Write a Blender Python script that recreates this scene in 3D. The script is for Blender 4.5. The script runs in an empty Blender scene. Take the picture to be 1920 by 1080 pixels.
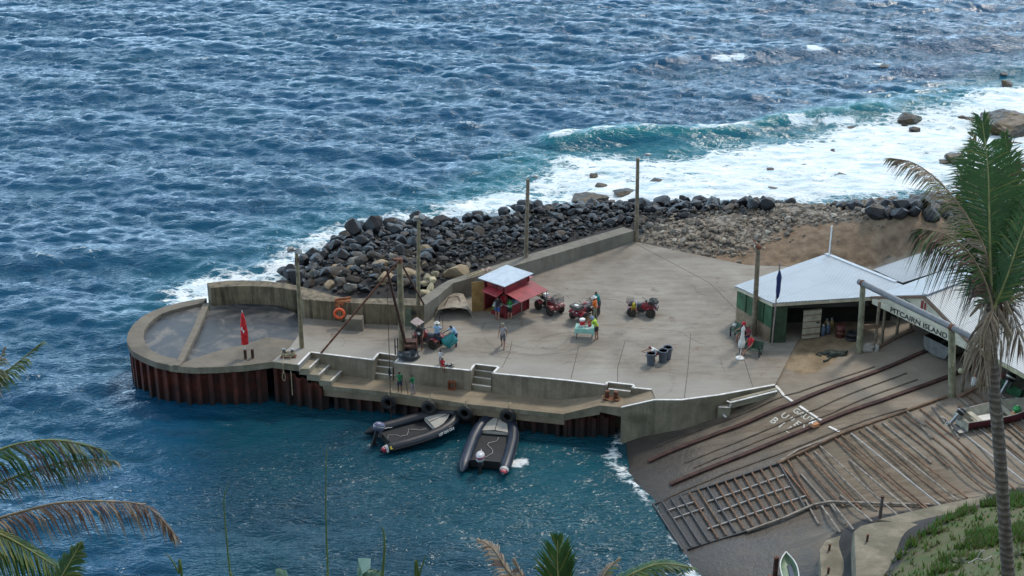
import bpy, bmesh, math, random
import numpy as np
from mathutils import Vector, Matrix, noise as mnoise
R = math.radians
sc = bpy.context.scene
COL = sc.collection
# ---------------------------------------------------------------- camera
CZ = 48.0; PITCH = 24.5; FPX = 3000.0
cam_d = bpy.data.cameras.new("camera"); cam = bpy.data.objects.new("camera", cam_d); COL.objects.link(cam)
cam.location = (0, 0, CZ); cam.rotation_euler = (R(90 - PITCH), 0, 0)
cam_d.sensor_width = 36.0; cam_d.lens = 36.0 * FPX / 1920.0
cam_d.clip_start = 0.3; cam_d.clip_end = 9000
sc.camera = cam
# ---------------------------------------------------------------- sky and sun
SUN_EL, SUN_AZ = 52.0, 35.0       # azimuth measured from +Y (sea) towards +X
w = bpy.data.worlds.new("World"); sc.world = w; w.use_nodes = True
nt = w.node_tree; nt.nodes.clear()
out = nt.nodes.new('ShaderNodeOutputWorld'); bg = nt.nodes.new('ShaderNodeBackground')
sky = nt.nodes.new('ShaderNodeTexSky'); sky.sky_type = 'NISHITA'; sky.sun_disc = False
sky.sun_elevation = R(SUN_EL); sky.sun_rotation = R(SUN_AZ)
tc = nt.nodes.new('ShaderNodeTexCoord'); mp = nt.nodes.new('ShaderNodeMapping'); mp.inputs['Scale'].default_value = (1.2, 1.2, 4.0)
nz = nt.nodes.new('ShaderNodeTexNoise'); nz.inputs['Scale'].default_value = 2.2; nz.inputs['Detail'].default_value = 6
cr = nt.nodes.new('ShaderNodeValToRGB'); cr.color_ramp.elements[0].position = 0.36; cr.color_ramp.elements[1].position = 0.62
mx = nt.nodes.new('ShaderNodeMix'); mx.data_type = 'RGBA'
mx.inputs[7].default_value = (6.0, 6.5, 7.0, 1)
nt.links.new(tc.outputs['Generated'], mp.inputs['Vector']); nt.links.new(mp.outputs[0], nz.inputs['Vector'])
nt.links.new(nz.outputs['Fac'], cr.inputs['Fac']); nt.links.new(cr.outputs['Color'], mx.inputs[0])
nt.links.new(sky.outputs[0], mx.inputs[6])
sep = nt.nodes.new('ShaderNodeSeparateXYZ'); nt.links.new(tc.outputs['Generated'], sep.inputs[0])
hz_ = nt.nodes.new('ShaderNodeMapRange'); hz_.inputs['From Min'].default_value = 0.0; hz_.inputs['From Max'].default_value = .62; hz_.inputs['To Min'].default_value = 1.0; hz_.inputs['To Max'].default_value = 0.0; nt.links.new(sep.outputs['Z'], hz_.inputs['Value'])
mh = nt.nodes.new('ShaderNodeMix'); mh.data_type = 'RGBA'; mh.inputs[7].default_value = (21, 31, 41, 1)   # bright overcast above the sea horizon
nt.links.new(hz_.outputs[0], mh.inputs[0]); nt.links.new(mx.outputs[2], mh.inputs[6]); nt.links.new(mh.outputs[2], bg.inputs['Color'])
bg.inputs['Strength'].default_value = 0.088
nt.links.new(bg.outputs[0], out.inputs['Surface'])
sd = bpy.data.lights.new("sun", 'SUN'); sd.energy = 1.75; sd.angle = R(9); sd.color = (1.0, 0.93, 0.82)
so = bpy.data.objects.new("sun", sd); COL.objects.link(so)
_d = Vector((math.sin(R(SUN_AZ)) * math.cos(R(SUN_EL)), math.cos(R(SUN_AZ)) * math.cos(R(SUN_EL)), math.sin(R(SUN_EL))))
so.rotation_euler = _d.to_track_quat('Z', 'Y').to_euler(); so.location = _d * 200
sc.view_settings.view_transform = 'Standard'; sc.view_settings.look = 'None'; sc.view_settings.gamma = 1
sc.view_settings.exposure = 0.32
sc.cycles.max_bounces = 5; sc.cycles.diffuse_bounces = 2; sc.cycles.glossy_bounces = 3
# ---------------------------------------------------------------- surveying helpers: photograph position -> real place at height z
_cp, _sp = math.cos(R(PITCH)), math.sin(R(PITCH))
def P(px, py, z=3.0):
    dx = (px - 960) / FPX; dy = -(py - 540) / FPX
    x = dx; y = _cp + dy * _sp; zz = -_sp + dy * _cp
    t = (z - CZ) / zz
    return Vector((x * t, y * t, z))
def pix(v):
    dz = v[2] - CZ; zc = v[1] * _cp - dz * _sp
    return 960 + FPX * v[0] / zc, 540 - FPX * (v[1] * _sp + dz * _cp) / zc
def PD(px, py, d):      # at camera depth d (metres)
    dx = (px - 960) / FPX * d; dy = -(py - 540) / FPX * d
    return Vector((dx, d * _cp + dy * _sp, CZ - d * _sp + dy * _cp))
def ztop(b, py):        # height at which the vertical through b reaches image row py
    lo, hi = b[2], b[2] + 20
    for _ in range(40):
        m = (lo + hi) / 2
        if pix((b[0], b[1], m))[1] > py: lo = m
        else: hi = m
    return lo
def P2(l, z): return [P(a, b, z) for a, b in l]
# ---------------------------------------------------------------- object helpers
def tag(o, label=None, cat=None, group=None, kind=None):
    if label: o['label'] = label
    if cat: o['category'] = cat
    if group: o['group'] = group
    if kind: o['kind'] = kind
    return o
def thing(name, label, cat, loc=(0, 0, 0), rz=0.0, group=None, scale=None):
    o = bpy.data.objects.new(name, None); COL.objects.link(o); o.empty_display_size = 0.2
    o.location = loc; o.rotation_euler = (0, 0, rz)
    if scale: o.scale = (scale,) * 3
    return tag(o, label, cat, group)
def link_copy(o, parent=None):
    c = o.copy(); COL.objects.link(c)
    if parent is not None: c.parent = parent
    return c
def copy_tree(o, parent=None):
    c = link_copy(o, parent)
    for ch in list(o.children): copy_tree(ch, c)
    return c
class MB:
    def __init__(s): s.v = []; s.f = []; s.m = []; s.sm = []; s.T = None
    def _add(s, vs, fs, mi=0, smooth=False):
        b = len(s.v)
        if s.T is not None: vs = [s.T @ Vector(v) for v in vs]
        s.v += [tuple(v) for v in vs]
        for f in fs: s.f.append([b + i for i in f]); s.m.append(mi); s.sm.append(smooth)
        return s
    def box(s, c, d, rz=0, mi=0, rot=None, taper=1.0):
        M = rot if rot is not None else Matrix.Rotation(rz, 3, 'Z')
        vs = []
        for k in (-1, 1):
            t = taper if k > 0 else 1
            for a, b in ((-1, -1), (1, -1), (1, 1), (-1, 1)):
                vs.append(Vector(c) + M @ Vector((a * d[0] / 2 * t, b * d[1] / 2 * t, k * d[2] / 2)))
        return s._add(vs, [(3, 2, 1, 0), (4, 5, 6, 7), (0, 1, 5, 4), (1, 2, 6, 5), (2, 3, 7, 6), (3, 0, 4, 7)], mi)
    def bar(s, a, b, wdt, h, mi=0):     # box from a to b, width, height
        a = Vector(a); b = Vector(b); d = b - a; L = d.length; x = d / L
        y = Vector((0, 0, 1)).cross(x)
        if y.length < 1e-4: y = Vector((0, 1, 0))
        y.normalize(); z = x.cross(y)
        M = Matrix((x, y, z)).transposed()
        return s.box((a + b) / 2, (L, wdt, h), mi=mi, rot=M)
    def prism(s, poly, z0, z1, mi=0, side=None):
        n = len(poly)
        t = [(p[0], p[1], z1 if not callable(z1) else z1(p)) for p in poly]; bt = [(p[0], p[1], z0) for p in poly]
        area = sum(poly[i][0] * poly[(i + 1) % n][1] - poly[(i + 1) % n][0] * poly[i][1] for i in range(n))
        if area < 0: t.reverse(); bt.reverse()
        s._add(t, [list(range(n))], mi); s._add(bt, [list(range(n))[::-1]], mi if side is None else side)
        s._add(bt + t, [(i, (i + 1) % n, n + (i + 1) % n, n + i) for i in range(n)], mi if side is None else side)
        return s
    def tube(s, pts, r, n=8, mi=0, cap=True, smooth=True):
        pts = [Vector(p) for p in pts]; rs = r if isinstance(r, (list, tuple)) else [r] * len(pts)
        vs = []; prev = None
        for i, p in enumerate(pts):
            d = (pts[min(i + 1, len(pts) - 1)] - pts[max(i - 1, 0)])
            if d.length < 1e-7: d = Vector((0, 0, 1))
            d.normalize()
            if prev is None:
                u = d.cross(Vector((0, 0, 1)))
                if u.length < 1e-3: u = Vector((1, 0, 0))
            else: u = prev - d * prev.dot(d)
            u.normalize(); prev = u; q = d.cross(u)
            for k in range(n):
                a = 2 * math.pi * k / n; vs.append(p + (u * math.cos(a) + q * math.sin(a)) * rs[i])
        fs = []
        for i in range(len(pts) - 1):
            for k in range(n): fs.append((i * n + k, i * n + (k + 1) % n, (i + 1) * n + (k + 1) % n, (i + 1) * n + k))
        s._add(vs, fs, mi, smooth)
        if cap:
            m = len(pts) - 1
            s._add(vs[:n], [list(range(n))[::-1]], mi); s._add(vs[m * n:], [list(range(n))], mi)
        return s
    def lathe(s, prof, c=(0, 0, 0), n=16, mi=0, axis='Z', smooth=True):
        vs = []
        for r, z in prof:
            for k in range(n):
                a = 2 * math.pi * k / n; p = (r * math.cos(a), r * math.sin(a), z)
                if axis == 'Y': p = (p[0], -p[2], p[1])
                if axis == 'X': p = (p[2], p[0], p[1])
                vs.append(Vector(c) + Vector(p))
        fs = [(i * n + k, i * n + (k + 1) % n, (i + 1) * n + (k + 1) % n, (i + 1) * n + k) for i in range(len(prof) - 1) for k in range(n)]
        s._add(vs, fs, mi, smooth)
        if prof[0][0] > 1e-4: s._add(vs[:n], [list(range(n))[::-1]], mi)
        if prof[-1][0] > 1e-4: s._add(vs[-n:], [list(range(n))], mi)
        return s
    def ball(s, c, r, n=10, m=6, mi=0, sq=(1, 1, 1)):
        pr = [(max(math.sin(math.pi * i / m), 1e-5), -math.cos(math.pi * i / m)) for i in range(m + 1)]
        T = s.T; M = Matrix.Translation(c) @ Matrix.Diagonal((r * sq[0], r * sq[1], r * sq[2], 1)); s.T = M if T is None else T @ M
        s.lathe(pr, n=n, mi=mi); s.T = T; return s
    def sheet(s, grid, mi=0, smooth=True):   # grid of points rows x cols
        n = len(grid[0]); vs = [p for r in grid for p in r]
        fs = [(i * n + k, i * n + k + 1, (i + 1) * n + k + 1, (i + 1) * n + k) for i in range(len(grid) - 1) for k in range(n - 1)]
        return s._add(vs, fs, mi, smooth)
    def build(s, name, mats, parent=None, world=False, origin=None, smooth=None):
        if not isinstance(mats, (list, tuple)): mats = [mats]
        off = Vector(origin) if origin is not None else Vector((0, 0, 0))
        if world and parent is not None:
            off = parent.location.copy()
            if parent.parent: off += parent.parent.location
        vs = [(v[0] - off[0], v[1] - off[1], v[2] - off[2]) for v in s.v]
        me = bpy.data.meshes.new(name); me.from_pydata(vs, [], s.f)
        for m in mats: me.materials.append(m)
        me.polygons.foreach_set('material_index', s.m)
        me.polygons.foreach_set('use_smooth', s.sm if smooth is None else [smooth] * len(s.f))
        me.update()
        o = bpy.data.objects.new(name, me); COL.objects.link(o)
        if parent is not None: o.parent = parent
        if origin is not None: o.location = origin
        return o
def struct(o): o['kind'] = 'structure'; return o
def add_attr(me, name, arr):
    a = me.attributes.new(name, 'FLOAT', 'POINT'); a.data.foreach_set('value', np.asarray(arr, dtype=np.float32))
# ---------------------------------------------------------------- numpy polygon tools
def seg_dist(X, Y, pl, closed=False):
    D = np.full(X.shape, 1e9); n = len(pl)
    for i in range(n if closed else n - 1):
        ax, ay = pl[i][0], pl[i][1]; bx, by = pl[(i + 1) % n][0], pl[(i + 1) % n][1]
        dx, dy = bx - ax, by - ay; t = np.clip(((X - ax) * dx + (Y - ay) * dy) / (dx * dx + dy * dy + 1e-12), 0, 1)
        D = np.minimum(D, np.hypot(X - ax - t * dx, Y - ay - t * dy))
    return D
def sdf(X, Y, pl):      # positive inside
    D = seg_dist(X, Y, pl, True); ins = np.zeros(X.shape, bool); n = len(pl)
    for i in range(n):
        ax, ay = pl[i][0], pl[i][1]; bx, by = pl[(i + 1) % n][0], pl[(i + 1) % n][1]
        c = ((ay > Y) != (by > Y)); xx = ax + (Y - ay) * (bx - ax) / ((by - ay) if abs(by - ay) > 1e-9 else 1e-9)
        ins ^= (c & (X < xx))
    return np.where(ins, D, -D)
# ---------------------------------------------------------------- materials
class NG:
    def __init__(s, name):
        s.mat = bpy.data.materials.new(name); s.mat.use_nodes = True; s.t = s.mat.node_tree
        s.t.nodes.clear(); s.o = s.N('ShaderNodeOutputMaterial'); s.b = s.N('ShaderNodeBsdfPrincipled')
        s.L(s.b.outputs[0], s.o.inputs['Surface'])
    def N(s, t, **k):
        n = s.t.nodes.new(t)
        for a, v in k.items(): setattr(n, a, v)
        return n
    def L(s, a, b): s.t.links.new(a, b)
    def pos(s, scale=(1, 1, 1), obj=False, rot=(0, 0, 0)):
        if obj: src = s.N('ShaderNodeTexCoord').outputs['Object']
        else: src = s.N('ShaderNodeNewGeometry').outputs['Position']
        m = s.N('ShaderNodeMapping'); m.inputs['Scale'].default_value = scale; m.inputs['Rotation'].default_value = rot
        s.L(src, m.inputs['Vector'])
        if obj:
            oi = s.N('ShaderNodeObjectInfo'); c = s.N('ShaderNodeMath', operation='MULTIPLY'); c.inputs[1].default_value = 37.0
            s.L(oi.outputs['Random'], c.inputs[0]); s.L(c.outputs[0], m.inputs['Location'])
        return m.outputs[0]
    def noise(s, vec, scale=1, detail=4, rough=.55, dist=0):
        n = s.N('ShaderNodeTexNoise'); n.inputs['Scale'].default_value = scale; n.inputs['Detail'].default_value = detail
        n.inputs['Roughness'].default_value = rough; n.inputs['Distortion'].default_value = dist
        if vec is not None: s.L(vec, n.inputs['Vector'])
        return n.outputs['Fac']
    def ramp(s, fac, stops):
        r = s.N('ShaderNodeValToRGB'); e = r.color_ramp.elements
        while len(e) < len(stops): e.new(0.5)
        for i, (p, c) in enumerate(stops):
            e[i].position = p; e[i].color = (tuple(c) if isinstance(c, (tuple, list)) else (c, c, c)) + (1,)
        s.L(fac, r.inputs['Fac']); return r.outputs['Color']
    def mix(s, f, a, b, mode='MIX'):
        m = s.N('ShaderNodeMix', data_type='RGBA', blend_type=mode)
        for i, v in ((0, f), (6, a), (7, b)):
            if hasattr(v, 'is_linked') or hasattr(v, 'links'): s.L(v, m.inputs[i])
            elif i == 0: m.inputs[0].default_value = v
            else: m.inputs[i].default_value = tuple(v) + ((1,) if len(v) == 3 else ())
        return m.outputs[2]
    def math(s, op, a, b=0.0, c=None, clamp=False):
        m = s.N('ShaderNodeMath', operation=op, use_clamp=clamp)
        for i, v in enumerate((a, b, c)):
            if v is None: continue
            if hasattr(v, 'links'): s.L(v, m.inputs[i])
            else: m.inputs[i].default_value = v
        return m.outputs[0]
    def attr(s, n):
        a = s.N('ShaderNodeAttribute', attribute_name=n); return a.outputs['Fac']
    def bump(s, h, st=.5, d=.05, nrm=None):
        b = s.N('ShaderNodeBump'); b.inputs['Strength'].default_value = st; b.inputs['Distance'].default_value = d
        s.L(h, b.inputs['Height'])
        if nrm is not None: s.L(nrm, b.inputs['Normal'])
        return b.outputs[0]
    def fin(s, col=None, rough=None, nrm=None, metal=None, spec=None):
        for k, v in (('Base Color', col), ('Roughness', rough), ('Normal', nrm), ('Metallic', metal), ('Specular IOR Level', spec)):
            if v is None: continue
            if hasattr(v, 'links'): s.L(v, s.b.inputs[k])
            elif k == 'Base Color': s.b.inputs[k].default_value = tuple(v) + (1,)
            else: s.b.inputs[k].default_value = v
        return s.mat
def dk(c, f): return tuple(x * f for x in c)
_mc = {}
def pm(name, c, rough=.7, var=.25, scale=3, metal=0, bump=.15, c2=None, dirt=0, obj=True, spec=None, bd=.02):
    if name in _mc: return _mc[name]
    g = NG(name); v = g.pos(obj=obj)
    n = g.noise(v, scale, 5); c2 = c2 or dk(c, 1 - var * 1.4)
    col = g.ramp(n, [(.32, c2), (.68, tuple(min(1, x * (1 + var * .5)) for x in c))])
    if dirt:
        n2 = g.noise(v, scale * .45, 6, .65); f = g.ramp(n2, [(.5, 0.0), (.72, 1.0)])
        col = g.mix(g.math('MULTIPLY', f, dirt), col, (.11, .075, .045))
    nr = g.bump(g.noise(v, scale * 6, 3), bump, bd) if bump else None
    _mc[name] = g.fin(col, rough, nr, metal, spec); return _mc[name]
def concrete(name, c, c2, stain=(.10, .08, .055), streak=0, wet=0, rough=.85, sc_=.35, obj=False, moss=None):
    c = (c[0] * 1.05, c[1], c[2] * .93); c2 = (c2[0] * 1.05, c2[1], c2[2] * .93)
    g = NG(name); v = g.pos(obj=obj)
    a = g.noise(v, sc_, 7, .6, .6); col = g.ramp(a, [(.3, c2), (.55, c), (.75, dk(c, 1.12))])
    b = g.noise(g.pos((1, 3.2, 1), rot=(0, 0, R(13))), .8, 6, .65); col = g.mix(g.ramp(b, [(.42, 0.0), (.75, .55)]), col, stain)
    f = g.noise(v, 14, 3); col = g.mix(.22, col, g.ramp(f, [(.3, .12), (.7, .6)]), 'OVERLAY')
    if streak:
        s_ = g.noise(g.pos((2.6, 2.6, .22)), 1.0, 7, .72); col = g.mix(g.math('MULTIPLY', g.ramp(s_, [(.45, 0.0), (.62, 1.0)]), streak), col, dk(stain, .45))
        s2 = g.noise(g.pos((4, 4, .25)), 1.1, 6, .72); col = g.mix(g.math('MULTIPLY', g.ramp(s2, [(.6, 0.0), (.72, 1.0)]), streak * .5), col, (.42, .40, .34))
    if moss:
        m_ = g.noise(v, .5, 5, .6); col = g.mix(g.math('MULTIPLY', g.ramp(m_, [(.42, 0.0), (.6, 1.0)]), moss[1]), col, moss[0])
    n = g.bump(g.noise(v, 9, 6, .7), .35, .03)
    return g.fin(col, rough, n)
# ================================================================ PLACES (photograph positions on known levels)
OUT = P2([(387.5,558.7),(360,562.5),(330,568.7),(301,577.5),(276,587.5),(258,600),(246,613),(239,626),(237.5,642),(249,659),(270,670),(295,680),(317,684),(337.5,686.5),(364,688.5),(407,687.5),(460,684),(510,677.5)], 3.0)
INN = P2([(382.5,567),(345,575.6),(320,582),(301,589),(288,598),(278,608),(270.5,619),(269,631),(274,647.5),(284,656.5),(295,663),(312,669),(331,672.5)], 3.0)
DECKP = [(510,677.5),(560,684),(582.5,660.6),(700,675),(711,662),(750.6,667.5),(739,680),(882.5,695),(891,683),(934,688),(923,700),(1070,714),(1137,722),(1139.5,716.6),(1188,722),(1185,727),(1221.7,730.5),(1228,750),(1278,750),(1347,741),(1453,721.7)]
DECK_FRONT = P2(DECKP, 3.0)
DECK_BACK = P2([(1560,503),(1400,497),(1190,453)], 3.0)
WALL_BASE = P2([(1190,453),(1001,513),(885,551),(847,565),(785,612),(690,607),(573,600)], 3.0)
DECK = DECK_FRONT[2:] + P2([(1495,640),(1570,560)], 3.0) + DECK_BACK + WALL_BASE[1:]
# ---------------------------------------------------------------- ground heights
GP = [(1150,850,-.35),(1216,867,.35),(1257,910,.45),(1170,885,.0),(1205,925,.0),(1240,975,.0),(1268,1030,.0),(1110,900,-1.6),(1130,1000,-1.8),
 (1490,757,2.75),(1522,802,2.5),(1574,809,2.6),(1600,717,3.2),(1730,662,3.7),(1400,800,1.75),(1350,850,1.25),(1300,880,.85),(1455,733,2.88),(1400,756,2.2),(1360,778,1.7),(1313,785,1.2),(1246,797,.85),(1185,814,.2),
 (1612,660,3.15),(1640,652,3.2),(1710,620,3.45),(1785,745,3.2),(1700,690,3.45),(1860,700,3.5),(1500,700,2.98),(1560,690,3.05),(1500,660,3.1),(1570,640,3.15),(1460,640,3.02),
 (1457,872,1.55),(1370,902,.95),(1300,930,.4),(1290,1033,.05),(1400,990,.7),(1522,952,1.4),(1580,815,2.45),(1650,900,2.1),(1750,949,2.7),(1860,923,3.1),(1920,908,3.3),(1920,760,3.5),(1800,840,3.1),
 (1330,1075,.2),(1420,1040,.7),(1540,1000,1.3),(1540,1075,1.3),(1600,1000,2.7),(1700,980,3.3),(1700,1075,4.3),(1800,1000,4.8),(1900,950,4.6),(1900,1075,8),
 (1560,500,3.15),(1450,490,3.05),(1640,492,3.3),(1780,500,3.4),(1700,408,6.2),(1600,440,4.6),(1500,470,3.5),(1750,440,5.3),(1850,440,4.6),(1640,410,5.4),(1400,470,3.1),(1300,440,3.3),(1420,395,3.8),(1520,392,4.2),(1250,420,3.2),(1240,455,3.02),
 (575,525,1.0),(640,475,1.4),(720,445,1.6),(850,430,1.7),(1000,405,1.8),(1150,400,2.0),(1280,395,2.2),(1560,388,3.0),(1640,384,3.2),(1700,384,3.2),(1760,384,3.2),(1800,390,3.4),
 (600,555,2.0),(650,550,2.3),(750,550,2.5),(850,500,2.4),(950,470,2.5),(1100,430,2.6),(1180,425,2.8),(570,580,1.8),
 (520,490,-2.5),(600,420,-2),(640,425,-1.2),(700,408,-1.4),(800,398,-1.4),(900,388,-1.3),(1000,374,-1.3),(1110,372,-1.2),(1220,368,-1.0),(1000,345,-1.8),(1200,345,-1.5),(1400,352,-1),(1600,345,-1),(1700,330,-.8),(1500,300,-2.5),
 (500,300,-4),(1000,200,-4),(1500,200,-4),(1900,120,-4),(300,800,-4),(600,800,-3.5),(900,850,-3),(1000,960,-3),(700,1000,-3.5),(200,600,-4),(350,500,-3.5),(1080,800,-2.5)]
_ri = [i for i, g in enumerate(GP) if g[:2] in ((1457,872),(1370,902),(1300,930),(1290,1033),(1400,990),(1522,952),(1580,815),(1650,900),(1750,949),(1860,923),(1800,840),(1257,910),(1522,802),(1574,809))]
for _ in range(4):
    _q = np.array([P(*GP[i]) for i in _ri]); _c = np.linalg.lstsq(np.c_[_q[:, :2], np.ones(len(_q))], _q[:, 2], rcond=None)[0]
    for i, q in zip(_ri, _q): GP[i] = (GP[i][0], GP[i][1], float(_c[0] * q[0] + _c[1] * q[1] + _c[2]))
cx = [P(a, b, c) for a, b, c in GP]
for x in (-60, -40, -20, 0, 8): cx += [Vector((x, 66, -1.2)), Vector((x, 60, 3)), Vector((x, 50, 9)), Vector((x, 30, 20)), Vector((x, 10, 38)), Vector((x, 0, 45.9)), Vector((x, -20, 52))]
for x in (20, 40, 60): cx += [Vector((x, 50, 9.5)), Vector((x, 30, 21)), Vector((x, 10, 38)), Vector((x, 0, 45.9)), Vector((x, -20, 52))]
for x, y, z in ((40,62,8),(40,75,6),(40,90,5),(42,110,4),(60,75,12),(60,100,9),(70,120,5),(35,84,3.8),(36,95,3.8),(-60,100,-5),(-60,160,-5),(0,180,-6),(60,180,-6),(60,150,-3),(-60,75,-4),(35,116,1.0),(45,118,1.0),(33,126,-1.5),(45,130,-1.5),(60,134,-1.5),(28,121,-.8)): cx.append(Vector((x, y, z)))
C_ = np.array([[v.x, v.y] for v in cx]); Z_ = np.array([v.z for v in cx]); n_ = len(C_)
def _U(r2): return 0.5 * r2 * np.log(r2 + 1e-9)
_K = _U(((C_[:, None] - C_[None]) ** 2).sum(2)) + np.eye(n_) * 2.0
_Pm = np.c_[np.ones(n_), C_]; _A = np.block([[_K, _Pm], [_Pm.T, np.zeros((3, 3))]])
_W = np.linalg.solve(_A, np.r_[Z_, 0, 0, 0])
def gh_raw(X, Y):
    X = np.asarray(X, float); Y = np.asarray(Y, float); o = _W[n_] + _W[n_ + 1] * X + _W[n_ + 2] * Y
    for i in range(n_): o = o + _W[i] * _U((X - C_[i, 0]) ** 2 + (Y - C_[i, 1]) ** 2)
    return o
CORE = OUT + DECK_FRONT[:1]
def gh(X, Y):
    X = np.asarray(X, float); Y = np.asarray(Y, float); z = gh_raw(X, Y)
    d = sdf(X, Y, DECK); z = np.where(d > 0, np.minimum(z, 2.99 - np.clip(d * .8, 0, .8)), z)
    z = np.where((d > -1.0) & (d <= 0) & (X > 16.2), np.minimum(z, 2.99), z)
    d2 = sdf(X, Y, OUT); z = np.where(d2 > -1.2, np.minimum(z, -1.5), z)
    dl = seg_dist(X, Y, DECK_FRONT[:16]); z = np.where(dl < 4.0, np.where((X < 6.5), np.minimum(z, -1.5), z), z)
    return z
def G(x, y): return float(gh(np.array([x]), np.array([y]))[0])
def PG(px, py):     # photograph position on the ground surface
    z = 3.0
    for _ in range(25):
        p = P(px, py, z); z = z * .4 + float(gh_raw([p.x], [p.y])[0]) * .6
    return P(px, py, z)
# zones (in plan)
SANDPIT = [PG(*p) for p in [(1447,647),(1435,665),(1453,680),(1480,693),(1500,703),(1530,700),(1560,680),(1580,665),(1612,640),(1625,620),(1600,600),(1500,600)]]
SOIL = [PG(*p) for p in [(1400,500),(1330,487),(1310,478),(1390,470),(1440,450),(1470,430),(1500,420),(1600,418),(1640,408),(1700,400),(1760,405),(1900,410),(1960,470),(1900,520),(1780,495),(1650,492),(1560,503)]]
RUBBLE = [PG(*p) for p in [(1200,455),(1230,420),(1300,410),(1390,392),(1500,385),(1610,385),(1650,405),(1600,415),(1500,425),(1470,445),(1430,468),(1390,480),(1330,485)]]
GRASS = [PG(*p) for p in [(1700,1045),(1735,1010),(1790,975),(1850,945),(1960,900)]] + [Vector((60, 60, 8)), Vector((60, -20, 50)), Vector((-60, -20, 50)), Vector((-60, 56, 5)), Vector((10, 56, 5)), Vector((16, 60, 4))]
SLIPZ = [PG(*p) for p in [(1150,850),(1180,830),(1313,785),(1400,756),(1454,724),(1400,600),(1380,500),(1560,500),(1650,488),(1800,480),(2100,470),(2100,700),(1960,905),(1750,950),(1560,1000),(1540,1075),(1290,1079),(1268,1030),(1205,925)]]
_xs = np.unique(np.r_[np.linspace(-70, -4, 45), np.arange(-4, 34, .3), np.linspace(34, 75, 40)])
_ys = np.unique(np.r_[np.linspace(-25, 58, 70), np.arange(58, 126, .3), np.linspace(126, 170, 20)])
def ground_mesh():
    X, Y = np.meshgrid(_xs, _ys); Z = gh(X, Y)
    dso = sdf(X, Y, SOIL); dru = sdf(X, Y, RUBBLE); dsa = sdf(X, Y, SANDPIT); dgr = sdf(X, Y, GRASS); dsl = sdf(X, Y, SLIPZ)
    rng = np.random.RandomState(3)
    rough = np.clip(np.maximum(np.maximum(dso, dru), np.maximum(dsa, dgr)) * .5, 0, 1)
    N = np.zeros(X.shape)
    for k in range(18):
        a = rng.rand() * 6.28; f = 1.2 * 1.25 ** (k * .7); N += np.sin(X * f * math.cos(a) + Y * f * math.sin(a) + rng.rand() * 6.28) / (k * .5 + 1)
    Z = Z + rough * N * .06
    r, c = X.shape; V = np.c_[X.ravel(), Y.ravel(), Z.ravel()]
    idx = np.arange(r * c).reshape(r, c); F = np.stack([idx[:-1, :-1], idx[:-1, 1:], idx[1:, 1:], idx[1:, :-1]], -1).reshape(-1, 4)
    me = bpy.data.meshes.new('ground'); me.from_pydata(V.tolist(), [], F.tolist()); me.polygons.foreach_set('use_smooth', [True] * len(F))
    for n, a in (('soil', dso), ('rubble', dru), ('sand', dsa), ('grass', dgr), ('slip', dsl)): add_attr(me, n, np.clip(a.ravel(), -3, 3))
    o = bpy.data.objects.new('ground', me); COL.objects.link(o); struct(o)
    g = NG('ground'); v = g.pos()
    big = g.noise(v, .4, 7, .6, .5)
    # worn slipway concrete, streaked along the run
    st = g.noise(g.pos((.35, 2.4, 1), rot=(0, 0, R(-24))), .9, 8, .7)
    con = g.ramp(st, [(.3, (.085, .060, .040)), (.5, (.195, .150, .105)), (.7, (.29, .240, .18))])
    con = g.mix(g.ramp(big, [(.4, 0.0), (.65, .5)]), con, (.15, .125, .09))
    def zone(a, w=.35, nz=1.0):
        n = g.noise(v, 1.3, 5, .6); return g.math('ADD', g.math('MULTIPLY', g.math('ADD', g.attr(a), g.math('MULTIPLY', g.math('SUBTRACT', n, .5), nz * 2.5)), 1 / w), .5, clamp=True)
    soil = g.ramp(g.noise(v, 1.6, 8, .62), [(.3, (.11, .072, .045)), (.55, (.21, .145, .092)), (.75, (.27, .20, .14))])
    peb = g.N('ShaderNodeTexVoronoi'); peb.inputs['Scale'].default_value = 3.2; g.L(v, peb.inputs['Vector'])
    pc = g.ramp(peb.outputs['Color'], [(.2, (.06, .05, .04)), (.5, (.15, .122, .095)), (.85, (.27, .235, .19))])
    sand = g.ramp(g.noise(v, 1.2, 7, .6), [(.3, (.15, .105, .06)), (.6, (.29, .215, .13)), (.8, (.34, .26, .165))])
    grs = g.ramp(g.noise(v, .9, 9, .7), [(.34, (.12, .095, .06)), (.5, (.085, .09, .03)), (.65, (.045, .085, .018)), (.85, (.07, .13, .03))])
    rock = g.ramp(g.noise(v, .8, 8, .65), [(.3, (.012, .012, .014)), (.7, (.045, .042, .04))])
    sz_ = g.N('ShaderNodeSeparateXYZ'); g.L(v, sz_.inputs[0]); yard = g.ramp(big, [(.3, (.20, .165, .125)), (.6, (.29, .25, .20))]); up_ = g.math('MULTIPLY', g.math('SUBTRACT', g.math('ADD', sz_.outputs['Z'], g.math('MULTIPLY', big, .5)), 3.0), 2.5, clamp=True); con = g.mix(g.math('MULTIPLY', up_, .75), con, yard); col = g.mix(zone('slip', .3, .5), rock, con); col = g.mix(zone('rubble', 1.2), col, pc); col = g.mix(zone('soil', .5, .8), col, soil)
    col = g.mix(zone('sand', .15, .15), col, sand); col = g.mix(zone('grass', .5), col, grs)
    # water-darkened zone close to sea level: real wet weed and slime on the concrete
    sx = g.N('ShaderNodeSeparateXYZ'); g.L(v, sx.inputs[0])
    h = g.math('ADD', sx.outputs['Z'], g.math('MULTIPLY', g.math('SUBTRACT', g.noise(v, .5, 5, .6), .5), 2.2))
    wet = g.ramp(g.math('MULTIPLY', h, .3333), [(.24, 1.0), (.75, 0.0)])
    wet2 = g.math('MULTIPLY', wet, g.ramp(g.math('MULTIPLY', sx.outputs['Z'], .25), [(.42, 1.0), (.66, 0.0)]))
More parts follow.
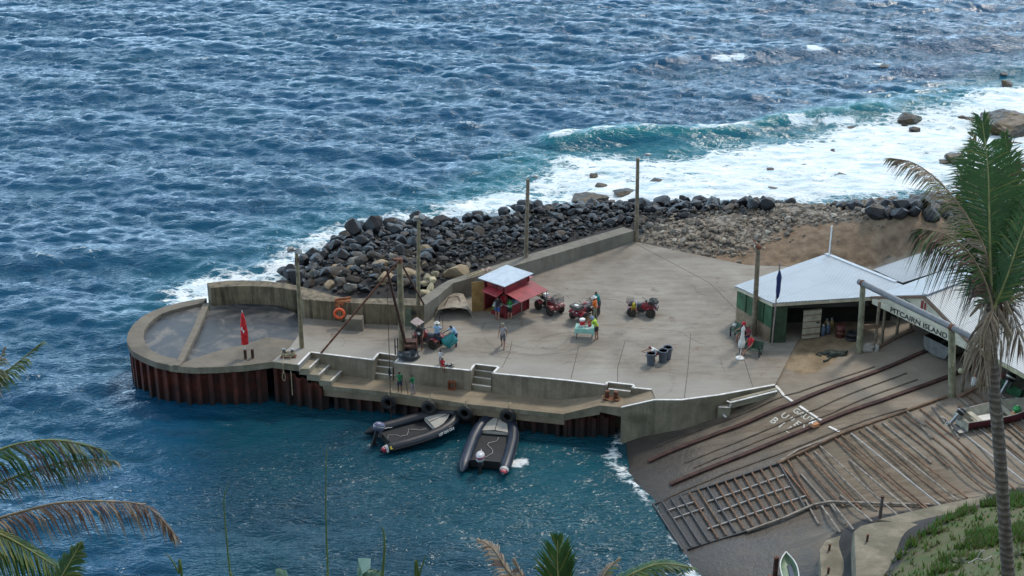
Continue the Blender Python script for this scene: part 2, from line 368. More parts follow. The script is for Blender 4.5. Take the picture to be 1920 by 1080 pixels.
    col = g.mix(g.math('MULTIPLY', wet2, .88), col, (.034, .031, .029))
    rough_ = g.math('SUBTRACT', .9, g.math('MULTIPLY', wet2, .55))
    nb = g.bump(g.noise(v, 3.5, 8, .7), .5, .12); nb = g.bump(st, .25, .06, nb)
    me.materials.append(g.fin(col, rough_, nb)); return o
ground_mesh()
# ---------------------------------------------------------------- sea
def ocean(N=1024, L=256.0, V=3.7, seed=7):
    rng = np.random.RandomState(seed); k = 2 * np.pi * np.fft.fftfreq(N, L / N); KX, KY = np.meshgrid(k, k); K = np.hypot(KX, KY); K[0, 0] = 1e-6
    Lw = V * V / 9.81; wd = (-.16, -.987); cs = (KX * wd[0] + KY * wd[1]) / K
    ph = np.exp(-1 / (K * Lw) ** 2) / K ** 2.95 * (.03 + cs ** 4) * np.exp(-(K * .10) ** 2) * np.where(cs < 0, .35, 1); ph[0, 0] = 0
    ph += .0  # chop
    H = (rng.randn(N, N) + 1j * rng.randn(N, N)) * np.sqrt(ph / 2)
    h = np.fft.ifft2(H).real; s = h.std(); DX = np.fft.ifft2(-1j * KX / K * H).real / s; DY = np.fft.ifft2(-1j * KY / K * H).real / s
    return h / s, DX, DY
HS, DXS, DYS = ocean()
SURF = P2([(1010,298),(1090,290),(1230,284),(1330,276),(1420,266),(1500,256),(1560,236),(1640,214),(1700,196),(1800,178),(1920,152),(2100,120),(2200,400),(1760,375),(1560,392),(1280,390),(1000,400),(900,410),(800,425),(830,400),(900,368),(950,342),(985,318)], 0)
STRIP = P2([(950,375),(830,405),(740,410),(650,425),(600,455),(560,490),(520,528),(470,533),(410,535),(395,560)], 0)
HARB = P2([(1178,800),(1150,835),(1143,865),(1165,885),(1195,905),(1212,940),(1238,975),(1262,1008),(1300,1045),(1300,1090)], 0)
BREAK = P2([(1040,262),(1120,254),(1200,252),(1290,255),(1360,250),(1420,238),(1480,226),(1560,214),(1640,204)], 0)
SWELL = P2([(1180,128),(1290,108),(1400,98),(1500,92),(1620,88),(1760,82),(1950,74),(2100,66)], 0)
def sea_mesh():
    dx = .25; xs = np.arange(-72, 84, dx); ys = np.arange(58, 250, dx)
    X0, Y0 = np.meshgrid(xs, ys); gi = ((Y0 / dx).astype(int) % 1024, (X0 / dx).astype(int) % 1024)
    H = HS[gi]; DX = DXS[gi]; DY = DYS[gi]
    harb = 1 / (1 + np.exp((sdf(X0, Y0, [Vector((-14, 40)), Vector((-20, 86)), Vector((-14, 92)), Vector((20, 92)), Vector((20, 40))]) * 1.0 - 1)))  # 1 outside, 0 inside harbour
    ds = sdf(X0, Y0, SURF); dst = seg_dist(X0, Y0, STRIP); dh = seg_dist(X0, Y0, HARB); db = seg_dist(X0, Y0, BREAK); dsw = seg_dist(X0, Y0, SWELL)
    sgn = np.sign(Y0 - np.interp(X0, [p.x for p in BREAK], [p.y for p in BREAK]))
    A = (.066 + .060 * harb) * (1 - .35 * np.clip(ds / 4, 0, 1))
    Z = H * A; ed = np.clip((dh + .3) / 3, .35, 1); Z *= ed
    # long swell from the open sea
    Z += .21 * harb * np.sin((Y0 * .97 + X0 * .18 + 2.2 * np.sin(X0 * .06)) * .50) * np.clip(.6 + .4 * np.sin(X0 * .13 + Y0 * .05), 0, 1)
    ridge = np.exp(-(db / 1.5) ** 2); Z += .85 * ridge
    Z += .55 * np.exp(-(dsw / 2.0) ** 2) - .25 * np.exp(-((seg_dist(X0, Y0, [p + Vector((0, -4.5, 0)) for p in SWELL])) / 2.6) ** 2)
    X = X0 + DX * A * .85; Y = Y0 + DY * A * .85 - ridge * .5
    rng = np.random.RandomState(5); n1 = np.zeros(X.shape)
    for k in range(14):
        a = rng.rand() * 6.28; f = .12 * 1.35 ** k; n1 += np.sin(X0 * f * math.cos(a) + Y0 * f * 1.6 * math.sin(a) + rng.rand() * 6.28 + 1.5 * np.sin(X0 * f * .7)) / (1 + k * .25)
    n1 /= 3.0
    foam = np.clip(.5 + (ds + n1 * 1.2) / 6.0, 0, 1.0) * (ds > -9)
    n2 = np.zeros(X.shape)
    for k in range(12):
        a = rng.rand() * 6.28; f = .30 * 1.3 ** k; n2 += np.sin(X0 * f * .5 * math.cos(a) + Y0 * f * 1.7 * math.sin(a) + rng.rand() * 6.28 + 1.3 * np.sin(X0 * f * .4 + k)) / (1 + k * .2)
    foam = foam * np.clip(.93 + n2 * .07, .64, 1.0)
    Z += np.clip(ds / 3, 0, 1) * n2 * .035
    foam = np.maximum(foam, np.clip(1.02 - np.maximum(dst + n1 * 1.3 - .6, 0) / 3.9, 0, 1) * np.where(X0 < -13, .80, .92))
    foam = np.maximum(foam, np.clip(.66 - np.maximum(dh + n1 * .5 - .1, 0) / 1.7, 0, 1))
    foam = np.maximum(foam, .30 * np.clip(1 - dh / 6, 0, 1) * (Y0 < 84))
    cap = np.exp(-((db - .2) / .55) ** 2) * np.clip(n1 * 1.6 + .35, 0, 1); foam = np.maximum(foam, cap * .95)
    for px, py, r in ((1355,112,1.0),(1385,110,.9),(1525,98,1.0),(1650,120,.7),(1340,247,1.4),(1378,240,1.5),(1500,232,1.4),(1570,228,1.5),(975,865,.55),(966,872,.4)):
        c = P(px, py, 0); q = ((X0 - c.x) / 1.6) ** 2 + (Y0 - c.y) ** 2; foam = np.maximum(foam, np.exp(-q / r ** 2) * .95)
    for px, py, rx, ry in ((1120,276,5,1.8),(1250,262,7,1.6),(1400,262,6,1.4),(1050,290,4,1.5),(1170,262,4,1.2)):   # gaps in the surf where the turquoise shows
        c = P(px, py, 0); q = ((X0 - c.x) / rx) ** 2 + ((Y0 - c.y) / ry) ** 2; foam = np.where(q < 3, np.minimum(foam, .40 + q * .22), foam)
    foam = np.maximum(foam, np.clip((H - 2.35) * 1.1, 0, .55) * harb)      # a few breaking crests
    turq = np.clip(ridge * 1.3, 0, 1); turq = np.maximum(turq, .75 * np.clip(1 + ds / 6.0, 0, 1)); turq = np.maximum(turq, .45 * np.clip(1 - dst / 9, 0, 1))
    shal = 1 - harb; dwarf = np.clip(1 - (np.hypot(X0 - 2, (Y0 - 78) * 1.4)) / 14, 0, 1)
    turq = np.maximum(turq, shal * np.clip(.06 + .20 * dwarf + .10 * n1, 0, 1))
    keep = (np.abs(X0) < 14 + .42 * Y0)
    far = np.clip((Y0 - 150) / 60, 0, 1)
    r, c = X.shape; idx = np.arange(r * c).reshape(r, c)
    F = np.stack([idx[:-1, :-1], idx[:-1, 1:], idx[1:, 1:], idx[1:, :-1]], -1).reshape(-1, 4)
    kf = (keep[:-1, :-1] & keep[1:, 1:] & keep[:-1, 1:] & keep[1:, :-1]).ravel(); F = F[kf]
    used = np.unique(F); mp_ = np.full(r * c, -1); mp_[used] = np.arange(len(used)); F = mp_[F]
    V = np.c_[X.ravel(), Y.ravel(), Z.ravel()][used]
    me = bpy.data.meshes.new('sea'); me.vertices.add(len(V)); me.vertices.foreach_set('co', V.ravel().astype(np.float32))
    me.loops.add(F.size); me.loops.foreach_set('vertex_index', F.ravel().astype(np.int32)); me.polygons.add(len(F))
    me.polygons.foreach_set('loop_start', np.arange(0, F.size, 4, dtype=np.int32)); me.polygons.foreach_set('use_smooth', np.ones(len(F), bool)); me.update(calc_edges=True)
    for n, a in (('foam', foam), ('turq', turq), ('shelter', 1 - harb)): add_attr(me, n, a.ravel()[used])
    o = bpy.data.objects.new('sea', me); COL.objects.link(o); struct(o); me.materials.append(sea_mat()); return o
def sea_mat():
    g = NG('sea'); v = g.pos(); foam = g.attr('foam'); turq = g.attr('turq')
    deep = (.005, .062, .132); tq = (.02, .17, .20)
    n = g.noise(g.pos((.25, .6, .5)), .35, 5, .6)
    col = g.mix(g.ramp(n, [(.35, 0.0), (.7, .6)]), deep, (.008, .075, .125)); col = g.mix(g.math('MULTIPLY', g.attr('shelter'), .8), col, (.003, .032, .048)); col = g.mix(g.math('MULTIPLY', turq, .95, clamp=True), col, tq)
    # foam: lace near the edges, solid inside
    vv = g.pos((.75, 1.25, 1)); dn = g.N('ShaderNodeTexNoise'); dn.inputs['Scale'].default_value = .9; dn.inputs['Detail'].default_value = 5; g.L(vv, dn.inputs['Vector'])
    off = g.N('ShaderNodeVectorMath', operation='SCALE'); off.inputs['Scale'].default_value = 1.6; g.L(dn.outputs['Color'], off.inputs[0])
    ad = g.N('ShaderNodeVectorMath', operation='ADD'); g.L(vv, ad.inputs[0]); g.L(off.outputs[0], ad.inputs[1])
    def lace(s):
        vo = g.N('ShaderNodeTexVoronoi', feature='DISTANCE_TO_EDGE'); vo.inputs['Scale'].default_value = s; g.L(ad.outputs[0], vo.inputs['Vector'])
        return g.math('SUBTRACT', 1.0, g.math('MULTIPLY', vo.outputs['Distance'], 2.6), clamp=True)
    patt = g.math('ADD', g.math('MULTIPLY', lace(1.1), .28), g.math('MULTIPLY', lace(3.0), .20))
    patt = g.math('ADD', patt, g.math('MULTIPLY', g.noise(g.pos((.6, 1.5, 1)), 1.1, 9, .68), .62))
    th = g.math('SUBTRACT', 1.18, g.math('MULTIPLY', foam, .86))
    m = g.math('MULTIPLY', g.math('SUBTRACT', patt, th), 4.5); m = g.math('ADD', m, .45, clamp=True)
    m = g.math('MULTIPLY', m, g.math('GREATER_THAN', foam, .02))
    tint = g.noise(g.pos((.5, 1.4, 1)), .8, 7, .7); fc = g.ramp(tint, [(.34, (.42, .58, .64)), (.5, (.74, .80, .82)), (.62, (.86, .88, .88))])
    col = g.mix(m, col, fc)
    b1 = g.noise(g.pos((1.0, 2.2, 1), rot=(0, 0, R(8))), 1.1, 5, .62); b2 = g.noise(g.pos((1.6, 2.6, 1), rot=(0, 0, R(-24))), 2.4, 3, .6)
    rd = lambda q: g.math('SUBTRACT', 1.0, g.math('ABSOLUTE', g.math('MULTIPLY', g.math('SUBTRACT', q, .5), 4.0)))
    b1 = rd(g.noise(g.pos((.62, 1.9, 1), rot=(0, 0, R(9))), .95, 2, .5, .4)); b2 = rd(g.noise(g.pos((.8, 1.9, 1), rot=(0, 0, R(-16))), 2.1, 2, .5, .3)); b3 = g.noise(g.pos((1, 1.6, 1)), 5.0, 3, .6)
    h = g.math('ADD', g.math('MULTIPLY', b1, .40), g.math('ADD', g.math('MULTIPLY', b2, .40), g.math('MULTIPLY', b3, .30))); pt_ = g.ramp(g.noise(g.pos((.25, .8, 1), rot=(0, 0, R(6))), .16, 4, .55), [(.36, .35), (.62, 1.0)]); h = g.math('MULTIPLY', h, pt_); nb = g.bump(h, .9, .17)
    nb = g.bump(m, .35, .08, nb)
    rough = g.math('ADD', .10, g.math('MULTIPLY', m, .7)); g.b.inputs['IOR'].default_value = 1.33
    return g.fin(col, rough, nb, None, g.math('SUBTRACT', .5, g.math('MULTIPLY', m, .3)))
SEA = sea_mesh()
_b = MB(); _b._add([(-4000, -1500, -1.1), (4000, -1500, -1.1), (4000, 6000, -1.1), (-4000, 6000, -1.1)], [(0, 1, 2, 3)])
_o = _b.build('open_water', SEA.data.materials[0]); struct(_o)
# ================================================================ CONCRETE WORKS
M_deck = concrete('deck_concrete', (.29, .262, .22), (.185, .155, .12), (.155, .105, .065), sc_=.20)
M_wallc = concrete('wall_concrete', (.29, .255, .20), (.165, .143, .105), streak=.34, sc_=.5)
M_wallc2 = concrete('drip_stained_concrete', (.22, .18, .12), (.10, .085, .055), (.07, .05, .025), streak=.85, sc_=.5)
M_dwall = concrete('dark_wall_concrete', (.20, .185, .155), (.12, .112, .095), streak=.2, sc_=.5)
M_ledge = concrete('ledge_concrete', (.27, .225, .165), (.19, .155, .11), sc_=.4)
M_step = concrete('step_concrete', (.31, .29, .23), (.20, .19, .15), sc_=.8)
M_rim = concrete('rim_concrete', (.175, .155, .125), (.10, .09, .075), sc_=.5)
M_fascia = concrete('fascia_concrete', (.275, .25, .19), (.15, .138, .095), streak=.25, sc_=.7)
M_paint = pm('white_edge_paint', (.78, .76, .74), .6, .12, 2.5, obj=False, c2=(.50, .47, .43))
def deckmarks():
    g = NG('deck_slab'); v = g.pos(); a = g.noise(v, .22, 8, .62, .5); col = g.ramp(a, [(.30, (.165, .140, .112)), (.48, (.255, .226, .186)), (.62, (.305, .276, .232)), (.78, (.35, .325, .28))])
    b = g.noise(g.pos((.55, 2.6, 1), rot=(0, 0, R(13))), .9, 8, .7); col = g.mix(g.ramp(b, [(.44, 0.0), (.72, .6)]), col, (.15, .105, .07))
    sp = g.noise(v, 1.1, 6, .7); col = g.mix(g.ramp(sp, [(.62, 0.0), (.72, .75)]), col, (.16, .088, .045)); ds_ = g.noise(g.pos((1, 1, 1)), .55, 5, .6); col = g.mix(g.ramp(ds_, [(.6, 0.0), (.75, .5)]), col, (.09, .08, .07))
    # lighter newer concrete strip along the quay edge
    e = g.N('ShaderNodeVectorMath', operation='DOT_PRODUCT'); g.L(v, e.inputs[0]); e.inputs[1].default_value = (.230, .973, 0); q0 = DECK_FRONT[3]; k0 = q0.x * .230 + q0.y * .973
    f = g.math('ADD', e.outputs['Value'], g.math('MULTIPLY', g.noise(v, .5, 4), 1.6)); f = g.math('MULTIPLY', g.math('SUBTRACT', k0 + 3.4, f), .9, clamp=True); col = g.mix(g.math('MULTIPLY', f, .5), col, (.345, .325, .29))
    # worn tyre tracks of the quad bikes
    for px, py, rad, st_ in ((1000, 625, 2.3, .5), (1000, 625, 3.2, .45), (1090, 700, 5.5, .25), (1250, 560, 4.2, .28), (1150, 560, 6.5, .22)):
        c = P(px, py, 3); s = g.N('ShaderNodeVectorMath', operation='DISTANCE'); g.L(v, s.inputs[0]); s.inputs[1].default_value = tuple(c); d = g.math('ABSOLUTE', g.math('SUBTRACT', g.math('ADD', s.outputs['Value'], g.math('MULTIPLY', g.math('SUBTRACT', g.noise(v, .35, 3), .5), 1.6)), rad))
        m_ = g.math('SUBTRACT', 1.0, g.math('MULTIPLY', d, 6.0), clamp=True); m_ = g.math('MULTIPLY', m_, g.ramp(g.noise(v, .6, 5, .7), [(.42, 0.0), (.6, 1.0)])); col = g.mix(g.math('MULTIPLY', m_, st_), col, (.085, .08, .075))
    fn = g.noise(v, 16, 3, .7); col = g.mix(.25, col, g.ramp(fn, [(.3, .12), (.7, .6)]), 'OVERLAY')
    return g.fin(col, .85, g.bump(g.noise(v, 9, 6, .7), .35, .03))
M_deck = deckmarks()
def wetfloor():
    g = NG('wet_floor'); v = g.pos(); n = g.noise(v, .45, 8, .62, 1.2)
    col = g.ramp(n, [(.36, (.018, .020, .024)), (.50, (.050, .052, .054)), (.60, (.12, .115, .108)), (.74, (.23, .21, .175))])
    rough = g.ramp(n, [(.35, .38), (.6, .6), (.75, .85)]); sp = g.noise(v, 7, 4, .7)
    col = g.mix(g.ramp(sp, [(.66, 0.0), (.72, .8)]), col, (.02, .02, .02)); return g.fin(col, rough, g.bump(g.noise(v, 5, 5), .2, .02), None, .5)
M_wet = wetfloor()
def deck():
    b = MB(); b.prism(DECK, -1.2, 3.0); struct(b.build('quay_deck', [M_deck]))
    # side faces of the deck read as the quay wall: a facing 3 cm proud, with its own stained concrete
    f = MB(); pts = DECK_FRONT[2:17]
    def face(pts, z0, z1, off=.03, mb=f):
        for a, c in zip(pts[:-1], pts[1:]):
            a = Vector(a); c = Vector(c); d = (c - a); d.z = 0; d.normalize(); nrm = Vector((d.y, -d.x, 0))
            mid = (a + c) / 2; L = (Vector((c.x - a.x, c.y - a.y, 0))).length
            mb.box((mid.x + nrm.x * off / 2, mid.y + nrm.y * off / 2, (z0 + z1) / 2), (L + off, off, z1 - z0), rz=math.atan2(d.y, d.x))
    face(pts, -.8, 2.985); t = tag(f.build('quay_wall', M_wallc), 'streaked grey concrete quay face dropping from the upper deck to the low landing ledge', 'wall')
    f2 = MB(); face(DECK_FRONT[17:21], -1.0, 2.985, mb=f2); tag(f2.build('ramp_wall', M_fascia), 'mossy concrete wall between the deck edge and the dark wet slipway', 'wall')
    # expansion joints and patches in the slab
    j = MB()
    for l in ([(960,640),(956,660),(941,690)],[(1085,650),(1070,712)],[(1172,640),(1158,690),(1158,716)],[(1295,625),(1290,690),(1283,748)],[(1396,676),(1412,727)],[(1221.7,731),(1229,749)],[(1190,456),(1330,530),(1440,640)]):
        q = P2(l, 3.0)
        for a, c in zip(q[:-1], q[1:]): j.bar(a + Vector((0, 0, .001)), c + Vector((0, 0, .001)), .035, .010)
    rc = random.Random(12)
    for sx, sy, ln_, da in ((1010,640,9,1.2),(900,660,7,.2),(1130,560,12,-.6),(1250,620,10,.4),(1330,560,8,2.0),(1060,680,6,.1),(1200,700,8,.5),(1360,700,7,1.7),(1010,540,9,-.4),(690,640,7,.3),(640,650,5,1.0)):
        p = P(sx, sy, 3.003); a_ = da
        for k in range(ln_): a_ += rc.uniform(-.5, .5); q2 = p + Vector((math.cos(a_), math.sin(a_), 0)) * rc.uniform(.2, .42); j.bar(p, q2, rc.uniform(.008, .018), .006); p = q2
    struct(j.build('expansion_joint', pm('joint', (.10, .085, .065), .9, .5, 2, obj=False)))
    w_ = MB()
    def line(pl, z, wd=.13, closed=False):
        for a, c in zip(pl[:-1], pl[1:]):
            a = Vector((a[0], a[1], z)); c = Vector((c[0], c[1], z)); d = c - a; d.z = 0; d.normalize(); n = Vector((-d.y, d.x, 0)) * (wd / 2 - .03)
            w_.bar(a + n, c + n + d * .0, wd, .03)
    line(DECK_FRONT[1:17], 3.0); line(P2([(1165.4,764),(1228,750)], 2.99) [:1] + DECK_FRONT[17:18], 2.99)
    w_.v = w_.v[:-8]; w_.f = w_.f[:-6]; w_.m = w_.m[:-6]; w_.sm = w_.sm[:-6]
    a = P(1165.4, 764, 2.37); c = DECK_FRONT[17]; w_.bar(a + Vector((0, .05, .0)), c + Vector((0, .05, 0)), .13, .03)
    line(DECK_FRONT[17:21], 3.0)
    struct(w_.build('painted_edge_line', M_paint))
deck()
# painted line across the slipway
b = MB()
for l in ([(1454,723),(1469,741),(1492,757.5)],[(1499,761.5),(1545,791)],[(1554,800),(1574,809.5)]):
    q = [PG(*p) for p in l]
    for a, c in zip(q[:-1], q[1:]):
        n = 6
        for i in range(n):
            s = a.lerp(c, i / n); e = a.lerp(c, (i + 1) / n); b.bar(Vector((s.x, s.y, G(s.x, s.y) + .012)), Vector((e.x, e.y, G(e.x, e.y) + .012)), .17, .03)
struct(b.build('painted_slip_line', M_paint))
# round head of the jetty
def pier_head():
    b = MB(); poly = OUT + P2([(560,684),(590,660),(573,600),(500,560),(430,550)], 3.0)[2:]
    b.prism([p.lerp(P(400,620,3), .06) for p in OUT] + P2([(560,650),(580,612),(575,590),(500,558),(430,552)], 3), 2.4, 2.78); struct(b.build('pier_head_floor', M_wet))
    rim = MB(); n = len(INN)
    o_ = OUT[:13]; m = [];
    # rim ring: outer outline resampled to the inner one
    def resample(pl, k):
        L = [0.0]
        for a, c in zip(pl[:-1], pl[1:]): L.append(L[-1] + (c - a).length)
        r = []
        for i in range(k):
            t = L[-1] * i / (k - 1); j = max(0, min(len(pl) - 2, next((q for q in range(len(L) - 1) if L[q + 1] >= t), len(pl) - 2)))
            r.append(pl[j].lerp(pl[j + 1], (t - L[j]) / max(L[j + 1] - L[j], 1e-6)))
        return r
    oo = resample(OUT[:14], 26); ii = resample(INN, 26)
    rim.sheet([[p for p in ii], [p for p in oo]], smooth=False); rim.sheet([[p - Vector((0, 0, .3)) for p in ii], [p for p in ii]], smooth=False)
    rim.sheet([[p for p in oo], [p - Vector((0, 0, .42)) for p in oo]], smooth=False)
    rim.f = [f[::-1] for f in rim.f]
    # flush apron on the right of the beam
    ap = OUT[13:] + P2([(565,660)], 3)[:0] + P2([(566,640),(500,632),(460,646),(420,655),(385,665),(360,674),(341,681)], 3.0)
    rim.prism(ap, 2.6, 3.0)
    struct(rim.build('pier_head_rim', M_rim, smooth=False))
    l = MB(); l.prism(P2([(510,677.5),(545,650),(567,618),(570,592),(600,592),(640,600),(600,662),(582.5,660.6),(560,684)], 3.0), 2.55, 3.003); struct(l.build('pier_apron', M_deck))
    f = MB(); q = OUT[12:] + DECK_FRONT[1:2]
    for a, c in zip(q[:-1], q[1:]):
        d = (c - a).normalized(); nr = Vector((d.y, -d.x, 0)); f.box(((a + c) / 2 + nr * .02 - Vector((0, 0, .215))), ((c - a).length + .02, .05, .43), rz=math.atan2(d.y, d.x))
    struct(f.build('pier_fascia', M_fascia))
    be = MB(); A = [P(387,570,3.02), P(366,620,3.02), P(338,677,3.02), P(331,685.5,3.02)]
    for a, c in zip(A[:-1], A[1:]): be.bar(a - Vector((0, 0, .13)), c - Vector((0, 0, .13)) + (c - a).normalized() * .03, .42, .34)
    tag(be.build('concrete_beam', M_rim), 'long mossy concrete beam crossing the round jetty head', 'beam')
pier_head()
def sea_wall():
    b = MB(); fr = P2([(395,540),(430,537),(460,536),(500,537.5),(530,540),(556,544.5)], 4.1); bk = P2([(388,530.6),(427,526),(457,525.6),(502,527),(546,532.8),(580,541)], 4.1)
    k = min(len(fr), len(bk))
    b.prism(fr + bk[::-1], 0, 4.1); b2 = MB(); poly = P2([(556,544.5),(568,561),(627,566),(662,568),(795,573.5),(790,559),(662,559.5),(627,555),(602,547),(580,541)], 4.35)
    b.v += []; b.prism(poly, 0.5, 4.35)
    tag(b.build('curved_sea_wall', M_wallc2), 'stained concrete parapet curving round the jetty head and running straight behind the lifebuoy', 'wall')
    fpx = [(795,573.5,4.35),(822.5,554,4.35),(849,531,4.35),(887.5,520,4.3),(942.5,505,4.2),(1020,482,4.05),(1105,457,3.95),(1190,432,3.85)]
    bpx = [(790,559,4.35),(812,543,4.35),(839,526,4.35),(880,512.5,4.3),(935,495,4.2),(1005,473,4.05),(1085,450,3.95),(1169,426,3.85)]
    F = [P(*p) for p in fpx]; B = [P(*p) for p in bpx]; lo = lambda q: [Vector((v.x, v.y, 1.0)) for v in q]
    w_ = MB(); w_.sheet([F, B], smooth=False); w_.sheet([lo(F), F], smooth=False); w_.sheet([B, lo(B)], smooth=False)
    w_._add([F[-1], B[-1], lo(B)[-1], lo(F)[-1]], [(0, 1, 2, 3)]); w_._add([F[0], B[0], lo(B)[0], lo(F)[0]], [(3, 2, 1, 0)])
    tag(w_.build('breakwater_wall', M_dwall), 'long plain grey concrete wall running diagonally behind the red kiosk to the tall lamp pole', 'wall')
sea_wall()
# landing ledge and its ramp
def ledge():
    lo = P2([(606,722),(624,724),(731,735),(807,746),(882.5,757.5),(945,764),(995,769.5),(1057,776)], 1.65)
    b = MB(); b.prism(lo + P2([(1110,745),(1049.5,735),(971,725),(827,712),(645,694),(600,690)], 1.65), .9, 1.65)
    A, B_, C, D = P(1057,776,1.65), P(1125,760,2.37), P(1140,738,2.37), P(1049.5,747,1.65)
    E_, F_, H_, I_ = P(1165,764,2.37), P(1228,750,3.0), P(1221.7,730.5,3.0), P(1176,738,2.37)
    lw = lambda p: Vector((p.x, p.y, 1.1))
    D2 = P(1049.5, 735, 1.65); C2 = P(1140, 728, 2.37); I2 = P(1180, 726, 2.37); H2 = P(1225, 722, 2.99)
    b._add([A, B_, C2, D2], [(0, 1, 2, 3)]); b._add([B_, E_, I2, C2], [(0, 1, 2, 3)]); b._add([E_, F_, H2, I2], [(0, 1, 2, 3)])
    struct(b.build('landing_ledge', M_ledge, smooth=False))
    f = MB(); q = [A, B_, E_]
    for a, c in zip(q[:-1], q[1:]): f._add([a, c, Vector((c.x, c.y, c.z - .62)), Vector((a.x, a.y, a.z - .45))], [(3, 2, 1, 0)])
    for a, c in zip(lo[:-1], lo[1:]):
        d = (c - a).normalized(); nr = Vector((d.y, -d.x, 0)); f.box(((a + c) / 2 + nr * .02 - Vector((0, 0, .14))), ((c - a).length + .02, .08, .30), rz=math.atan2(d.y, d.x))
    E2 = P(1180, 774, 2.1); f._add([E_, Vector((F_.x, F_.y, 3.0)), Vector((F_.x, F_.y, -.8)), Vector((E_.x, E_.y, -.8))], [(3, 2, 1, 0)])
    struct(f.build('ledge_fascia', M_fascia, smooth=False))
ledge()
def piles():
    def run(pl, z1, name, label, inset=.1, z1e=None):
        L = [0.0]
        for a, c in zip(pl[:-1], pl[1:]): L.append(L[-1] + math.hypot(c.x - a.x, c.y - a.y))
        top = []; bot = []; t = 0; per = .74; prof = [(0, 0), (.30, 0), (.40, 1), (.90, 1), (1.0, 0)]
        i = 0
        while t < L[-1] - per:
            for u, dpt in prof[:-1]:
                s = t + u * per; j = max(q for q in range(len(L) - 1) if L[q] <= s); a, c = pl[j], pl[j + 1]; d = Vector((c.x - a.x, c.y - a.y, 0)).normalized(); nr = Vector((d.y, -d.x, 0))
                p = a.lerp(c, (s - L[j]) / (L[j + 1] - L[j])); p = p + nr * (-inset - dpt * .26); zt = z1 if z1e is None else z1 + (z1e - z1) * s / L[-1]
                top.append(Vector((p.x, p.y, zt))); bot.append(Vector((p.x, p.y, -2.2)))
            t += per
        b = MB(); b.sheet([bot, [p.lerp(q, .5) for p, q in zip(bot, top)], top], smooth=False)
        g_ = b.build(name, M_pile); tag(g_, label, 'sheet piling')
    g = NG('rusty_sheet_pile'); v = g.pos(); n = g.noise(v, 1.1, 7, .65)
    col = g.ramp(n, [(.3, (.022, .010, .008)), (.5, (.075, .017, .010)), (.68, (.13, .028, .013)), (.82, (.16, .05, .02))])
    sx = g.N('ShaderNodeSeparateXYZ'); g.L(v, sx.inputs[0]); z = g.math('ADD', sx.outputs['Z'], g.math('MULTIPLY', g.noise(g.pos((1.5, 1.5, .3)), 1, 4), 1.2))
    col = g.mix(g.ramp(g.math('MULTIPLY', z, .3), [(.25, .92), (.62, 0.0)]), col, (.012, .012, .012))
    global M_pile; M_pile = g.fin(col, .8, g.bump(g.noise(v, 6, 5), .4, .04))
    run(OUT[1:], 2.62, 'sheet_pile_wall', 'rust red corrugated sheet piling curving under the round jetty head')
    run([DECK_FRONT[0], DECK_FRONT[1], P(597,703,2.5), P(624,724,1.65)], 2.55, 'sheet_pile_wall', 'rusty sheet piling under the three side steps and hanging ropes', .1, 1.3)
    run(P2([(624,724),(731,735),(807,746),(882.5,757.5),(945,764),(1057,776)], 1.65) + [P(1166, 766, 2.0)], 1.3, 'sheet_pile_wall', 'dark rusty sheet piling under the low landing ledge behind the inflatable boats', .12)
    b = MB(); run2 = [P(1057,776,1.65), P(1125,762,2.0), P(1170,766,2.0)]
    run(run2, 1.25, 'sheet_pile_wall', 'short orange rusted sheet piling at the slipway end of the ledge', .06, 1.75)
piles()
# stairs
def stair(label, quads, th=.45, whites=(), name='stair'):
    o = thing(name, label, 'stairs', P(*quads[0][0], quads[0][1] if False else 2.0) if False else (0, 0, 0))
    base = P(quads[0][1][0][0], quads[0][1][0][1], quads[0][0]); o.location = base
    for z, pl in quads:
        b = MB(); b.prism(P2(pl, z), z - th, z); b.build('step', M_step, o, world=True)
    for z, a, c in whites:
        b = MB(); A = P(*a, z); B = P(*c, z); b.bar(A + Vector((0, .045, .0)), B + Vector((0, .045, .0)), .10, .03); b.build('painted_nosing', M_paint, o, world=True)
    return o
o = stair('three broad side steps going down from the roped bollard to the ledge',
 [(2.62, [(578,664),(603,667),(580,692),(560,691)]), (2.28, [(590,676),(621,679),(599,704),(575,701)]), (1.97, [(608,688),(643,691),(621,715.5),(598,712.5)])], .42,
 [(2.63, (579.5,690.5),(599.5,671)), (2.29, (598,702.5),(619.5,682.5)), (1.98, (620,714),(641.5,694.5))])
def notch(label, zt, th=.36):
    q = []; wl = []
    for z, a, c, a2, c2 in zt:
        q.append((z, [a, c, c2, a2])); wl.append((z + .008, a, c))
    return stair(label, q, .38, wl)
notch('stair cut into the quay wall just left of the crane mast', [(2.66,(709.5,675),(737.5,678),(713,664),(748,667)),(2.32,(706,686.8),(736,690.5),(710,676),(738,680)),(1.98,(702.5,699.6),(736,704.2),(706,688),(737,692))])
notch('stair cut into the quay wall right of the lone orange crate', [(2.66,(891,694.3),(922.5,698.2),(893,685),(931,689)),(2.32,(888.5,707),(921,711.5),(890,696),(922,700)),(1.98,(885.5,721),(921,725.8),(889,709),(921,713))])
notch('single shallow step recessed into the deck edge behind the rusty bollards', [(2.72,(1141,729.6),(1182.5,734.5),(1141,719),(1186,723.5))])
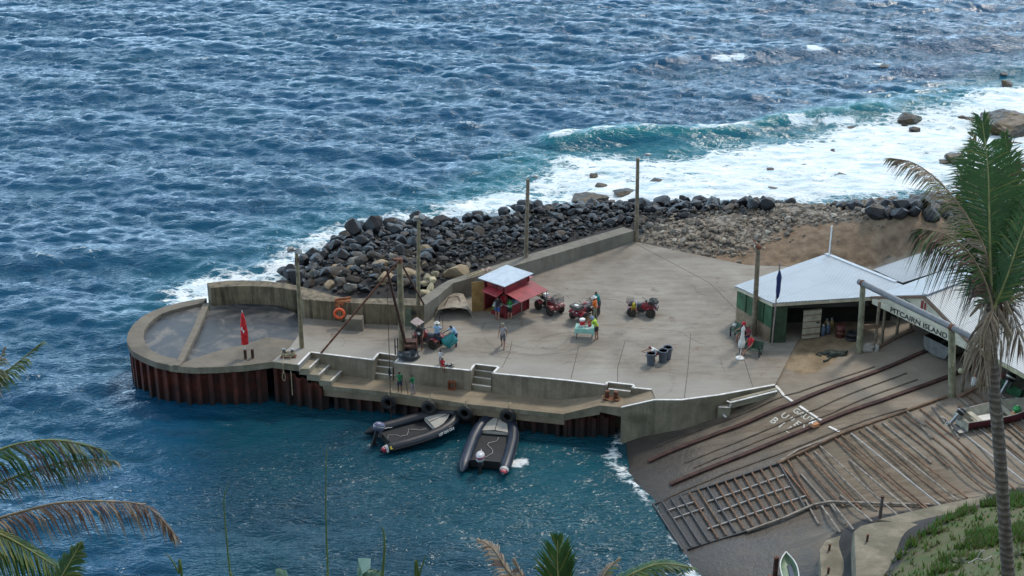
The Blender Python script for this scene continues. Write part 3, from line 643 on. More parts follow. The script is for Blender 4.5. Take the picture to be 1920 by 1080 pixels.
# low step wall beside the slipway
o = thing('slip_steps', 'low white-edged step wall tucked under the deck edge beside the slipway', 'steps', P(1363, 770, 1.7))
b = MB(); b.bar(P(1370,757,2.42), P(1457,735,2.85), .22, .5); b.build('step_wall', M_step, o, world=True)
b = MB(); b.bar(P(1363,752,2.72), P(1370,754.3,2.70), .1, .04); b.bar(P(1370,754.5,2.70), P(1457,733,3.08), .12, .04); b.bar(P(1370,755,2.68), P(1369,764,2.3), .1, .04); b.bar(P(1347,763,2.35), P(1369,764,2.3), .10, .04); b.build('painted_nosing', M_paint, o, world=True)
b = MB(); b.prism(P2([(1346,763),(1369,764),(1372,754),(1357,752)], 2.3), .8, 2.3); b.prism(P2([(1352,773),(1361,783),(1366,780),(1358,770)], 1.75), .8, 1.75); b.build('landing', M_step, o, world=True)
b = MB(); b.bar(P(1353,773,1.79), P(1360.5,782,1.79), .12, .03); b.build('painted_nosing', M_paint, o, world=True)
# ================================================================ ROCKS
def rockmat(name, c, c2, rough=.75, moss=None):
    g = NG(name); v = g.pos(obj=True); n = g.noise(v, .9, 7, .65); col = g.ramp(n, [(.3, c2), (.7, c)])
    oi = g.N('ShaderNodeObjectInfo'); hs = g.N('ShaderNodeHueSaturation'); g.L(col, hs.inputs['Color']); g.L(g.math('ADD', .5, g.math('MULTIPLY', oi.outputs['Random'], 1.0)), hs.inputs['Value']); col = hs.outputs[0]
    if moss: col = g.mix(g.ramp(g.noise(v, 1.7, 6, .6), [(.48, 0.0), (.62, .85)]), col, moss)
    return g.fin(col, rough, g.bump(g.noise(v, 3.5, 8, .7), .6, .08), None, .4)
M_bas = rockmat('basalt', (.017, .018, .022), (.004, .005, .006), .5)
M_basb = rockmat('brown_basalt', (.085, .065, .048), (.02, .017, .014), .75)
M_tan = rockmat('tan_rock', (.36, .27, .165), (.13, .095, .06), .85)
M_grey = rockmat('grey_rock', (.27, .245, .21), (.10, .09, .078), .85)
M_pale = rockmat('pale_rock', (.46, .40, .26), (.30, .25, .15), .85)
M_searock = rockmat('sea_rock', (.050, .038, .024), (.012, .010, .008), .5, (.07, .048, .015))
def rock_mesh(seed, sub=2, flat=.75):
    rng = random.Random(seed); bm = bmesh.new(); bmesh.ops.create_icosphere(bm, subdivisions=sub, radius=1)
    pl = [(Vector((rng.gauss(0, 1), rng.gauss(0, 1), rng.gauss(0, 1))).normalized(), rng.uniform(.42, .78)) for _ in range(13)]
    o = Vector((seed * 3.1, seed * 1.7, 0))
    for v in bm.verts:
        p = v.co.copy() * (1 + .22 * mnoise.noise(v.co * 1.3 + o) + .10 * mnoise.noise(v.co * 3.2 + o))
        for n, d in pl:
            q = p.dot(n)
            if q > d: p -= n * (q - d) * .9
        if sub > 2: p *= 1 + .10 * mnoise.noise(p * 5 + o) + .05 * mnoise.noise(p * 11 + o)
        v.co = Vector((p.x, p.y, p.z * flat))
    me = bpy.data.meshes.new('boulder'); bm.to_mesh(me); bm.free(); return me
def rock_kinds(mat, k, seed, sub=2, flat=.75):
    r = []
    for i in range(k):
        me = rock_mesh(seed + i, sub, flat); me.materials.append(mat); r.append(me)
    return r
K_bas = rock_kinds(M_bas, 7, 10); K_brn = rock_kinds(M_basb, 4, 40); K_tan = rock_kinds(M_tan, 3, 60); K_gry = rock_kinds(M_grey, 3, 80); K_pal = rock_kinds(M_pale, 2, 90, 2, .85)
K_sea = rock_kinds(M_searock, 5, 110, 4, .62)
def put_rock(me, p, s, label, group=None, name='boulder', rng=random, sq=None, cat='boulder', rot=None):
    o = bpy.data.objects.new(name, me); COL.objects.link(o); o.location = p
    o.scale = sq if sq else (s * rng.uniform(.8, 1.25), s * rng.uniform(.8, 1.2), s * rng.uniform(.8, 1.15)); o.rotation_euler = rot or (rng.uniform(-.3, .3), rng.uniform(-.3, .3), rng.uniform(0, 6.3))
    return tag(o, label, cat, group)
REV = [PG(*p) for p in [(532,544),(548,520),(590,492),(625,460),(665,444),(740,434),(800,426),(870,424),(930,412),(1010,398),(1090,396),(1160,394),(1210,396),(1280,383),(1330,387),(1420,392),(1420,402),(1320,405),(1240,420),(1200,440),(1169,424),(1085,448),(1005,471),(935,493),(880,510),(839,524),(812,541),(790,556),(662,556),(627,552),(580,540)]]
CREST = [PG(*p) for p in [(540,540),(555,520),(592,492),(630,462),(665,446),(705,438),(790,428),(870,424),(930,413),(1010,399),(1090,397),(1160,395),(1210,398),(1280,386),(1340,392),(1420,394)]]
rng = random.Random(42)
def zlabel(r, x, y, z, dc, dw, what):
    px = pix((x, y, z))[0]
    zone = ('at the jetty-head end', 'above the lifebuoy', 'behind the crane mast', 'right of second floodlight pole', 'above the kiosk', 'right of middle lamp pole', 'left of farthest lamp pole', 'right of farthest lamp pole')[sum(px > q for q in (600, 700, 785, 880, 988, 1090, 1195))]
    row = 'at the surf edge' if dc < 1.3 else 'beside the wall' if dw < 2.5 else 'mid-pile'
    return ('large ' if r > .56 else 'medium ' if r > .4 else 'small ') + what + ' ' + row + ' ' + zone
placed = []
def free(x, y, r, k=.72):
    for a, b, c in placed:
        if (a - x) ** 2 + (b - y) ** 2 < ((r + c) * k) ** 2: return False
    return True
cands = []
def along(pl, t):
    L = [0.0]
    for a, c in zip(pl[:-1], pl[1:]): L.append(L[-1] + math.hypot(c.x - a.x, c.y - a.y))
    s = t * L[-1]; j = max(q for q in range(len(L) - 1) if L[q] <= s + 1e-9); return pl[j].lerp(pl[j + 1], (s - L[j]) / (L[j + 1] - L[j]))
nb = 0
for i in range(230):       # big armour stones along the sea side crest
    p = along(CREST, rng.random()); off = rng.gauss(0, .6); r = rng.uniform(.45, .95)
    x, y = p.x + rng.gauss(0, .5), p.y + off
    if y < 100 or not free(x, y, r, .62): continue
    placed.append((x, y, r)); z = max(G(x, y), -.2) + .25 * r + rng.uniform(0, .5)
    put_rock(rng.choice(K_bas), (x, y, z), r, zlabel(r, x, y, z, 0, 9, 'wet black boulder'), 'black armour boulders at the water edge', rng=rng); nb += 1
allx = [p.x for p in REV]; ally = [p.y for p in REV]
tries = 0; small = MB(); ns = 0
while tries < 12000:
    tries += 1
    x = rng.uniform(min(allx), max(allx)); y = rng.uniform(min(ally), max(ally))
    d = float(sdf(np.array([x]), np.array([y]), REV)[0])
    if d < .15: continue
    dc = float(seg_dist(np.array([x]), np.array([y]), CREST)[0]); dw = float(seg_dist(np.array([x]), np.array([y]), WALL_BASE)[0])
    r = rng.uniform(.26, .66) if dc < 5 else rng.uniform(.2, .46)
    if x < -5 and tries < 700: r = rng.uniform(.4, .82)
    elif x < -8: r *= 1.25
    if tries > 3200: r = rng.uniform(.12, .26)
    if not free(x, y, r, .56): continue
    px, py = pix((x, y, 3.0)); placed.append((x, y, r))
    z = max(G(x, y), -.2) + .15 * r + (rng.uniform(0, .6) if dc < 3.5 else rng.uniform(0, .25)) * min(1, d)
    inner = py - (450 + (880 - px) * .12)
    q = rng.random()
    if px < 800 and inner > 0: kind = K_tan if q < .14 else K_brn if q < .56 else K_gry if q < .70 else K_bas; lab, grp = 'rounded brown or grey boulder in the tumbled pile behind the straight parapet wall', 'boulders of the breakwater rock pile'
    elif inner > 20 or (px > 1190 and py > 405): kind = K_gry if q < .4 else K_bas if q < .7 else K_brn; lab, grp = 'grey stone among the small rocks just behind the diagonal breakwater wall', 'boulders of the breakwater rock pile'
    else: kind = K_bas if q < .88 else K_brn; lab, grp = 'dark basalt boulder in the middle of the black breakwater rock pile', 'boulders of the breakwater rock pile'
    if r > .30 and nb < 240:
        ki = kind; put_rock(rng.choice(kind), (x, y, z), r, zlabel(r, x, y, z, dc, dw, 'black boulder' if ki is K_bas else 'brown boulder' if ki is K_brn else 'tan boulder' if ki is K_tan else 'grey stone'), grp, rng=rng); nb += 1
    else:
        me = rng.choice(kind); M = Matrix.Translation((x, y, z)) @ Matrix.Rotation(rng.uniform(0, 6.3), 4, 'Z') @ Matrix.Rotation(rng.uniform(-.5, .5), 4, 'X') @ Matrix.Diagonal((r, r * rng.uniform(.7, 1), r * .9, 1))
        small.T = M; mi = {id(K_bas): 0, id(K_brn): 1, id(K_gry): 2, id(K_tan): 3}[id(kind)]
        small._add([v.co for v in me.vertices], [tuple(p.vertices) for p in me.polygons], mi); small.T = None; ns += 1
tag(small.build('small_stones', [M_bas, M_basb, M_grey, M_tan], smooth=False), 'loose small stones filling the gaps of the breakwater', 'stones', kind='stuff')
# individually recognisable stones
for px, py, z, s, me, lab in [
 (858,506,2.9,(1.15,.75,.8),K_tan[0],'biggest tan orange boulder lying against the back of the breakwater wall'),
 (700,422,2.2,(1.2,.95,1.25),K_bas[1],'biggest black peaked boulder on the skyline of the rock pile left of centre'),
 (662,428,2.0,(1.0,.9,1.05),K_bas[2],'rounded black boulder just left of the peaked one by the surf'),
 (545,512,1.3,(.75,.7,1.15),K_bas[3],'upright wet black rock at the tip of the breakwater in white foam'),
 (532,531,.9,(.75,.5,.45),K_bas[4],'flat black rock in foam just outside the curved parapet'),
 (815,513,2.9,(.45,.4,.4),K_pal[0],'small yellow boulder beside the second floodlight pole'),
 (800,522,2.8,(.62,.42,.4),K_pal[1],'pale cream stone beside the yellow boulder near the pole'),
 (808,540,2.8,(.65,.35,.34),K_pal[0],'pale sausage shaped stone lying near the wall corner'),
 (790,533,2.8,(.7,.35,.36),K_pal[1],'pale long stone leaning behind the second floodlight pole'),
 (810,526,3.0,(.4,.35,.35),K_pal[1],'round cream stone on top of the pale heap'),
 (798,548,2.8,(.62,.3,.3),K_pal[0],'lowest cream stone of the pale heap by the wall corner'),
 (668,490,2.4,(.85,.8,.85),K_gry[0],'large grey white boulder in the brown heap left of the crane mast'),
 (705,487,2.4,(.75,.7,.75),K_gry[1],'large pale grey boulder with a rust side by the crane mast'),
 (655,540,2.6,(.65,.6,.62),K_gry[2],'round grey boulder just above the lifebuoy'),
 (630,510,2.2,(1.1,.8,.8),K_brn[0],'huge dark brown slab boulder in the mixed pile behind the parapet'),
 (735,372,1.0,(.01,.01,.01),None,''),
]:
    if me: put_rock(me, P(px, py, z), 1, lab, sq=s, rng=rng)
# rocks standing in the surf
for i, (px, py, wd, ht, lab) in enumerate([
 (1702,216,50,30,'rounded dark brown rock standing tall in the white surf near the top right'),
 (1714,240,22,12,'small brown rock just below the tall rounded surf rock'),
 (1695,232,12,7,'tiny brown rock touching the foot of the tall surf rock'),
 (1888,153,26,16,'small pointed black rock near the top right of the surf'),
 (1883,137,22,4,'thin dark rock awash above the pointed black rock'),
 (1660,122,34,6,'low brown rock awash alone in the blue water beyond the surf'),
 (1885,225,120,62,'largest brown rock mass rising at the right edge of the bay'),
 (1803,218,18,8,'little brown rock left of the largest rock mass'),
 (1825,222,34,7,'flat brown rock touching the left of the largest rock mass'),
 (1790,290,52,28,'grey brown wedge rock in the surf behind the palm crown'),
 (1770,300,30,8,'low rock at the foot of the wedge rock'),
 (1750,380,110,60,'great black lava outcrop at the shore end of the boulder row'),
 (1600,238,26,5,'low dark rock under the breaking turquoise wave'),
 (1567,281,24,6,'small flat brown rock mid surf below the turquoise wave'),
 (1445,315,22,8,'small brown rock in the surf nearest the middle of the foam'),
 (1510,309,26,5,'thin dark rock just right of the small brown surf rock'),
 (1573,326,28,11,'low brown rounded rock in the foam above the rubble heap'),
 (1352,348,22,5,'tiny brown rock low in the foam right of the tallest lamp'),
 (1450,352,26,7,'submerged grey rock in the foam above the rubble'),
 (1114,326,24,17,'round mossy brown rock in foam between the two tall lamp poles'),
 (1231,335,34,10,'long low mossy rock right of the tallest lamp pole'),
 (1103,369,72,24,'broad flat mossy rock slab just off the boulder row'),
 (1170,358,46,10,'flat mossy rock crossing behind the tallest lamp pole'),
 (1128,345,26,5,'thin dark rock awash between the round rock and the slab'),
 (1148,375,18,8,'small dark rock beside the broad mossy slab'),
 (1525,97,12,4,'tiny rock breaking the far swell near the top'),
 (1905,270,40,10,'dark rock behind the palm crown at the right edge'),
 (1850,330,120,70,'dark lava mound behind the palm at the right edge of the shore')]):
    p = P(px, py + ht * .35, 0.0) if 'lava' not in lab else P(px, py + ht * .35, 2.0); k = FPX / (p.y * _cp + CZ * _sp); W = wd / k / 2 * 1.15
    H = max(ht / k / .9, .3) * .8
    me = K_sea[i % 5]
    put_rock(me, (p.x, p.y, p.z + H * .15 - .05), 1, lab, name='sea_rock' if 'lava' not in lab else 'lava_outcrop', sq=(W * 1.08, W * rng.uniform(.6, .9), H * 1.1), rng=rng, cat='rock', rot=(0, 0, rng.uniform(-.4, .4)))
# dark shore boulders right of the rubble heap
sb = 0
for i in range(900):
    px = rng.uniform(1400, 1830); py = rng.uniform(376, 392) if px < 1640 else rng.uniform(368, 412)
    if px < 1560 and py > 386: continue
    p = PG(px, py); r = rng.uniform(.4, .95) if px > 1600 else rng.uniform(.35, .6)
    if p.z < -.4 or not free(p.x, p.y, r, .52): continue
    placed.append((p.x, p.y, r)); sb += 1; wh = 'above the rubble heap' if px < 1560 else 'above the soil bank' if px < 1690 else 'at the foot of the lava outcrop'
    put_rock(rng.choice(K_bas), (p.x, p.y, p.z + .3 * r), r, ('large' if r > .65 else 'small') + ' black shore boulder in the dark band ' + wh, 'black shore boulders', rng=rng)
    if sb >= 62: break
# rubble heap: nobody could count it
rb = MB(); rr = [p for p in RUBBLE]; bx = [p.x for p in rr]; by = [p.y for p in rr]; cube = rock_mesh(300, 1, .9); cube2 = rock_mesh(305, 1, .8); cube3 = rock_mesh(311, 1, 1)
XS = np.array([rng.uniform(min(bx), max(bx) + 2) for _ in range(9000)]); YS = np.array([rng.uniform(min(by) - 2, max(by)) for _ in range(9000)])
DR = sdf(XS, YS, RUBBLE); DS = sdf(XS, YS, SOIL); ZG = gh(XS, YS); dens = 0
for x, y, d, ds, zg in zip(XS, YS, DR, DS, ZG):
    if d < -1.5 and ds < 0: continue
    if d < 0 and rng.random() > (.30 if ds < 0 else .018): continue
    if rng.random() < .25: continue
    s = rng.uniform(.07, .19) if rng.random() < .82 else rng.uniform(.2, .42)
    me = rng.choice((cube, cube2, cube3)); rb.T = Matrix.Translation((x, y, zg + s * .2)) @ Matrix.Rotation(rng.uniform(0, 6.3), 4, 'Z') @ Matrix.Rotation(rng.uniform(-.6, .6), 4, 'X') @ Matrix.Diagonal((s, s * .8, s * .75, 1))
    rb._add([v.co for v in me.vertices], [tuple(p.vertices) for p in me.polygons], rng.choice((0, 0, 0, 1, 1, 2, 3)))
rb.T = None
M_r1 = pm('rubble_buff', (.27, .22, .165), .9, .3, 2, obj=False); M_r2 = pm('rubble_grey', (.20, .175, .145), .9, .3, 2, obj=False); M_r3 = pm('rubble_dark', (.13, .11, .09), .9, .3, 2, obj=False); M_r4 = pm('rubble_pale', (.38, .34, .28), .9, .2, 2, obj=False)
tag(rb.build('rubble', [M_r1, M_r2, M_r3, M_r4], smooth=False), 'heap of broken buff and grey rubble between the black boulders and the soil bank', 'rubble', kind='stuff')
# ================================================================ POLES, CRANE, QUAY FURNITURE
M_pole = pm('weathered_pole', (.20, .155, .105), .85, .35, 3, bump=.4); M_polegr = pm('greenish_pole', (.225, .18, .105), .85, .35, 3, bump=.4)
M_steel = pm('dull_steel', (.35, .35, .35), .45, .2, 4, .8); M_rust = pm('rust', (.17, .060, .028), .85, .5, 5, bump=.4); M_rustd = pm('dark_rust', (.085, .035, .022), .8, .5, 5, bump=.4)
M_black = pm('black_rubber', (.018, .018, .020), .6, .3, 6); M_lamp = pm('lamp_housing', (.28, .27, .25), .5, .2, 5); M_glass = pm('lamp_glass', (.45, .46, .45), .15, .1, 3, bump=0)
M_white = pm('white_paint', (.74, .73, .70), .5, .12, 4); M_rope = pm('rope', (.42, .35, .22), .9, .3, 8); M_orange = pm('lifebuoy_orange', (.75, .10, .025), .5, .15, 5)
def pole(bx, by, z0, tx, ty, r0, r1, label, mat, name='lamp_pole'):
    b = P(bx, by, z0); zt = ztop(b, ty); k = (b.y * _cp - (zt - CZ) * _sp) / FPX; t = Vector((b.x, b.y, zt)); u = pix(t)[0]; t.x += (tx - u) * k
    o = thing(name, label, 'lamp pole', b); m = MB(); m.tube([Vector((0, 0, 0)), (t - b) * .5, t - b], [r0, (r0 + r1) / 2, r1], 12); m.build('pole', mat, o)
    return o, t - b
def flood(o, top, offs, mat=M_lamp):
    for dx, dz, yaw, tilt in offs:
        m = MB(); M = Matrix.Translation(top + Vector((dx, -.15, dz))) @ Matrix.Rotation(yaw, 4, 'Z') @ Matrix.Rotation(tilt, 4, 'X'); m.T = M
        m.box((0, 0, 0), (.40, .22, .22), taper=.75); m.box((0, -.02, -.13), (.44, .26, .05)); h = m.build('floodlight', mat, o)
        g = MB(); g.T = M; g.box((0, -.02, -.165), (.38, .20, .02)); g.build('lamp_glass', M_glass, h)
    m = MB(); m.tube([top - Vector((0, 0, .15)), top + Vector((0, -.05, .2))], .05, 8); m.bar(top + Vector((min(x[0] for x in offs), -.08, .12)), top + Vector((max(x[0] for x in offs), -.08, .22)), .06, .06); m.build('bracket', M_rustd, o)
o, t = pole(566, 652, 3, 556, 473, .15, .11, 'nearest weathered lamp pole with twin floodlights beside the round jetty head', M_polegr); flood(o, t, [(-.32, .30, .5, .5), (.16, .16, -.5, -.4)])
m = MB(); m.box(t + Vector((0, 0, -.5)), (.24, .2, .3)); m.build('junction_box', M_rustd, o)
o, t = pole(784, 572, 4.35, 785, 412, .14, .10, 'lamp pole with twin floodlights rising from the wall corner behind the crane', M_polegr); flood(o, t, [(-.12, .2, .3, .5), (.22, .34, -.8, -.3)])
def armlamp(o, t, dx, dz, lab='lamp_arm'):
    m = MB(); q = [t + Vector((.05, 0, -.3)), t + Vector((.12, -.02, .05)), t + Vector((dx * .55, -.05, dz * .8)), t + Vector((dx * .85, -.08, dz))]; m.tube(q, .03, 6); m.build('lamp_arm', M_steel, o)
    m = MB(); m.ball(q[-1] + Vector((.16, 0, -.02)), .26, sq=(1, .5, .32)); h = m.build('lamp_head', M_steel, o); m = MB(); m.ball(q[-1] + Vector((.2, 0, -.07)), .17, sq=(1, .6, .4)); m.build('lamp_glass', M_glass, h)
o, t = pole(986, 484, 4.0, 990, 336, .15, .12, 'middle tall lamp pole set behind the diagonal wall right of the kiosk roof', M_pole); armlamp(o, t, .40, .25)
o, t = pole(1193, 452, 3.0, 1196, 297, .16, .12, 'farthest tall lamp pole standing at the far end of the diagonal wall', M_pole); armlamp(o, t, .60, .35)
o, t = pole(1413, 629, 3.0, 1422, 463, .18, .14, 'thick brown lamp pole standing against the green shed side', M_pole)
m = MB(); m.ball(t, .22, sq=(1, 1, .8)); m.build('cap', M_rust, o); m = MB(); m.bar(t, t + Vector((-.35, .2, .45)), .09, .06); m.build('bracket', M_rust, o)
# ---------------- derrick crane
base = P(755, 664, 3.0); o = thing('derrick_crane', 'tall timber and rust steel derrick crane standing on the quay edge', 'crane', base)
L = lambda v: v - base
mt = Vector((base.x - .02, base.y, ztop(base, 488)))
m = MB(); m.tube([Vector((0, 0, 0)), L(mt)], [.22, .17], 12); m.build('mast', M_polegr, o)
m = MB(); m.tube([L(mt) - Vector((0, 0, .15)), L(mt) + Vector((0, 0, .12))], .20, 10); m.box(L(mt) + Vector((-.1, 0, .05)), (.5, .2, .12)); m.build('mast_cap', M_rust, o)
f1 = P(602, 662, 3.0); m = MB(); m.tube([L(f1), L(mt)], .065, 8); m.build('stay', M_rust, o)
f2 = P(795, 571, 4.35); m = MB(); m.tube([L(f2), L(mt)], .06, 8); m.build('stay', M_rustd, o)
ce = P(733.5, 786, .1); tip = Vector((ce.x + .05, ce.y, ztop(ce, 503)))
m = MB(); m.tube([Vector((.28, -.05, .3)), L(tip)], [.11, .08], 8); m.build('boom', M_rustd, o)
m = MB(); m.tube([L(mt), L(tip)], .02, 5); m.build('topping_line', M_black, o)
m = MB(); m.tube([L(tip), L(ce)], .022, 5); m.build('hoist_cable', M_rustd, o)
hk = Vector((ce.x, ce.y, ztop(ce, 704))); m = MB(); m.tube([L(hk), L(hk) + Vector((0, 0, .2)), L(hk) + Vector((0, 0, .5))], [.04, .09, .05], 8); m.tube([L(hk), L(hk) + Vector((.08, 0, -.12)), L(hk) + Vector((0, 0, -.22)), L(hk) + Vector((-.07, 0, -.15))], .025, 6); m.build('hook_block', M_black, o)
m = MB(); m.T = Matrix.Translation((.55, -.1, .5)); m.box((0, 0, .1), (.75, .6, .85)); m.lathe([(.18, -.4), (.26, -.4), (.26, -.36), (.14, -.35), (.14, .35), (.26, .36), (.26, .4), (.18, .4)], (0, -.38, .25), 14, axis='X'); m.bar((-.5, -.3, -.45), (.5, -.3, -.45), .1, .12); m.build('winch', M_rustd, o)
m = MB(); m.tube([(-.45, -.1, 0), (-.45, -.1, 1.1), (-.28, -.1, 1.15), (-.28, -.1, 0)], .04, 6); m.tube([(-.45, -.1, .55), (-.28, -.1, .55)], .03, 6); m.build('guard_rail', M_black, o)
# tarpaulin heap
def blob(c, s, seed, n=22, mm=14, amp=.25, mi=0):
    vs = []; rows = []
    for i in range(mm + 1):
        r = []
        for k in range(n + 1):
            a = 2 * math.pi * (k % n) / n; ph = math.pi / 2 * i / mm; d = Vector((math.cos(a) * math.cos(ph), math.sin(a) * math.cos(ph), math.sin(ph)))
            q = 1 + amp * mnoise.noise(d * 1.8 + Vector((seed, 0, 0))) * 2 + amp * .5 * mnoise.noise(d * 5 + Vector((seed, 3, 0)))
            r.append(Vector((c[0] + d.x * s[0] * q, c[1] + d.y * s[1] * q, c[2] + d.z * s[2] * q)))
        rows.append(r)
    return rows
t = thing('tarpaulin_heap', 'crumpled dark grey tarpaulin heap at the foot of the crane mast', 'tarpaulin', P(764, 672, 3.0)); m = MB(); m.sheet(blob((0, 0, -.02), (.75, .5, .55), 3)); m.build('tarpaulin', pm('tarp', (.035, .04, .048), .45, .4, 4, bump=.5), t)
m = MB(); m.sheet(blob((.25, .2, .3), (.4, .35, .35), 9)); m.build('fold', pm('tarp', (.035, .04, .048)), t)
# ---------------- bollards, pennant, ropes
def bollard(p, r, h, label, mat, double=False, rz=0, base=True):
    o = thing('bollard', label, 'bollard', p, rz)
    xs = (-.26, .26) if double else (0,)
    for x in xs:
        m = MB(); m.lathe([(r * 1.02, 0), (r, .05), (r, h - .05), (r * 1.18, h - .04), (r * 1.18, h), (.001, h + .01)], (x, 0, 0), 14); m.build('post', mat, o)
    if double and base: m = MB(); m.box((0, 0, .03), (.95, .45, .06)); m.build('base_plate', M_rust, o)
    return o
bollard(P(460.5, 673, 3), .095, .62, 'rusty single bollard directly below the red pennant', M_rustd); bollard(P(474, 671, 3), .095, .58, 'rusty single bollard just right of the one with the pennant', M_rustd)
o = thing('pennant', 'red folded pennant with a white mark on a pale staff', 'flag', P(460.5, 668, 3.0) + Vector((0, 0, 0)))
b0 = P(460.5, 672, 3.0); zt = ztop(b0, 590) - 3
m = MB(); m.tube([(0, 0, 0), (0, 0, zt + .15)], .025, 6); m.build('staff', M_white, o)
m = MB(); rows = []
for i in range(13):
    t_ = i / 12; w_ = .05 + .17 * math.sin(min(1, t_ * 1.15) * math.pi * .62); z = zt - t_ * 2.15
    rows.append([Vector((math.cos(a) * w_ * (1 + .18 * math.sin(a * 3 + t_ * 2)), math.sin(a) * w_ * .7, z)) for a in [2 * math.pi * k / 16 for k in range(17)]])
m.sheet(rows); m.build('cloth', pm('red_cloth', (.62, .012, .016), .7, .3, 5, bump=.2), o)
m = MB(); m.sheet([[Vector((-.10, -.165, zt - .95)), Vector((-.02, -.17, zt - .88))], [Vector((-.13, -.165, zt - 1.05)), Vector((-.03, -.175, zt - 1.10))], [Vector((-.02, -.18, zt - 1.18)), Vector((.06, -.175, zt - 1.12))], [Vector((.00, -.18, zt - 1.35)), Vector((.09, -.17, zt - 1.2))]]); m.build('white_mark', M_white, o)
bl = bollard(P(541, 669, 3), .10, .55, 'double steel bollard wrapped in yellow rope at the deck corner', M_steel, True)
rp = thing('mooring_rope', 'yellow mooring rope wound round the double bollard and hanging over the edge', 'rope', P(541, 669, 3)); m = MB()
q = []
for i in range(90):
    a = i / 90 * 2 * math.pi * 5; q.append(Vector((.26 * math.copysign(1, math.sin(a / 2)) * 0 + .44 * math.cos(a), .2 * math.sin(a * 1.0), .12 + .18 * i / 90 + .05 * math.sin(a * 2.3))))
m.tube(q, .028, 6); m.build('coil', M_rope, rp)
def hang(px, py, pxe, pye, loop):
    a = P(px, py, 3.02) - rp.location; e0 = P(px, 680, 3.0); dn = Vector((e0.x, e0.y - .12, ztop(Vector((e0.x, e0.y - .12, -1.5)), pye))) - rp.location
    edge = Vector((dn.x, dn.y, .0)); m = MB(); pts = [Vector((-.3 if px < 540 else .2, 0, .2)), a, edge + Vector((0, .12, .02)), edge, dn]; m.tube(pts, .026, 6)
    if loop: m.tube([dn + Vector((.09 * math.sin(t), 0, -.28 + .28 * math.cos(t))) for t in [2 * math.pi * i / 16 for i in range(17)]], .024, 6); m.ball(dn, .07)
    else: [m.ball(edge.lerp(dn, f), .045) for f in (.3, .65, .85)]
    m.build('hanging_end', M_rope, rp)
hang(531, 674, 528, 699, True); hang(545, 674, 542, 741, False)
bollard(P(1146, 749, 2.37), .13, .55, 'pair of rusty orange bollards at the sloping end of the landing ledge', M_rust, True, -.2)
m = MB(); q = [Vector((.5 * math.cos(a) * (1 + .2 * math.sin(3 * a)), .28 * math.sin(a), .10 + .03 * math.sin(5 * a))) for a in [i / 60 * 4 * math.pi for i in range(61)]]; m.tube(q, .03, 6); c_ = thing('rope_coil', 'rust stained rope coiled round the pair of orange bollards', 'rope', P(1146, 749, 2.37), -.2); m.build('coil', pm('rusty_rope', (.34, .19, .09), .9), c_)
# ---------------- tyre fenders
tm = MB(); tm.lathe([(.30, -.13), (.50, -.16), (.58, -.10), (.60, 0), (.58, .10), (.50, .16), (.30, .13), (.26, .10), (.40, .08), (.40, -.08), (.26, -.10), (.30, -.13)], (0, 0, 0), 26, axis='Y')
for a in range(26):
    an = a / 26 * 2 * math.pi; tm.box((.60 * math.cos(an), 0, .60 * math.sin(an)), (.05, .22, .06), rot=Matrix.Rotation(-an, 3, 'Y'))
tyre0 = None
for px, py, zz, lab in [(729,753,1.15,'leftmost black tyre fender, right beneath the hanging crane cable'),(805,763,1.15,'black tyre fender hanging below the two green shirted boys'),(872,773,1.15,'black tyre fender at the bow tip of the left inflatable boat'),(952,779,1.15,'black tyre fender above the bow of the right inflatable boat')]:
    o = thing('tyre_fender', lab, 'tyre', P(px, py, zz) + Vector((0, -.12, 0)), R(-14) - .05, 'tyre fenders along the ledge', .78)
    if tyre0 is None: tyre0 = tm.build('tyre', M_black, o)
    else: link_copy(tyre0, o)
    m = MB(); m.tube([(-.05, 0, .5), (.02, .12, .95), (.1, .5, 1.0)], .03, 6); m.tube([(.08, 0, .5), (.12, .12, .97), (.15, .45, 1.02)], .025, 6); m.build('rope', M_rope, o)
# ---------------- lifebuoy, rust patch, block
wb = P(638, 610, 3.0); wy = wb.y - .16
o = thing('lifebuoy', 'orange ring lifebuoy hanging on the straight parapet wall', 'lifebuoy', Vector((wb.x, wy, ztop(Vector((wb.x, wy, 0)), 588))), R(-4))
m = MB(); q = [Vector((.31 * math.cos(a), 0, .31 * math.sin(a))) for a in [2 * math.pi * i / 28 for i in range(29)]]; m.tube(q, .085, 10, cap=False); m.build('ring', M_orange, o)
m = MB(); m.tube([(-.05, -.03, .3), (-.06, -.05, -.3)], .015, 5); m.tube([(.06, -.03, .3), (.05, -.05, -.3)], .015, 5); m.tube([(0, -.02, .35), (0, 0, .62)], .02, 5); m.build('rope', M_rope, o)
m = MB(); m.box((0, 0, 0), (.03, .12, .5)); m.build('hook', M_rust, o)
o = thing('rusty_bracket', 'orange rust eaten steel plate on the wall above the lifebuoy', 'bracket', P(643, 562, 4.36)); m = MB(); m.box((0, -.05, .02), (1.0, .5, .05)); m.box((-.05, -.36, -.35), (.9, .05, .75)); m.bar((-.5, -.2, .1), (.5, .1, .12), .12, .1); m.build('plate', pm('orange_rust', (.30, .105, .04), .9, .5, 4, bump=.5), o)
o = thing('concrete_block', 'dark mossy concrete block standing at the wall foot right of the lifebuoy', 'block', P(665, 617, 3.0), R(-4)); m = MB(); m.box((0, .1, .40), (1.15, .7, .8), taper=.93); m.build('block', M_rim, o); m = MB(); m.box((0, .1, .05), (1.2, .75, .10)); m.build('footing', M_dwall, o)
o = thing('wall_drain', 'small square drain hole high in the quay wall above the right boy', 'drain', P(777.5, 692, 2.4) + Vector((0, -.0, 0)), R(-13)); m = MB(); m.box((0, -.02, .0), (.34, .12, .40)); m.build('frame', M_step, o); m = MB(); m.box((0, -.085, 0), (.22, .03, .26)); m.build('opening', M_black, o)
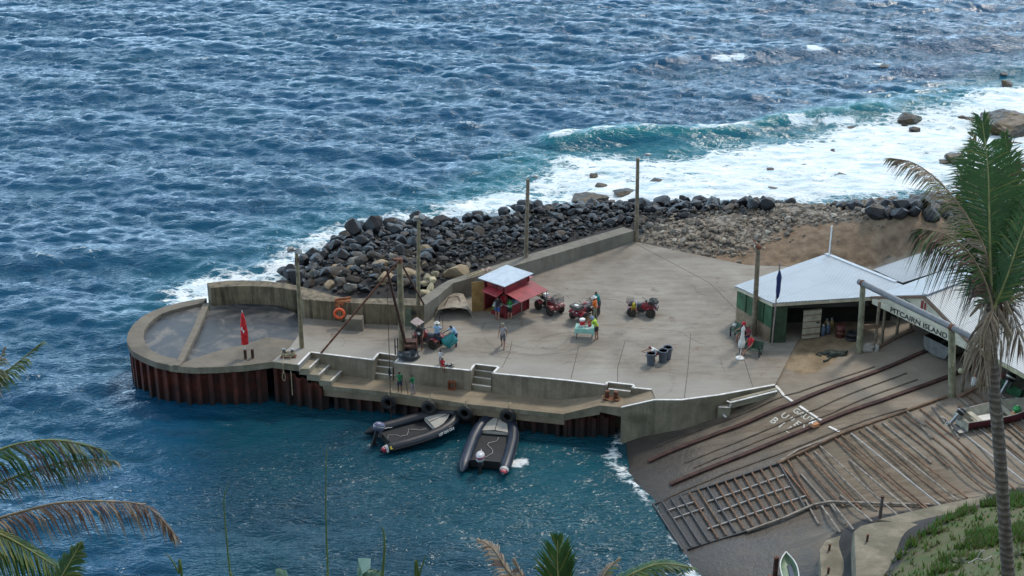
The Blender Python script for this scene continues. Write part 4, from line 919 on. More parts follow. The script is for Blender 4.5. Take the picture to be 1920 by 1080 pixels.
o = thing('fish_crate', 'open orange brown crate standing on the ledge against the quay wall', 'crate', P(847.5, 729.5, 1.65), R(-13)); mm_ = pm('orange_crate', (.30, .075, .03), .8, .4, 5)
for nm, c, d in (('back_panel', (0, .16, .3), (.42, .03, .6)), ('side_panel', (-.2, 0, .27), (.03, .34, .54)), ('side_panel', (.2, 0, .27), (.03, .34, .54)), ('base_panel', (0, 0, .03), (.42, .34, .06)), ('top_panel', (0, 0, .53), (.42, .34, .03))):
    m = MB(); m.box(c, d); m.build(nm, mm_, o)
# green wall boards and jersey block at wall corner
o = thing('plank', 'green weathered plank leaning in the wall corner behind the crane', 'plank', P(766, 612, 3.0), R(-5)); m = MB(); m.box((0, .12, .6), (.34, .07, 1.2), rot=Matrix.Rotation(-.15, 3, 'X')); m.build('board', pm('green_board', (.09, .11, .07), .9), o)
o = thing('wall_drain', 'small square drain hole in the end of the straight parapet near the corner', 'drain', P(776, 587, 3.9)+Vector((0, .0, 0)), R(-5)); m = MB(); m.box((0, -.02, 0), (.24, .08, .26)); m.build('opening', M_black, o)
# ---------------- upturned trailer deck
o = thing('upturned_hull', 'upturned beige plywood hull with arched open end, resting beside the breakwater wall', 'hull', P(850, 596, 3.0), R(3)); hm = pm('grey_plywood', (.30, .26, .20), .85, .3, 2.5, dirt=.4)
W2 = 1.28; rows = []; rin = []
for j, (y, w0, h0) in enumerate([(0, 1.30, .72), (1.0, 1.15, .70), (2.0, 1.02, .66), (2.6, .92, .60)]):
    pr = [(-w0, .0 if j == 0 else .1), (-w0 * .78, h0 * .85), (-w0 * .4, h0), (0, h0 * 1.04), (w0 * .4, h0), (w0 * .78, h0 * .85), (w0, .0 if j == 0 else .1)]
    rows.append([Vector((x, y, z)) for x, z in pr]); rin.append([Vector((x * .95, y + .02, z - .06 if z > .2 else z)) for x, z in pr])
m = MB(); m.sheet(rows, smooth=False); m.sheet([r[::-1] for r in rin], smooth=False); m.sheet([rin[0], rows[0]], smooth=False); m.sheet([rows[-1], [Vector((v.x, v.y, 0)) for v in rows[-1]]], smooth=False); m.build('hull', hm, o)
m = MB(); m.tube([(-.55, .45, .78), (-.25, 1.6, .76), (.35, 1.65, .76), (.5, .9, .78)], .03, 6); m.build('rope_line', M_black, o)
m = MB(); m.box((0, -.02, .70), (.34, .12, .12)); m.build('keel_block', pm('dark_wood', (.07, .05, .035)), o)
for s in (-1, 1): m = MB(); m.bar((s * 1.22, -.02, .02), (s * 1.42, -.1, .02), .12, .05); m.build('foot', hm, o)
# ---------------- kiosk
KC = [P(908, 586, 3), P(947, 598.5, 3), P(1000, 574, 3)]     # left, front corner, right of the base
kx = (KC[2] - KC[1]); kw = kx.length; kx.normalize(); ky = (KC[0] - KC[1]); kd = ky.length; ang = math.atan2(kx.y, kx.x)
ky = Vector((-kx.y, kx.x, 0)); kd = abs((KC[0] - KC[1]).dot(ky)) + .3
kd = 1.95; kw = 2.3
o = thing('kiosk', 'small red plywood kiosk with white roof and propped red awnings', 'kiosk', KC[1], ang)
mr = pm('red_board', (.21, .014, .020), .6, .35, 2, dirt=.35); mr2 = pm('red_awning', (.30, .026, .036), .5, .3, 2, dirt=.25); mw = pm('kiosk_roof', (.44, .48, .52), .4, .12, 3, .1); mo = pm('plywood', (.36, .215, .075), .8, .25, 2)
H1, H2 = 2.35, 2.05
m = MB(); m.box((kw / 2, .03, .48), (kw, .05, .95)); m.build('front_wall', mr, o); m = MB(); m.box((kw / 2, .03, H1 - .22), (kw, .05, .5)); m.build('front_panel', mr, o)
m = MB(); m.box((.03, kd / 2 - .35, .15), (.05, kd - .7, .3)); m.box((.03, .35, .5), (.05, .7, 1.0)); m.box((.03, .75, 1.1), (.05, .18, 2.2)); m.box((.03, kd * .45, H1 - .2), (.05, kd * .75, .45)); m.box((.03, kd - .1, 1.1), (.05, .08, 2.2)); m.build('side_wall', mr, o)
m = MB(); m.box((kw - .03, kd / 2, 1.1), (.05, kd, 2.2)); m.build('side_wall', mr, o); m = MB(); m.box((kw / 2, kd, 1.05), (kw, .05, 2.1)); m.build('back_wall', mr, o)
for x in (.05, kw - .05): m = MB(); m.box((x, 0, H1 / 2), (.09, .09, H1)); m.build('post', mr, o)
m = MB(); m.box((kw / 2, kd / 2, .04), (kw - .1, kd - .1, .06)); m.build('floor', mo, o)
m = MB(); m._add([(-.25, -.2, 2.42), (kw + .15, -.25, 2.50), (kw + .2, kd + .25, 2.36), (-.2, kd + .3, 2.28), (-.25, -.2, 2.47), (kw + .15, -.25, 2.55), (kw + .2, kd + .25, 2.41), (-.2, kd + .3, 2.33)], [(3, 2, 1, 0), (4, 5, 6, 7), (0, 1, 5, 4), (1, 2, 6, 5), (2, 3, 7, 6), (3, 0, 4, 7)]); m.build('roof', mw, o)
m = MB(); m.bar((.05, kd - .05, 1.05), (-.62, kd + .45, 1.05), .05, 2.1); m.build('open_door', mo, o)
m = MB(); m._add([(-.1, -.05, 1.92), (kw + .15, -.05, 1.95), (kw + .15, -1.55, 1.72), (-.1, -1.5, 1.70), (-.1, -.05, 1.95), (kw + .15, -.05, 1.98), (kw + .15, -1.55, 1.75), (-.1, -1.5, 1.73)], [(3, 2, 1, 0), (4, 5, 6, 7), (0, 1, 5, 4), (1, 2, 6, 5), (2, 3, 7, 6), (3, 0, 4, 7)]); aw = m.build('awning', mr2, o)
for x in (0, kw + .1): m = MB(); m.tube([(x, -1.48, 0), (x, -1.46, 1.72)], .03, 6); m.build('awning_prop', M_pole, aw)
m = MB(); m._add([(-.02, .1, 1.93), (-.02, 1.45, 1.93), (-.72, 1.40, 1.80), (-.75, .05, 1.78), (-.02, .1, 1.96), (-.02, 1.45, 1.96), (-.72, 1.40, 1.83), (-.75, .05, 1.81)], [(0, 1, 2, 3), (7, 6, 5, 4), (4, 5, 1, 0), (5, 6, 2, 1), (6, 7, 3, 2), (7, 4, 0, 3)]); m.build('awning', mr2, o)
m = MB(); m._add([(kw, .3, 1.96), (kw + .85, .35, 1.84), (kw + .85, 1.5, 1.84), (kw, 1.5, 1.96), (kw, .3, 1.99), (kw + .85, .35, 1.87), (kw + .85, 1.5, 1.87), (kw, 1.5, 1.99)], [(3, 2, 1, 0), (4, 5, 6, 7), (0, 1, 5, 4), (1, 2, 6, 5), (2, 3, 7, 6), (3, 0, 4, 7)]); m.build('awning', mr2, o)
m = MB(); m.box((kw / 2, -.12, .98), (kw, .42, .04)); m.build('counter', pm('counter_top', (.45, .46, .47), .5), o)
m = MB(); m.box((-.1, .42, 1.0), (.36, .62, .04)); m.build('counter', pm('counter_top', (.45, .46, .47), .5), o)
for i, (x, y, c, nm, lab) in enumerate([(.3, -.15, (.6, .6, .58), 'tub', 'white tub at the left end of the kiosk counter'), (.7, -.1, (.10, .16, .28), 'tub', 'dark blue tub on the kiosk front counter'), (1.5, -.12, (.35, .40, .48), 'tub', 'grey blue tub on the right of the kiosk front counter')]):
    q = o.matrix_basis @ Vector((x, y, 1.0)); q = KC[1] + Matrix.Rotation(ang, 3, 'Z') @ Vector((x, y, 1.0)); t = thing(nm, lab, 'tub', q); m = MB(); m.lathe([(.10, 0), (.15, .14), (.16, .16), (.13, .15), (.001, .12)], n=12); m.build('bowl', pm('tub%d' % i, c, .5), t)
KIOSK = (KC[1], ang)
q = KC[1] + Matrix.Rotation(ang, 3, 'Z') @ Vector((.35, 1.25, .08)); t = thing('bucket', 'green bucket with a white bag standing inside the kiosk side opening', 'bucket', q); m = MB(); m.lathe([(.14, 0), (.19, .38), (.17, .38), (.13, .03)], n=14); m.build('bucket', pm('green_plastic', (.12, .22, .05), .5), t); m = MB(); m.sheet(blob((0, 0, .3), (.15, .15, .28), 4)); m.build('bag', M_white, t)
# sparkly bottles scrap on wall
o = thing('driftwood_bundle', 'pale rods and scrap lying on top of the wall above the kiosk', 'scrap', P(902, 511, 4.28), ang)
m = MB(); rr_ = random.Random(2)
for i in range(7): a = rr_.uniform(-.3, .3); m.tube([(-1.2 + rr_.uniform(-.2, .2), a, .05 + i * .01), (.7 + rr_.uniform(-.3, .3), a * .3, .06)], .02, 5)
m.build('rods', M_rope, o); m = MB()
for i in range(16): m.box((.5 + rr_.uniform(-.35, .35), rr_.uniform(-.25, .25), .06), (.12, .07, .08), rz=rr_.uniform(0, 3))
m.build('scrap', pm('pinkish_scrap', (.62, .42, .34), .6, .4, 9), o)
# ---------------- table, cooler, bucket of sticks
tb = P(1096, 634, 3.0); o = thing('folding_table', 'folding table with dark legs under the mint cloth in the middle of the yard', 'table', tb, R(-8)); 
m = MB(); m.box((0, .1, .74), (1.15, .72, .035)); m.build('tabletop', M_white, o)
for x in (-.5, .5):
    for y in (-.2, .4): m = MB(); m.tube([(x, y, 0), (x * .96, y, .73)], .02, 6); m.build('leg', M_black, o)
cl = thing('tablecloth', 'mint green tablecloth draped over the folding table', 'tablecloth', tb, R(-8)); rows = []
zt_ = .765
per = [(-.6, -.28), (.6, -.28), (.6, .48), (-.6, .48)]
m = MB(); m.box((0, .1, zt_), (1.2, .77, .012)); m.build('cloth_top', pm('mint_cloth', (.26, .50, .42), .75, .15, 4), cl)
m = MB(); N_ = 80; A = []; B = []; C2_ = []
for i in range(N_ + 1):
    s = (i % N_) / N_ * 4; k = int(s) % 4; f = s - int(s); a, c = per[k], per[(k + 1) % 4]; x, y = a[0] + (c[0] - a[0]) * f, a[1] + (c[1] - a[1]) * f; w2 = .018 * math.sin(i * 1.9)
    fl = 1.03 + w2; A.append(Vector((x, y, zt_ + .006))); B.append(Vector((x * (1.01), (y - .1) * 1.02 + .1, zt_ - .1))); C2_.append(Vector((x * fl, (y - .1) * (fl + .02) + .1, zt_ - .30 - .05 * abs(math.sin(f * math.pi)) * 0 - (.12 if min(f, 1 - f) < .06 else 0))))
m.sheet([C2_, B, A]); m.build('cloth_skirt', pm('mint_cloth', (.26, .50, .42)), cl)
M_red = pm('red_plastic', (.55, .012, .022), .4, .1, 4)
q = Matrix.Rotation(R(-8), 3, 'Z')
c = tb + q @ Vector((-.18, .2, .78)); o = thing('drinks_cooler', 'red drum cooler with a white lid standing on the mint cloth', 'cooler', c); m = MB(); m.lathe([(.14, 0), (.17, .03), (.17, .36), (.15, .37)], n=18); m.build('body', M_red, o)
m = MB(); m.lathe([(.18, .36), (.19, .40), (.18, .47), (.12, .49), (.001, .49)], n=18); m.build('lid', M_white, o); m = MB(); m.lathe([(.17, 0), (.175, .0), (.175, .06), (.17, .06)], n=18); m.tube([(0, -.17, .1), (0, -.24, .08), (0, -.24, .04)], .02, 6); m.build('tap', M_white, o)
c = tb + q @ Vector((.30, .22, .78)); o = thing('bucket_of_sticks', 'red bucket holding a bunch of brown sticks on the mint cloth', 'bucket', c); m = MB(); m.lathe([(.10, 0), (.15, .3), (.13, .3), (.09, .03)], n=16); m.build('bucket', M_red, o); m = MB()
for i in range(26): a = rr_.uniform(0, 6.28); r_ = rr_.uniform(.1, .32); m.tube([(.06 * math.cos(a), .06 * math.sin(a), .08), (r_ * math.cos(a), r_ * math.sin(a), rr_.uniform(.5, .68))], .008, 4)
m.build('sticks', pm('brown_sticks', (.33, .17, .06), .9), o)
for i, (x, y, lab) in enumerate([(-.38, -.02, 'leftmost white cup before the red cooler'), (-.24, -.04, 'second white cup before the red cooler'), (-.1, .0, 'third white cup before the red cooler'), (.04, .08, 'white cup between the cooler and the stick bucket')]):
    o = thing('cup', lab, 'cup', tb + q @ Vector((x, y, .775))); m = MB(); m.lathe([(.03, 0), (.045, .12), (.04, .12), (.028, .01)], n=10); m.build('cup', M_white, o)
o = thing('paper_sheets', 'white paper sheets lying on the front of the mint cloth', 'paper', tb + q @ Vector((.22, -.12, .777))); m = MB(); m.box((0, 0, 0), (.3, .2, .008), rz=.2); m.box((.08, .05, .008), (.28, .18, .006), rz=-.1); m.build('sheets', M_white, o)
# ---------------- bins
mb_ = pm('bin_grey', (.085, .10, .125), .55, .15, 5)
bin0 = None
for px, py, lab in [(1220, 684, 'front dark grey bin, leftmost of the three standing in the yard'), (1242.5, 679, 'middle dark grey bin, widest of the three'), (1251, 673, 'rear dark grey bin partly hidden behind the middle one')]:
    if bin0 is None:
        o = thing('rubbish_bin', lab, 'bin', P(px, py, 3.0), 0, 'grey rubbish bins in the yard'); m = MB(); m.lathe([(.22, 0), (.29, .78), (.30, .80), (.265, .80), (.255, .72), (.20, .05), (.001, .05)], n=22); bo = m.build('barrel', mb_, o)
        m = MB(); m.lathe([(.285, .76), (.315, .76), (.315, .83), (.285, .83), (.285, .76)], n=22); m.build('rim', pm('bin_rim', (.13, .15, .19), .5), o)
        for s in (-1, 1): m = MB(); m.tube([(s * .29, -.08, .62), (s * .34, -.06, .60), (s * .34, .06, .60), (s * .29, .08, .62)], .018, 6); m.build('handle', mb_, o)
        bin0 = o
    else: c = copy_tree(bin0); c.location = P(px, py, 3.0); c['label'] = lab
# ---------------- benches and umbrella
mg = pm('bench_green', (.045, .095, .06), .7, .2, 4)
def bench(p, rz, label):
    o = thing('bench', label, 'bench', p, rz, 'green benches by the shed')
    m = MB(); m.box((0, 0, .43), (1.45, .42, .05)); m.build('seat', mg, o); m = MB(); m.box((0, .24, .68), (1.45, .05, .42), rot=Matrix.Rotation(-.18, 3, 'X')); m.build('backrest', mg, o)
    for x in (-.62, .62):
        for y in (-.17, .2): m = MB(); m.box((x, y, .21), (.07, .07, .42)); m.build('leg', M_black, o)
        m = MB(); m.box((x, 0, .64), (.07, .46, .05)); m.build('armrest', M_black, o); m = MB(); m.box((x, -.18, .53), (.06, .06, .22)); m.build('arm_support', M_black, o)
    return o
BR = R(-58)
B1 = P(1385, 636, 3.0); bench(B1, BR, 'far green bench by the shed wall with one end empty')
B2 = P(1407, 664, 3.0); bench(B2, R(-28), 'near green bench behind the furled white umbrella, under the red shirted sitter')
ub = P(1387.5, 672, 3.0); o = thing('furled_umbrella', 'furled white parasol on a round white base in front of the benches', 'umbrella', ub); hz = ztop(ub, 611) - 3
M_cloth = pm('white_canvas', (.66, .64, .60), .8, .12, 3)
m = MB(); m.lathe([(.001, .0), (.27, .0), (.28, .05), (.2, .09), (.04, .10), (.04, .22), (.001, .22)], n=24); m.build('base', M_white, o); m = MB(); m.tube([(0, 0, .1), (.12, .05, hz)], .025, 8); m.build('pole', M_white, o)
m = MB(); rows = []
for i in range(14):
    t_ = i / 13; r_ = .20 * math.sin(math.pi * min(1, .08 + t_ * .52)) * (1 - t_ * .0) if t_ < .45 else .2 * (1 - (t_ - .45) / .55 * .62)
    z = .75 + t_ * (hz - .8); r_ = [.13, .19, .21, .20, .17, .14, .12, .11, .10, .10, .10, .12, .10, .03][i]
    rows.append([Vector((.1 * (z / hz) + math.cos(a) * r_ * (1 + .12 * math.sin(a * 8)), .04 + math.sin(a) * r_ * (1 + .12 * math.sin(a * 8)), z)) for a in [2 * math.pi * k / 32 for k in range(33)]])
m.sheet(rows); m.build('canopy', M_cloth, o)
# ================================================================ SHEDS, GANTRY, SLIPWAY GEAR, BOATS
UB = Vector((math.cos(R(36.5)), math.sin(R(36.5)), 0)); UA = Vector((math.cos(R(-57.5)), math.sin(R(-57.5)), 0))
def corr(name, c, ax, rough=.45):
    g = NG(name); pr = g.N('ShaderNodeVectorMath', operation='DOT_PRODUCT'); g.L(g.N('ShaderNodeNewGeometry').outputs['Position'], pr.inputs[0]); pr.inputs[1].default_value = tuple(ax)
    s = g.math('SINE', g.math('MULTIPLY', pr.outputs['Value'], 2 * math.pi / .17)); v = g.pos(); n = g.noise(v, .5, 6, .6)
    col = g.ramp(n, [(.3, dk(c, .80)), (.7, c)]); st2 = g.noise(g.pos((.9, .9, .9)), 2.2, 7, .7); col = g.mix(g.ramp(st2, [(.6, 0.0), (.74, .35)]), col, (.22, .17, .13)); col = g.mix(g.math('MULTIPLY', g.math('SUBTRACT', .5, g.math('MULTIPLY', s, .5)), .55), col, dk(c, .55))
    lap = g.N('ShaderNodeVectorMath', operation='DOT_PRODUCT'); g.L(g.N('ShaderNodeNewGeometry').outputs['Position'], lap.inputs[0]); lap.inputs[1].default_value = (-ax[1], ax[0], 0)
    fr = g.math('FRACT', g.math('MULTIPLY', lap.outputs['Value'], .38)); col = g.mix(g.math('MULTIPLY', g.math('LESS_THAN', fr, .02), .45), col, dk(c, .4))
    return g.fin(col, rough, g.bump(s, .6, .03), .25)
M_rf1 = corr('shed_roof', (.46, .485, .505), UB); M_rf2 = corr('boat_roof', (.48, .50, .51), UB); M_rf3 = corr('pale_roof', (.51, .525, .525), UB); M_ridge = pm('ridge_cap', (.42, .46, .50), .5, .1, 3)
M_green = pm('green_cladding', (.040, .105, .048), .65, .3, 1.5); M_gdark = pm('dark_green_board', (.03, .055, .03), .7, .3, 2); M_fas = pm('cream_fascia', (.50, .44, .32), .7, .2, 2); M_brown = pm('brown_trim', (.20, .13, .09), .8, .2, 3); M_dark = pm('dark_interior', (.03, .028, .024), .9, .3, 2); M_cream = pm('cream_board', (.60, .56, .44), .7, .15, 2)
A0 = P(1377.6, 535.4, 5.5)
def rz1(x, y): return 5.5 + .09 * ((x - A0.x) * UA.x + (y - A0.y) * UA.y)
def onroof(px, py):
    z = 5.6
    for _ in range(30): p = P(px, py, z); z = rz1(p.x, p.y)
    return P(px, py, z)
rB, rC, rD, rV, rAp = onroof(1449, 567.8), onroof(1637, 556), onroof(1693, 534), onroof(1680, 529), onroof(1549, 476)
def slab(b, pts, th, mi=0):
    n = len(pts); lo = [p - Vector((0, 0, th)) for p in pts]; b._add(pts, [list(range(n))], mi); b._add(lo, [list(range(n))[::-1]], mi); b._add(pts + lo, [((i + 1) % n, i, n + i, n + (i + 1) % n) for i in range(n)], mi)
shed = thing('storage_shed', 'green shed with wide pale corrugated roof and open dark front by the yard', 'shed', Vector((rB.x, rB.y, 3.0)))
b = MB(); slab(b, [A0, rB, rC, rD, rV, rAp][::1], .07); ro = b.build('roof', M_rf1, shed, world=True)
b = MB(); b.bar(rAp + Vector((0, 0, .03)), rV + Vector((0, 0, .03)), .28, .05); b.build('ridge_cap', M_ridge, ro, world=False) if False else b.build('ridge_cap', M_ridge, shed, world=True)
b = MB()
for a, c in ((A0, rB), (rB, rC)):
    d = (c - a).normalized(); b.bar(a - Vector((0, 0, .17)) + d * .05, c - Vector((0, 0, .17)), .05, .17)
b.build('fascia', M_fas, shed, world=True)
wA = A0 + UB * .12 + UA * .15; wB = rB + UB * .12 - UA * .1
def wallq(a, c, z0, z1a, z1c, th, mat, name, par):
    b = MB(); d = (c - a); d.z = 0; d.normalize(); n = Vector((-d.y, d.x, 0)) * th
    q = [Vector((a.x, a.y, z0)), Vector((c.x, c.y, z0)), Vector((c.x, c.y, z1c)), Vector((a.x, a.y, z1a))]; r = [v + n for v in q]
    b._add(q + r, [(0, 1, 2, 3), (7, 6, 5, 4), (0, 4, 5, 1), (1, 5, 6, 2), (2, 6, 7, 3), (3, 7, 4, 0)]); return b.build(name, mat, par, world=True)
M_shbase = concrete('shed_base', (.30, .235, .165), (.17, .125, .085), streak=.3, sc_=.9)
wallq(wA, wB, 4.02, 5.36, 5.62, .08, M_green, 'side_wall', shed); wallq(wA, wB, 2.8, 4.0, 4.0, .14, M_shbase, 'base_wall', shed)
b = MB()
for f in (.27, .52, .77): p = wA.lerp(wB, f); b.box((p.x - .02, p.y - .02, 4.7), (.05, .05, 1.32), rz=R(-57))
b.build('batten', M_gdark, shed, world=True)
FD = (rC - rB); FD.z = 0; FL = FD.length; FD.normalize(); FN = Vector((-FD.y, FD.x, 0))
fp = lambda t, n=0, z=3.0: Vector((rB.x + FD.x * t + FN.x * n, rB.y + FD.y * t + FN.y * n, z))
wallq(fp(.02, .12), fp(1.0, .12), 2.8, 5.62, 5.62, .08, M_gdark, 'front_panel', shed)
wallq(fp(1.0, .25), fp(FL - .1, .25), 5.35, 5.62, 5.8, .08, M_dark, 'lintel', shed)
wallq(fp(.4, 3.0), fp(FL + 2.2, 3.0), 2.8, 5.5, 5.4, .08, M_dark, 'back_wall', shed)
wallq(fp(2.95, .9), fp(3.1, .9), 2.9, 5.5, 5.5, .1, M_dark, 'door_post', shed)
wallq(wA + UB * .1, rAp + UA * .2 - UB * .1, 2.8, 5.4, 5.4, .08, M_green, 'rear_wall', shed)
dl = P(1503, 636, 3.08); dr = P(1536, 632.5, 3.08); door = MB(); dd = (dr - dl).normalized(); dn = Vector((-dd.y, dd.x, 0))
door.box(((dl + dr) / 2 + Vector((0, 0, 1.02))), ((dr - dl).length, .06, 2.0), rz=math.atan2(dd.y, dd.x)); do = door.build('door', pm('pale_door', (.40, .36, .28), .75, .2, 3, dirt=.3), shed, world=True)
b = MB()
for z in (.3, .75, 1.2, 1.65, 2.0): b.box(((dl + dr) / 2 + Vector((0, 0, z)) - dn * .045), ((dr - dl).length, .02, .05 if z > .4 else .11), rz=math.atan2(dd.y, dd.x))
b.build('door_ledge', M_brown, shed, world=True); b = MB(); b.box(dr + Vector((0, 0, 1.1)) - dn * .07 - dd * .2, (.2, .05, .08)); b.build('door_handle', M_black, shed, world=True)
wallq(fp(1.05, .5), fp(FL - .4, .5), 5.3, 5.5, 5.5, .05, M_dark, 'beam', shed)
# things in the open front
def gasb(px, py, c1, label):
    o = thing('gas_bottle', label, 'gas bottle', P(px, py, 3.1)); m = MB(); m.lathe([(.10, 0), (.16, .04), (.16, .5), (.10, .62), (.05, .66), (.05, .72), (.001, .72)], n=14); m.build('bottle', pm('gas_' + label[:6], c1, .5), o); m = MB(); m.lathe([(.09, .66), (.09, .78), (.07, .78), (.07, .66)], n=12); m.build('collar', M_steel, o)
gasb(1542, 629, (.10, .14, .22), 'blue gas bottle just right of the pale shed door'); gasb(1551, 626, (.08, .12, .20), 'second blue gas bottle from the pale shed door'); gasb(1549, 618, (.42, .34, .14), 'yellowish gas bottle standing behind the two blue ones'); gasb(1558, 617, (.40, .30, .12), 'rusty yellow gas bottle beside the dark drum')
o = thing('oil_drum', 'dark reddish oil drum in the shed opening', 'drum', P(1575, 632, 3.1)); m = MB(); m.lathe([(.28, 0), (.29, .02), (.28, .3), (.295, .31), (.28, .32), (.28, .6), (.295, .61), (.28, .62), (.29, .88), (.27, .88), (.001, .86)], n=20); m.build('drum', pm('drum_red', (.11, .03, .025), .6), o)
for k, (px, py, z, lab) in enumerate([(1597, 634, 3.22, 'lower of two old tyres lying in the shed opening'), (1600, 626, 3.5, 'upper of two old tyres lying in the shed opening')]):
    o = thing('old_tyre', lab, 'tyre', P(px, py, z)); m = MB(); m.lathe([(.22, -.1), (.38, -.12), (.44, 0), (.38, .12), (.22, .1), (.30, 0), (.22, -.1)], n=20); m.build('tyre', M_black, o)
o = thing('fishing_net', 'dark green net heap lying on the sand by the slipway', 'net', PG(1566, 665)); nm = pm('net_green', (.05, .065, .05), .9, .5, 8, bump=.6); m = MB(); m.sheet(blob((0, 0, -.03), (.75, .38, .28), 21, amp=.4)); m.build('heap', nm, o); m = MB(); m.tube([(-.6, -.1, .05), (-1.0, .2, .05), (-1.2, 0, .04), (-.9, -.25, .04)], .04, 6); m.tube([(-.3, -.3, .05), (-.6, -.8, .04), (-.9, -.95, .04)], .06, 6); m.build('rope_tail', nm, o)
# ---------------- boat shed
C0 = P(1637, 555, 6.2); E0 = P(1824, 645, 6.2); UAe = (E0 - C0).normalized(); ap_xy = (C0 + E0) / 2; apx = P(1725, 552.6, 7.6); AP = Vector((ap_xy.x, ap_xy.y, ztop(Vector((ap_xy.x, ap_xy.y, 6)), 552.6)))
bs = thing('boat_shed', 'open boat shed with gabled corrugated roof and the island name painted on its front', 'boat shed', Vector((C0.x, C0.y, 3.2)))
LB = 13.0
b = MB(); slab(b, [C0 - UB * .0, AP, AP + UB * LB, C0 + UB * LB][::-1], .06); b.build('roof', M_rf2, bs, world=True)
b = MB(); slab(b, [AP, E0, E0 + UB * LB, AP + UB * LB][::-1], .06); b.build('roof', M_rf3, bs, world=True)
b = MB(); b.bar(AP + Vector((0, 0, .05)), AP + UB * LB + Vector((0, 0, .05)), .34, .05); b.build('ridge_cap', M_ridge, bs, world=True)
nF = -UB
b = MB()
for a, c in ((C0 - UAe * .1, AP), (AP, E0 + UAe * .1)): b.bar(a + nF * .10 - Vector((0, 0, .12)), c + nF * .10 - Vector((0, 0, .12)), .05, .16)
b.build('rake_trim', M_brown, bs, world=True)
b = MB(); q = [C0 - Vector((0, 0, .1)), E0 - Vector((0, 0, .1)), AP - Vector((0, 0, .14))]; q = [v + nF * .02 for v in q]; r = [v - nF * .05 for v in q]; b._add(q + r, [(0, 1, 2), (5, 4, 3), (0, 3, 4, 1), (1, 4, 5, 2), (2, 5, 3, 0)]); gb = b.build('gable_board', M_cream, bs, world=True)
b = MB(); s0 = C0 + UAe * .05 + nF * .07 - Vector((0, 0, .26)); s1 = E0 + UAe * .1 + nF * .07 - Vector((0, 0, .26)); b.bar(s0, s1, .05, .44); b.build('sign_board', M_cream, bs, world=True)
def text(s, size, M4, mat, name, parent, ext=.01, shear=0):
    cu = bpy.data.curves.new(name, 'FONT'); cu.body = s; cu.size = size; cu.extrude = ext; cu.align_x = 'CENTER'; cu.align_y = 'CENTER'; cu.offset = .008; cu.shear = shear
    t = bpy.data.objects.new(name, cu); COL.objects.link(t); dg = bpy.context.evaluated_depsgraph_get(); me = bpy.data.meshes.new_from_object(t.evaluated_get(dg)); bpy.data.objects.remove(t); me.name = name
    me.transform(M4); me.materials.clear(); me.materials.append(mat); o = bpy.data.objects.new(name, me); COL.objects.link(o)
    if parent is not None: o.parent = parent
    return o
def frame_m(o, x, y):      # matrix with given x and y axes
    x = x.normalized(); z = x.cross(y).normalized(); y = z.cross(x); m = Matrix((x, y, z)).transposed().to_4x4(); return Matrix.Translation(o) @ m
tx = s0.lerp(s1, .475) + nF * .035 - bs.location
M_ink = pm('black_lettering', (.03, .03, .03), .7, .1, 3, bump=0)
t_ = text('PITCAIRN ISLAND', .46, Matrix.Identity(4), M_ink, 'sign_lettering', bs)
wid = max(v.co.x for v in t_.data.vertices) * 2; t_.data.transform(frame_m(tx, UAe, Vector((0, 0, 1))) @ Matrix.Scale(4.6 / wid, 4, (1, 0, 0)) @ Matrix.Scale(1.0, 4))
t_ = text('The', .55, frame_m(C0.lerp(E0, .36) + nF * .06 + Vector((0, 0, .62)) - bs.location, UAe, Vector((0, 0, 1))), pm('faded_green_ink', (.22, .30, .22), .8), 'gable_lettering', bs, shear=.3)
t_ = text('nd of the', .42, frame_m(C0.lerp(E0, .70) + nF * .06 + Vector((0, 0, .42)) - bs.location, UAe, Vector((0, 0, 1))), pm('faded_grey_ink', (.22, .25, .30), .8), 'gable_lettering', bs, shear=.3)
b = MB(); e = C0.lerp(E0, .50) + nF * .06 + Vector((0, 0, .95)); b.bar(e + Vector((-.02, 0, -.25)), e + Vector((-.02, 0, .3)), .04, .16); b.bar(e + UAe * .22 + Vector((0, 0, -.2)), e + UAe * .22 + Vector((0, 0, .25)), .04, .12); b.build('painted_emblem', pm('faded_red', (.45, .12, .12), .8), bs, world=True)
M_post = pm('timber_post', (.24, .20, .145), .85, .3, 3, bump=.4)
for px, py, pt in [(1640,653,565),(1653,643,573),(1681,630,584),(1707,618,598)]:
    g = P(px, py, 3.25); b = MB(); b.tube([g, Vector((g.x, g.y, ztop(g, pt)))], .10, 8); b.build('post', M_post, bs, world=True)
for px, py, pt in [(1803,734,662),(1822,720,668)]:
    g = P(px, py, 3.3); b = MB(); b.tube([g, Vector((g.x, g.y, ztop(g, pt)))], .12, 8); b.build('post', M_post, bs, world=True)
b = MB(); b.bar(P(1640,655,3.3), P(1712,620,3.45), .2, .22); b.build('sill_beam', M_brown, bs, world=True)
b = MB(); b.bar(P(1797,745,3.35), P(1850,718,3.45), .2, .22); b.build('sill_beam', M_brown, bs, world=True)
bw = [C0 + UB * 9.5, E0 + UB * 9.5]; wallq(bw[0] + UA * .1, bw[1], 3.0, 6.1, 6.1, .1, M_dark, 'back_wall', bs); wallq(C0 + UB * 4.5 + UA * .2, C0 + UB * 9.5 + UA * .2, 3.0, 6.0, 6.0, .1, M_dark, 'side_wall', bs)
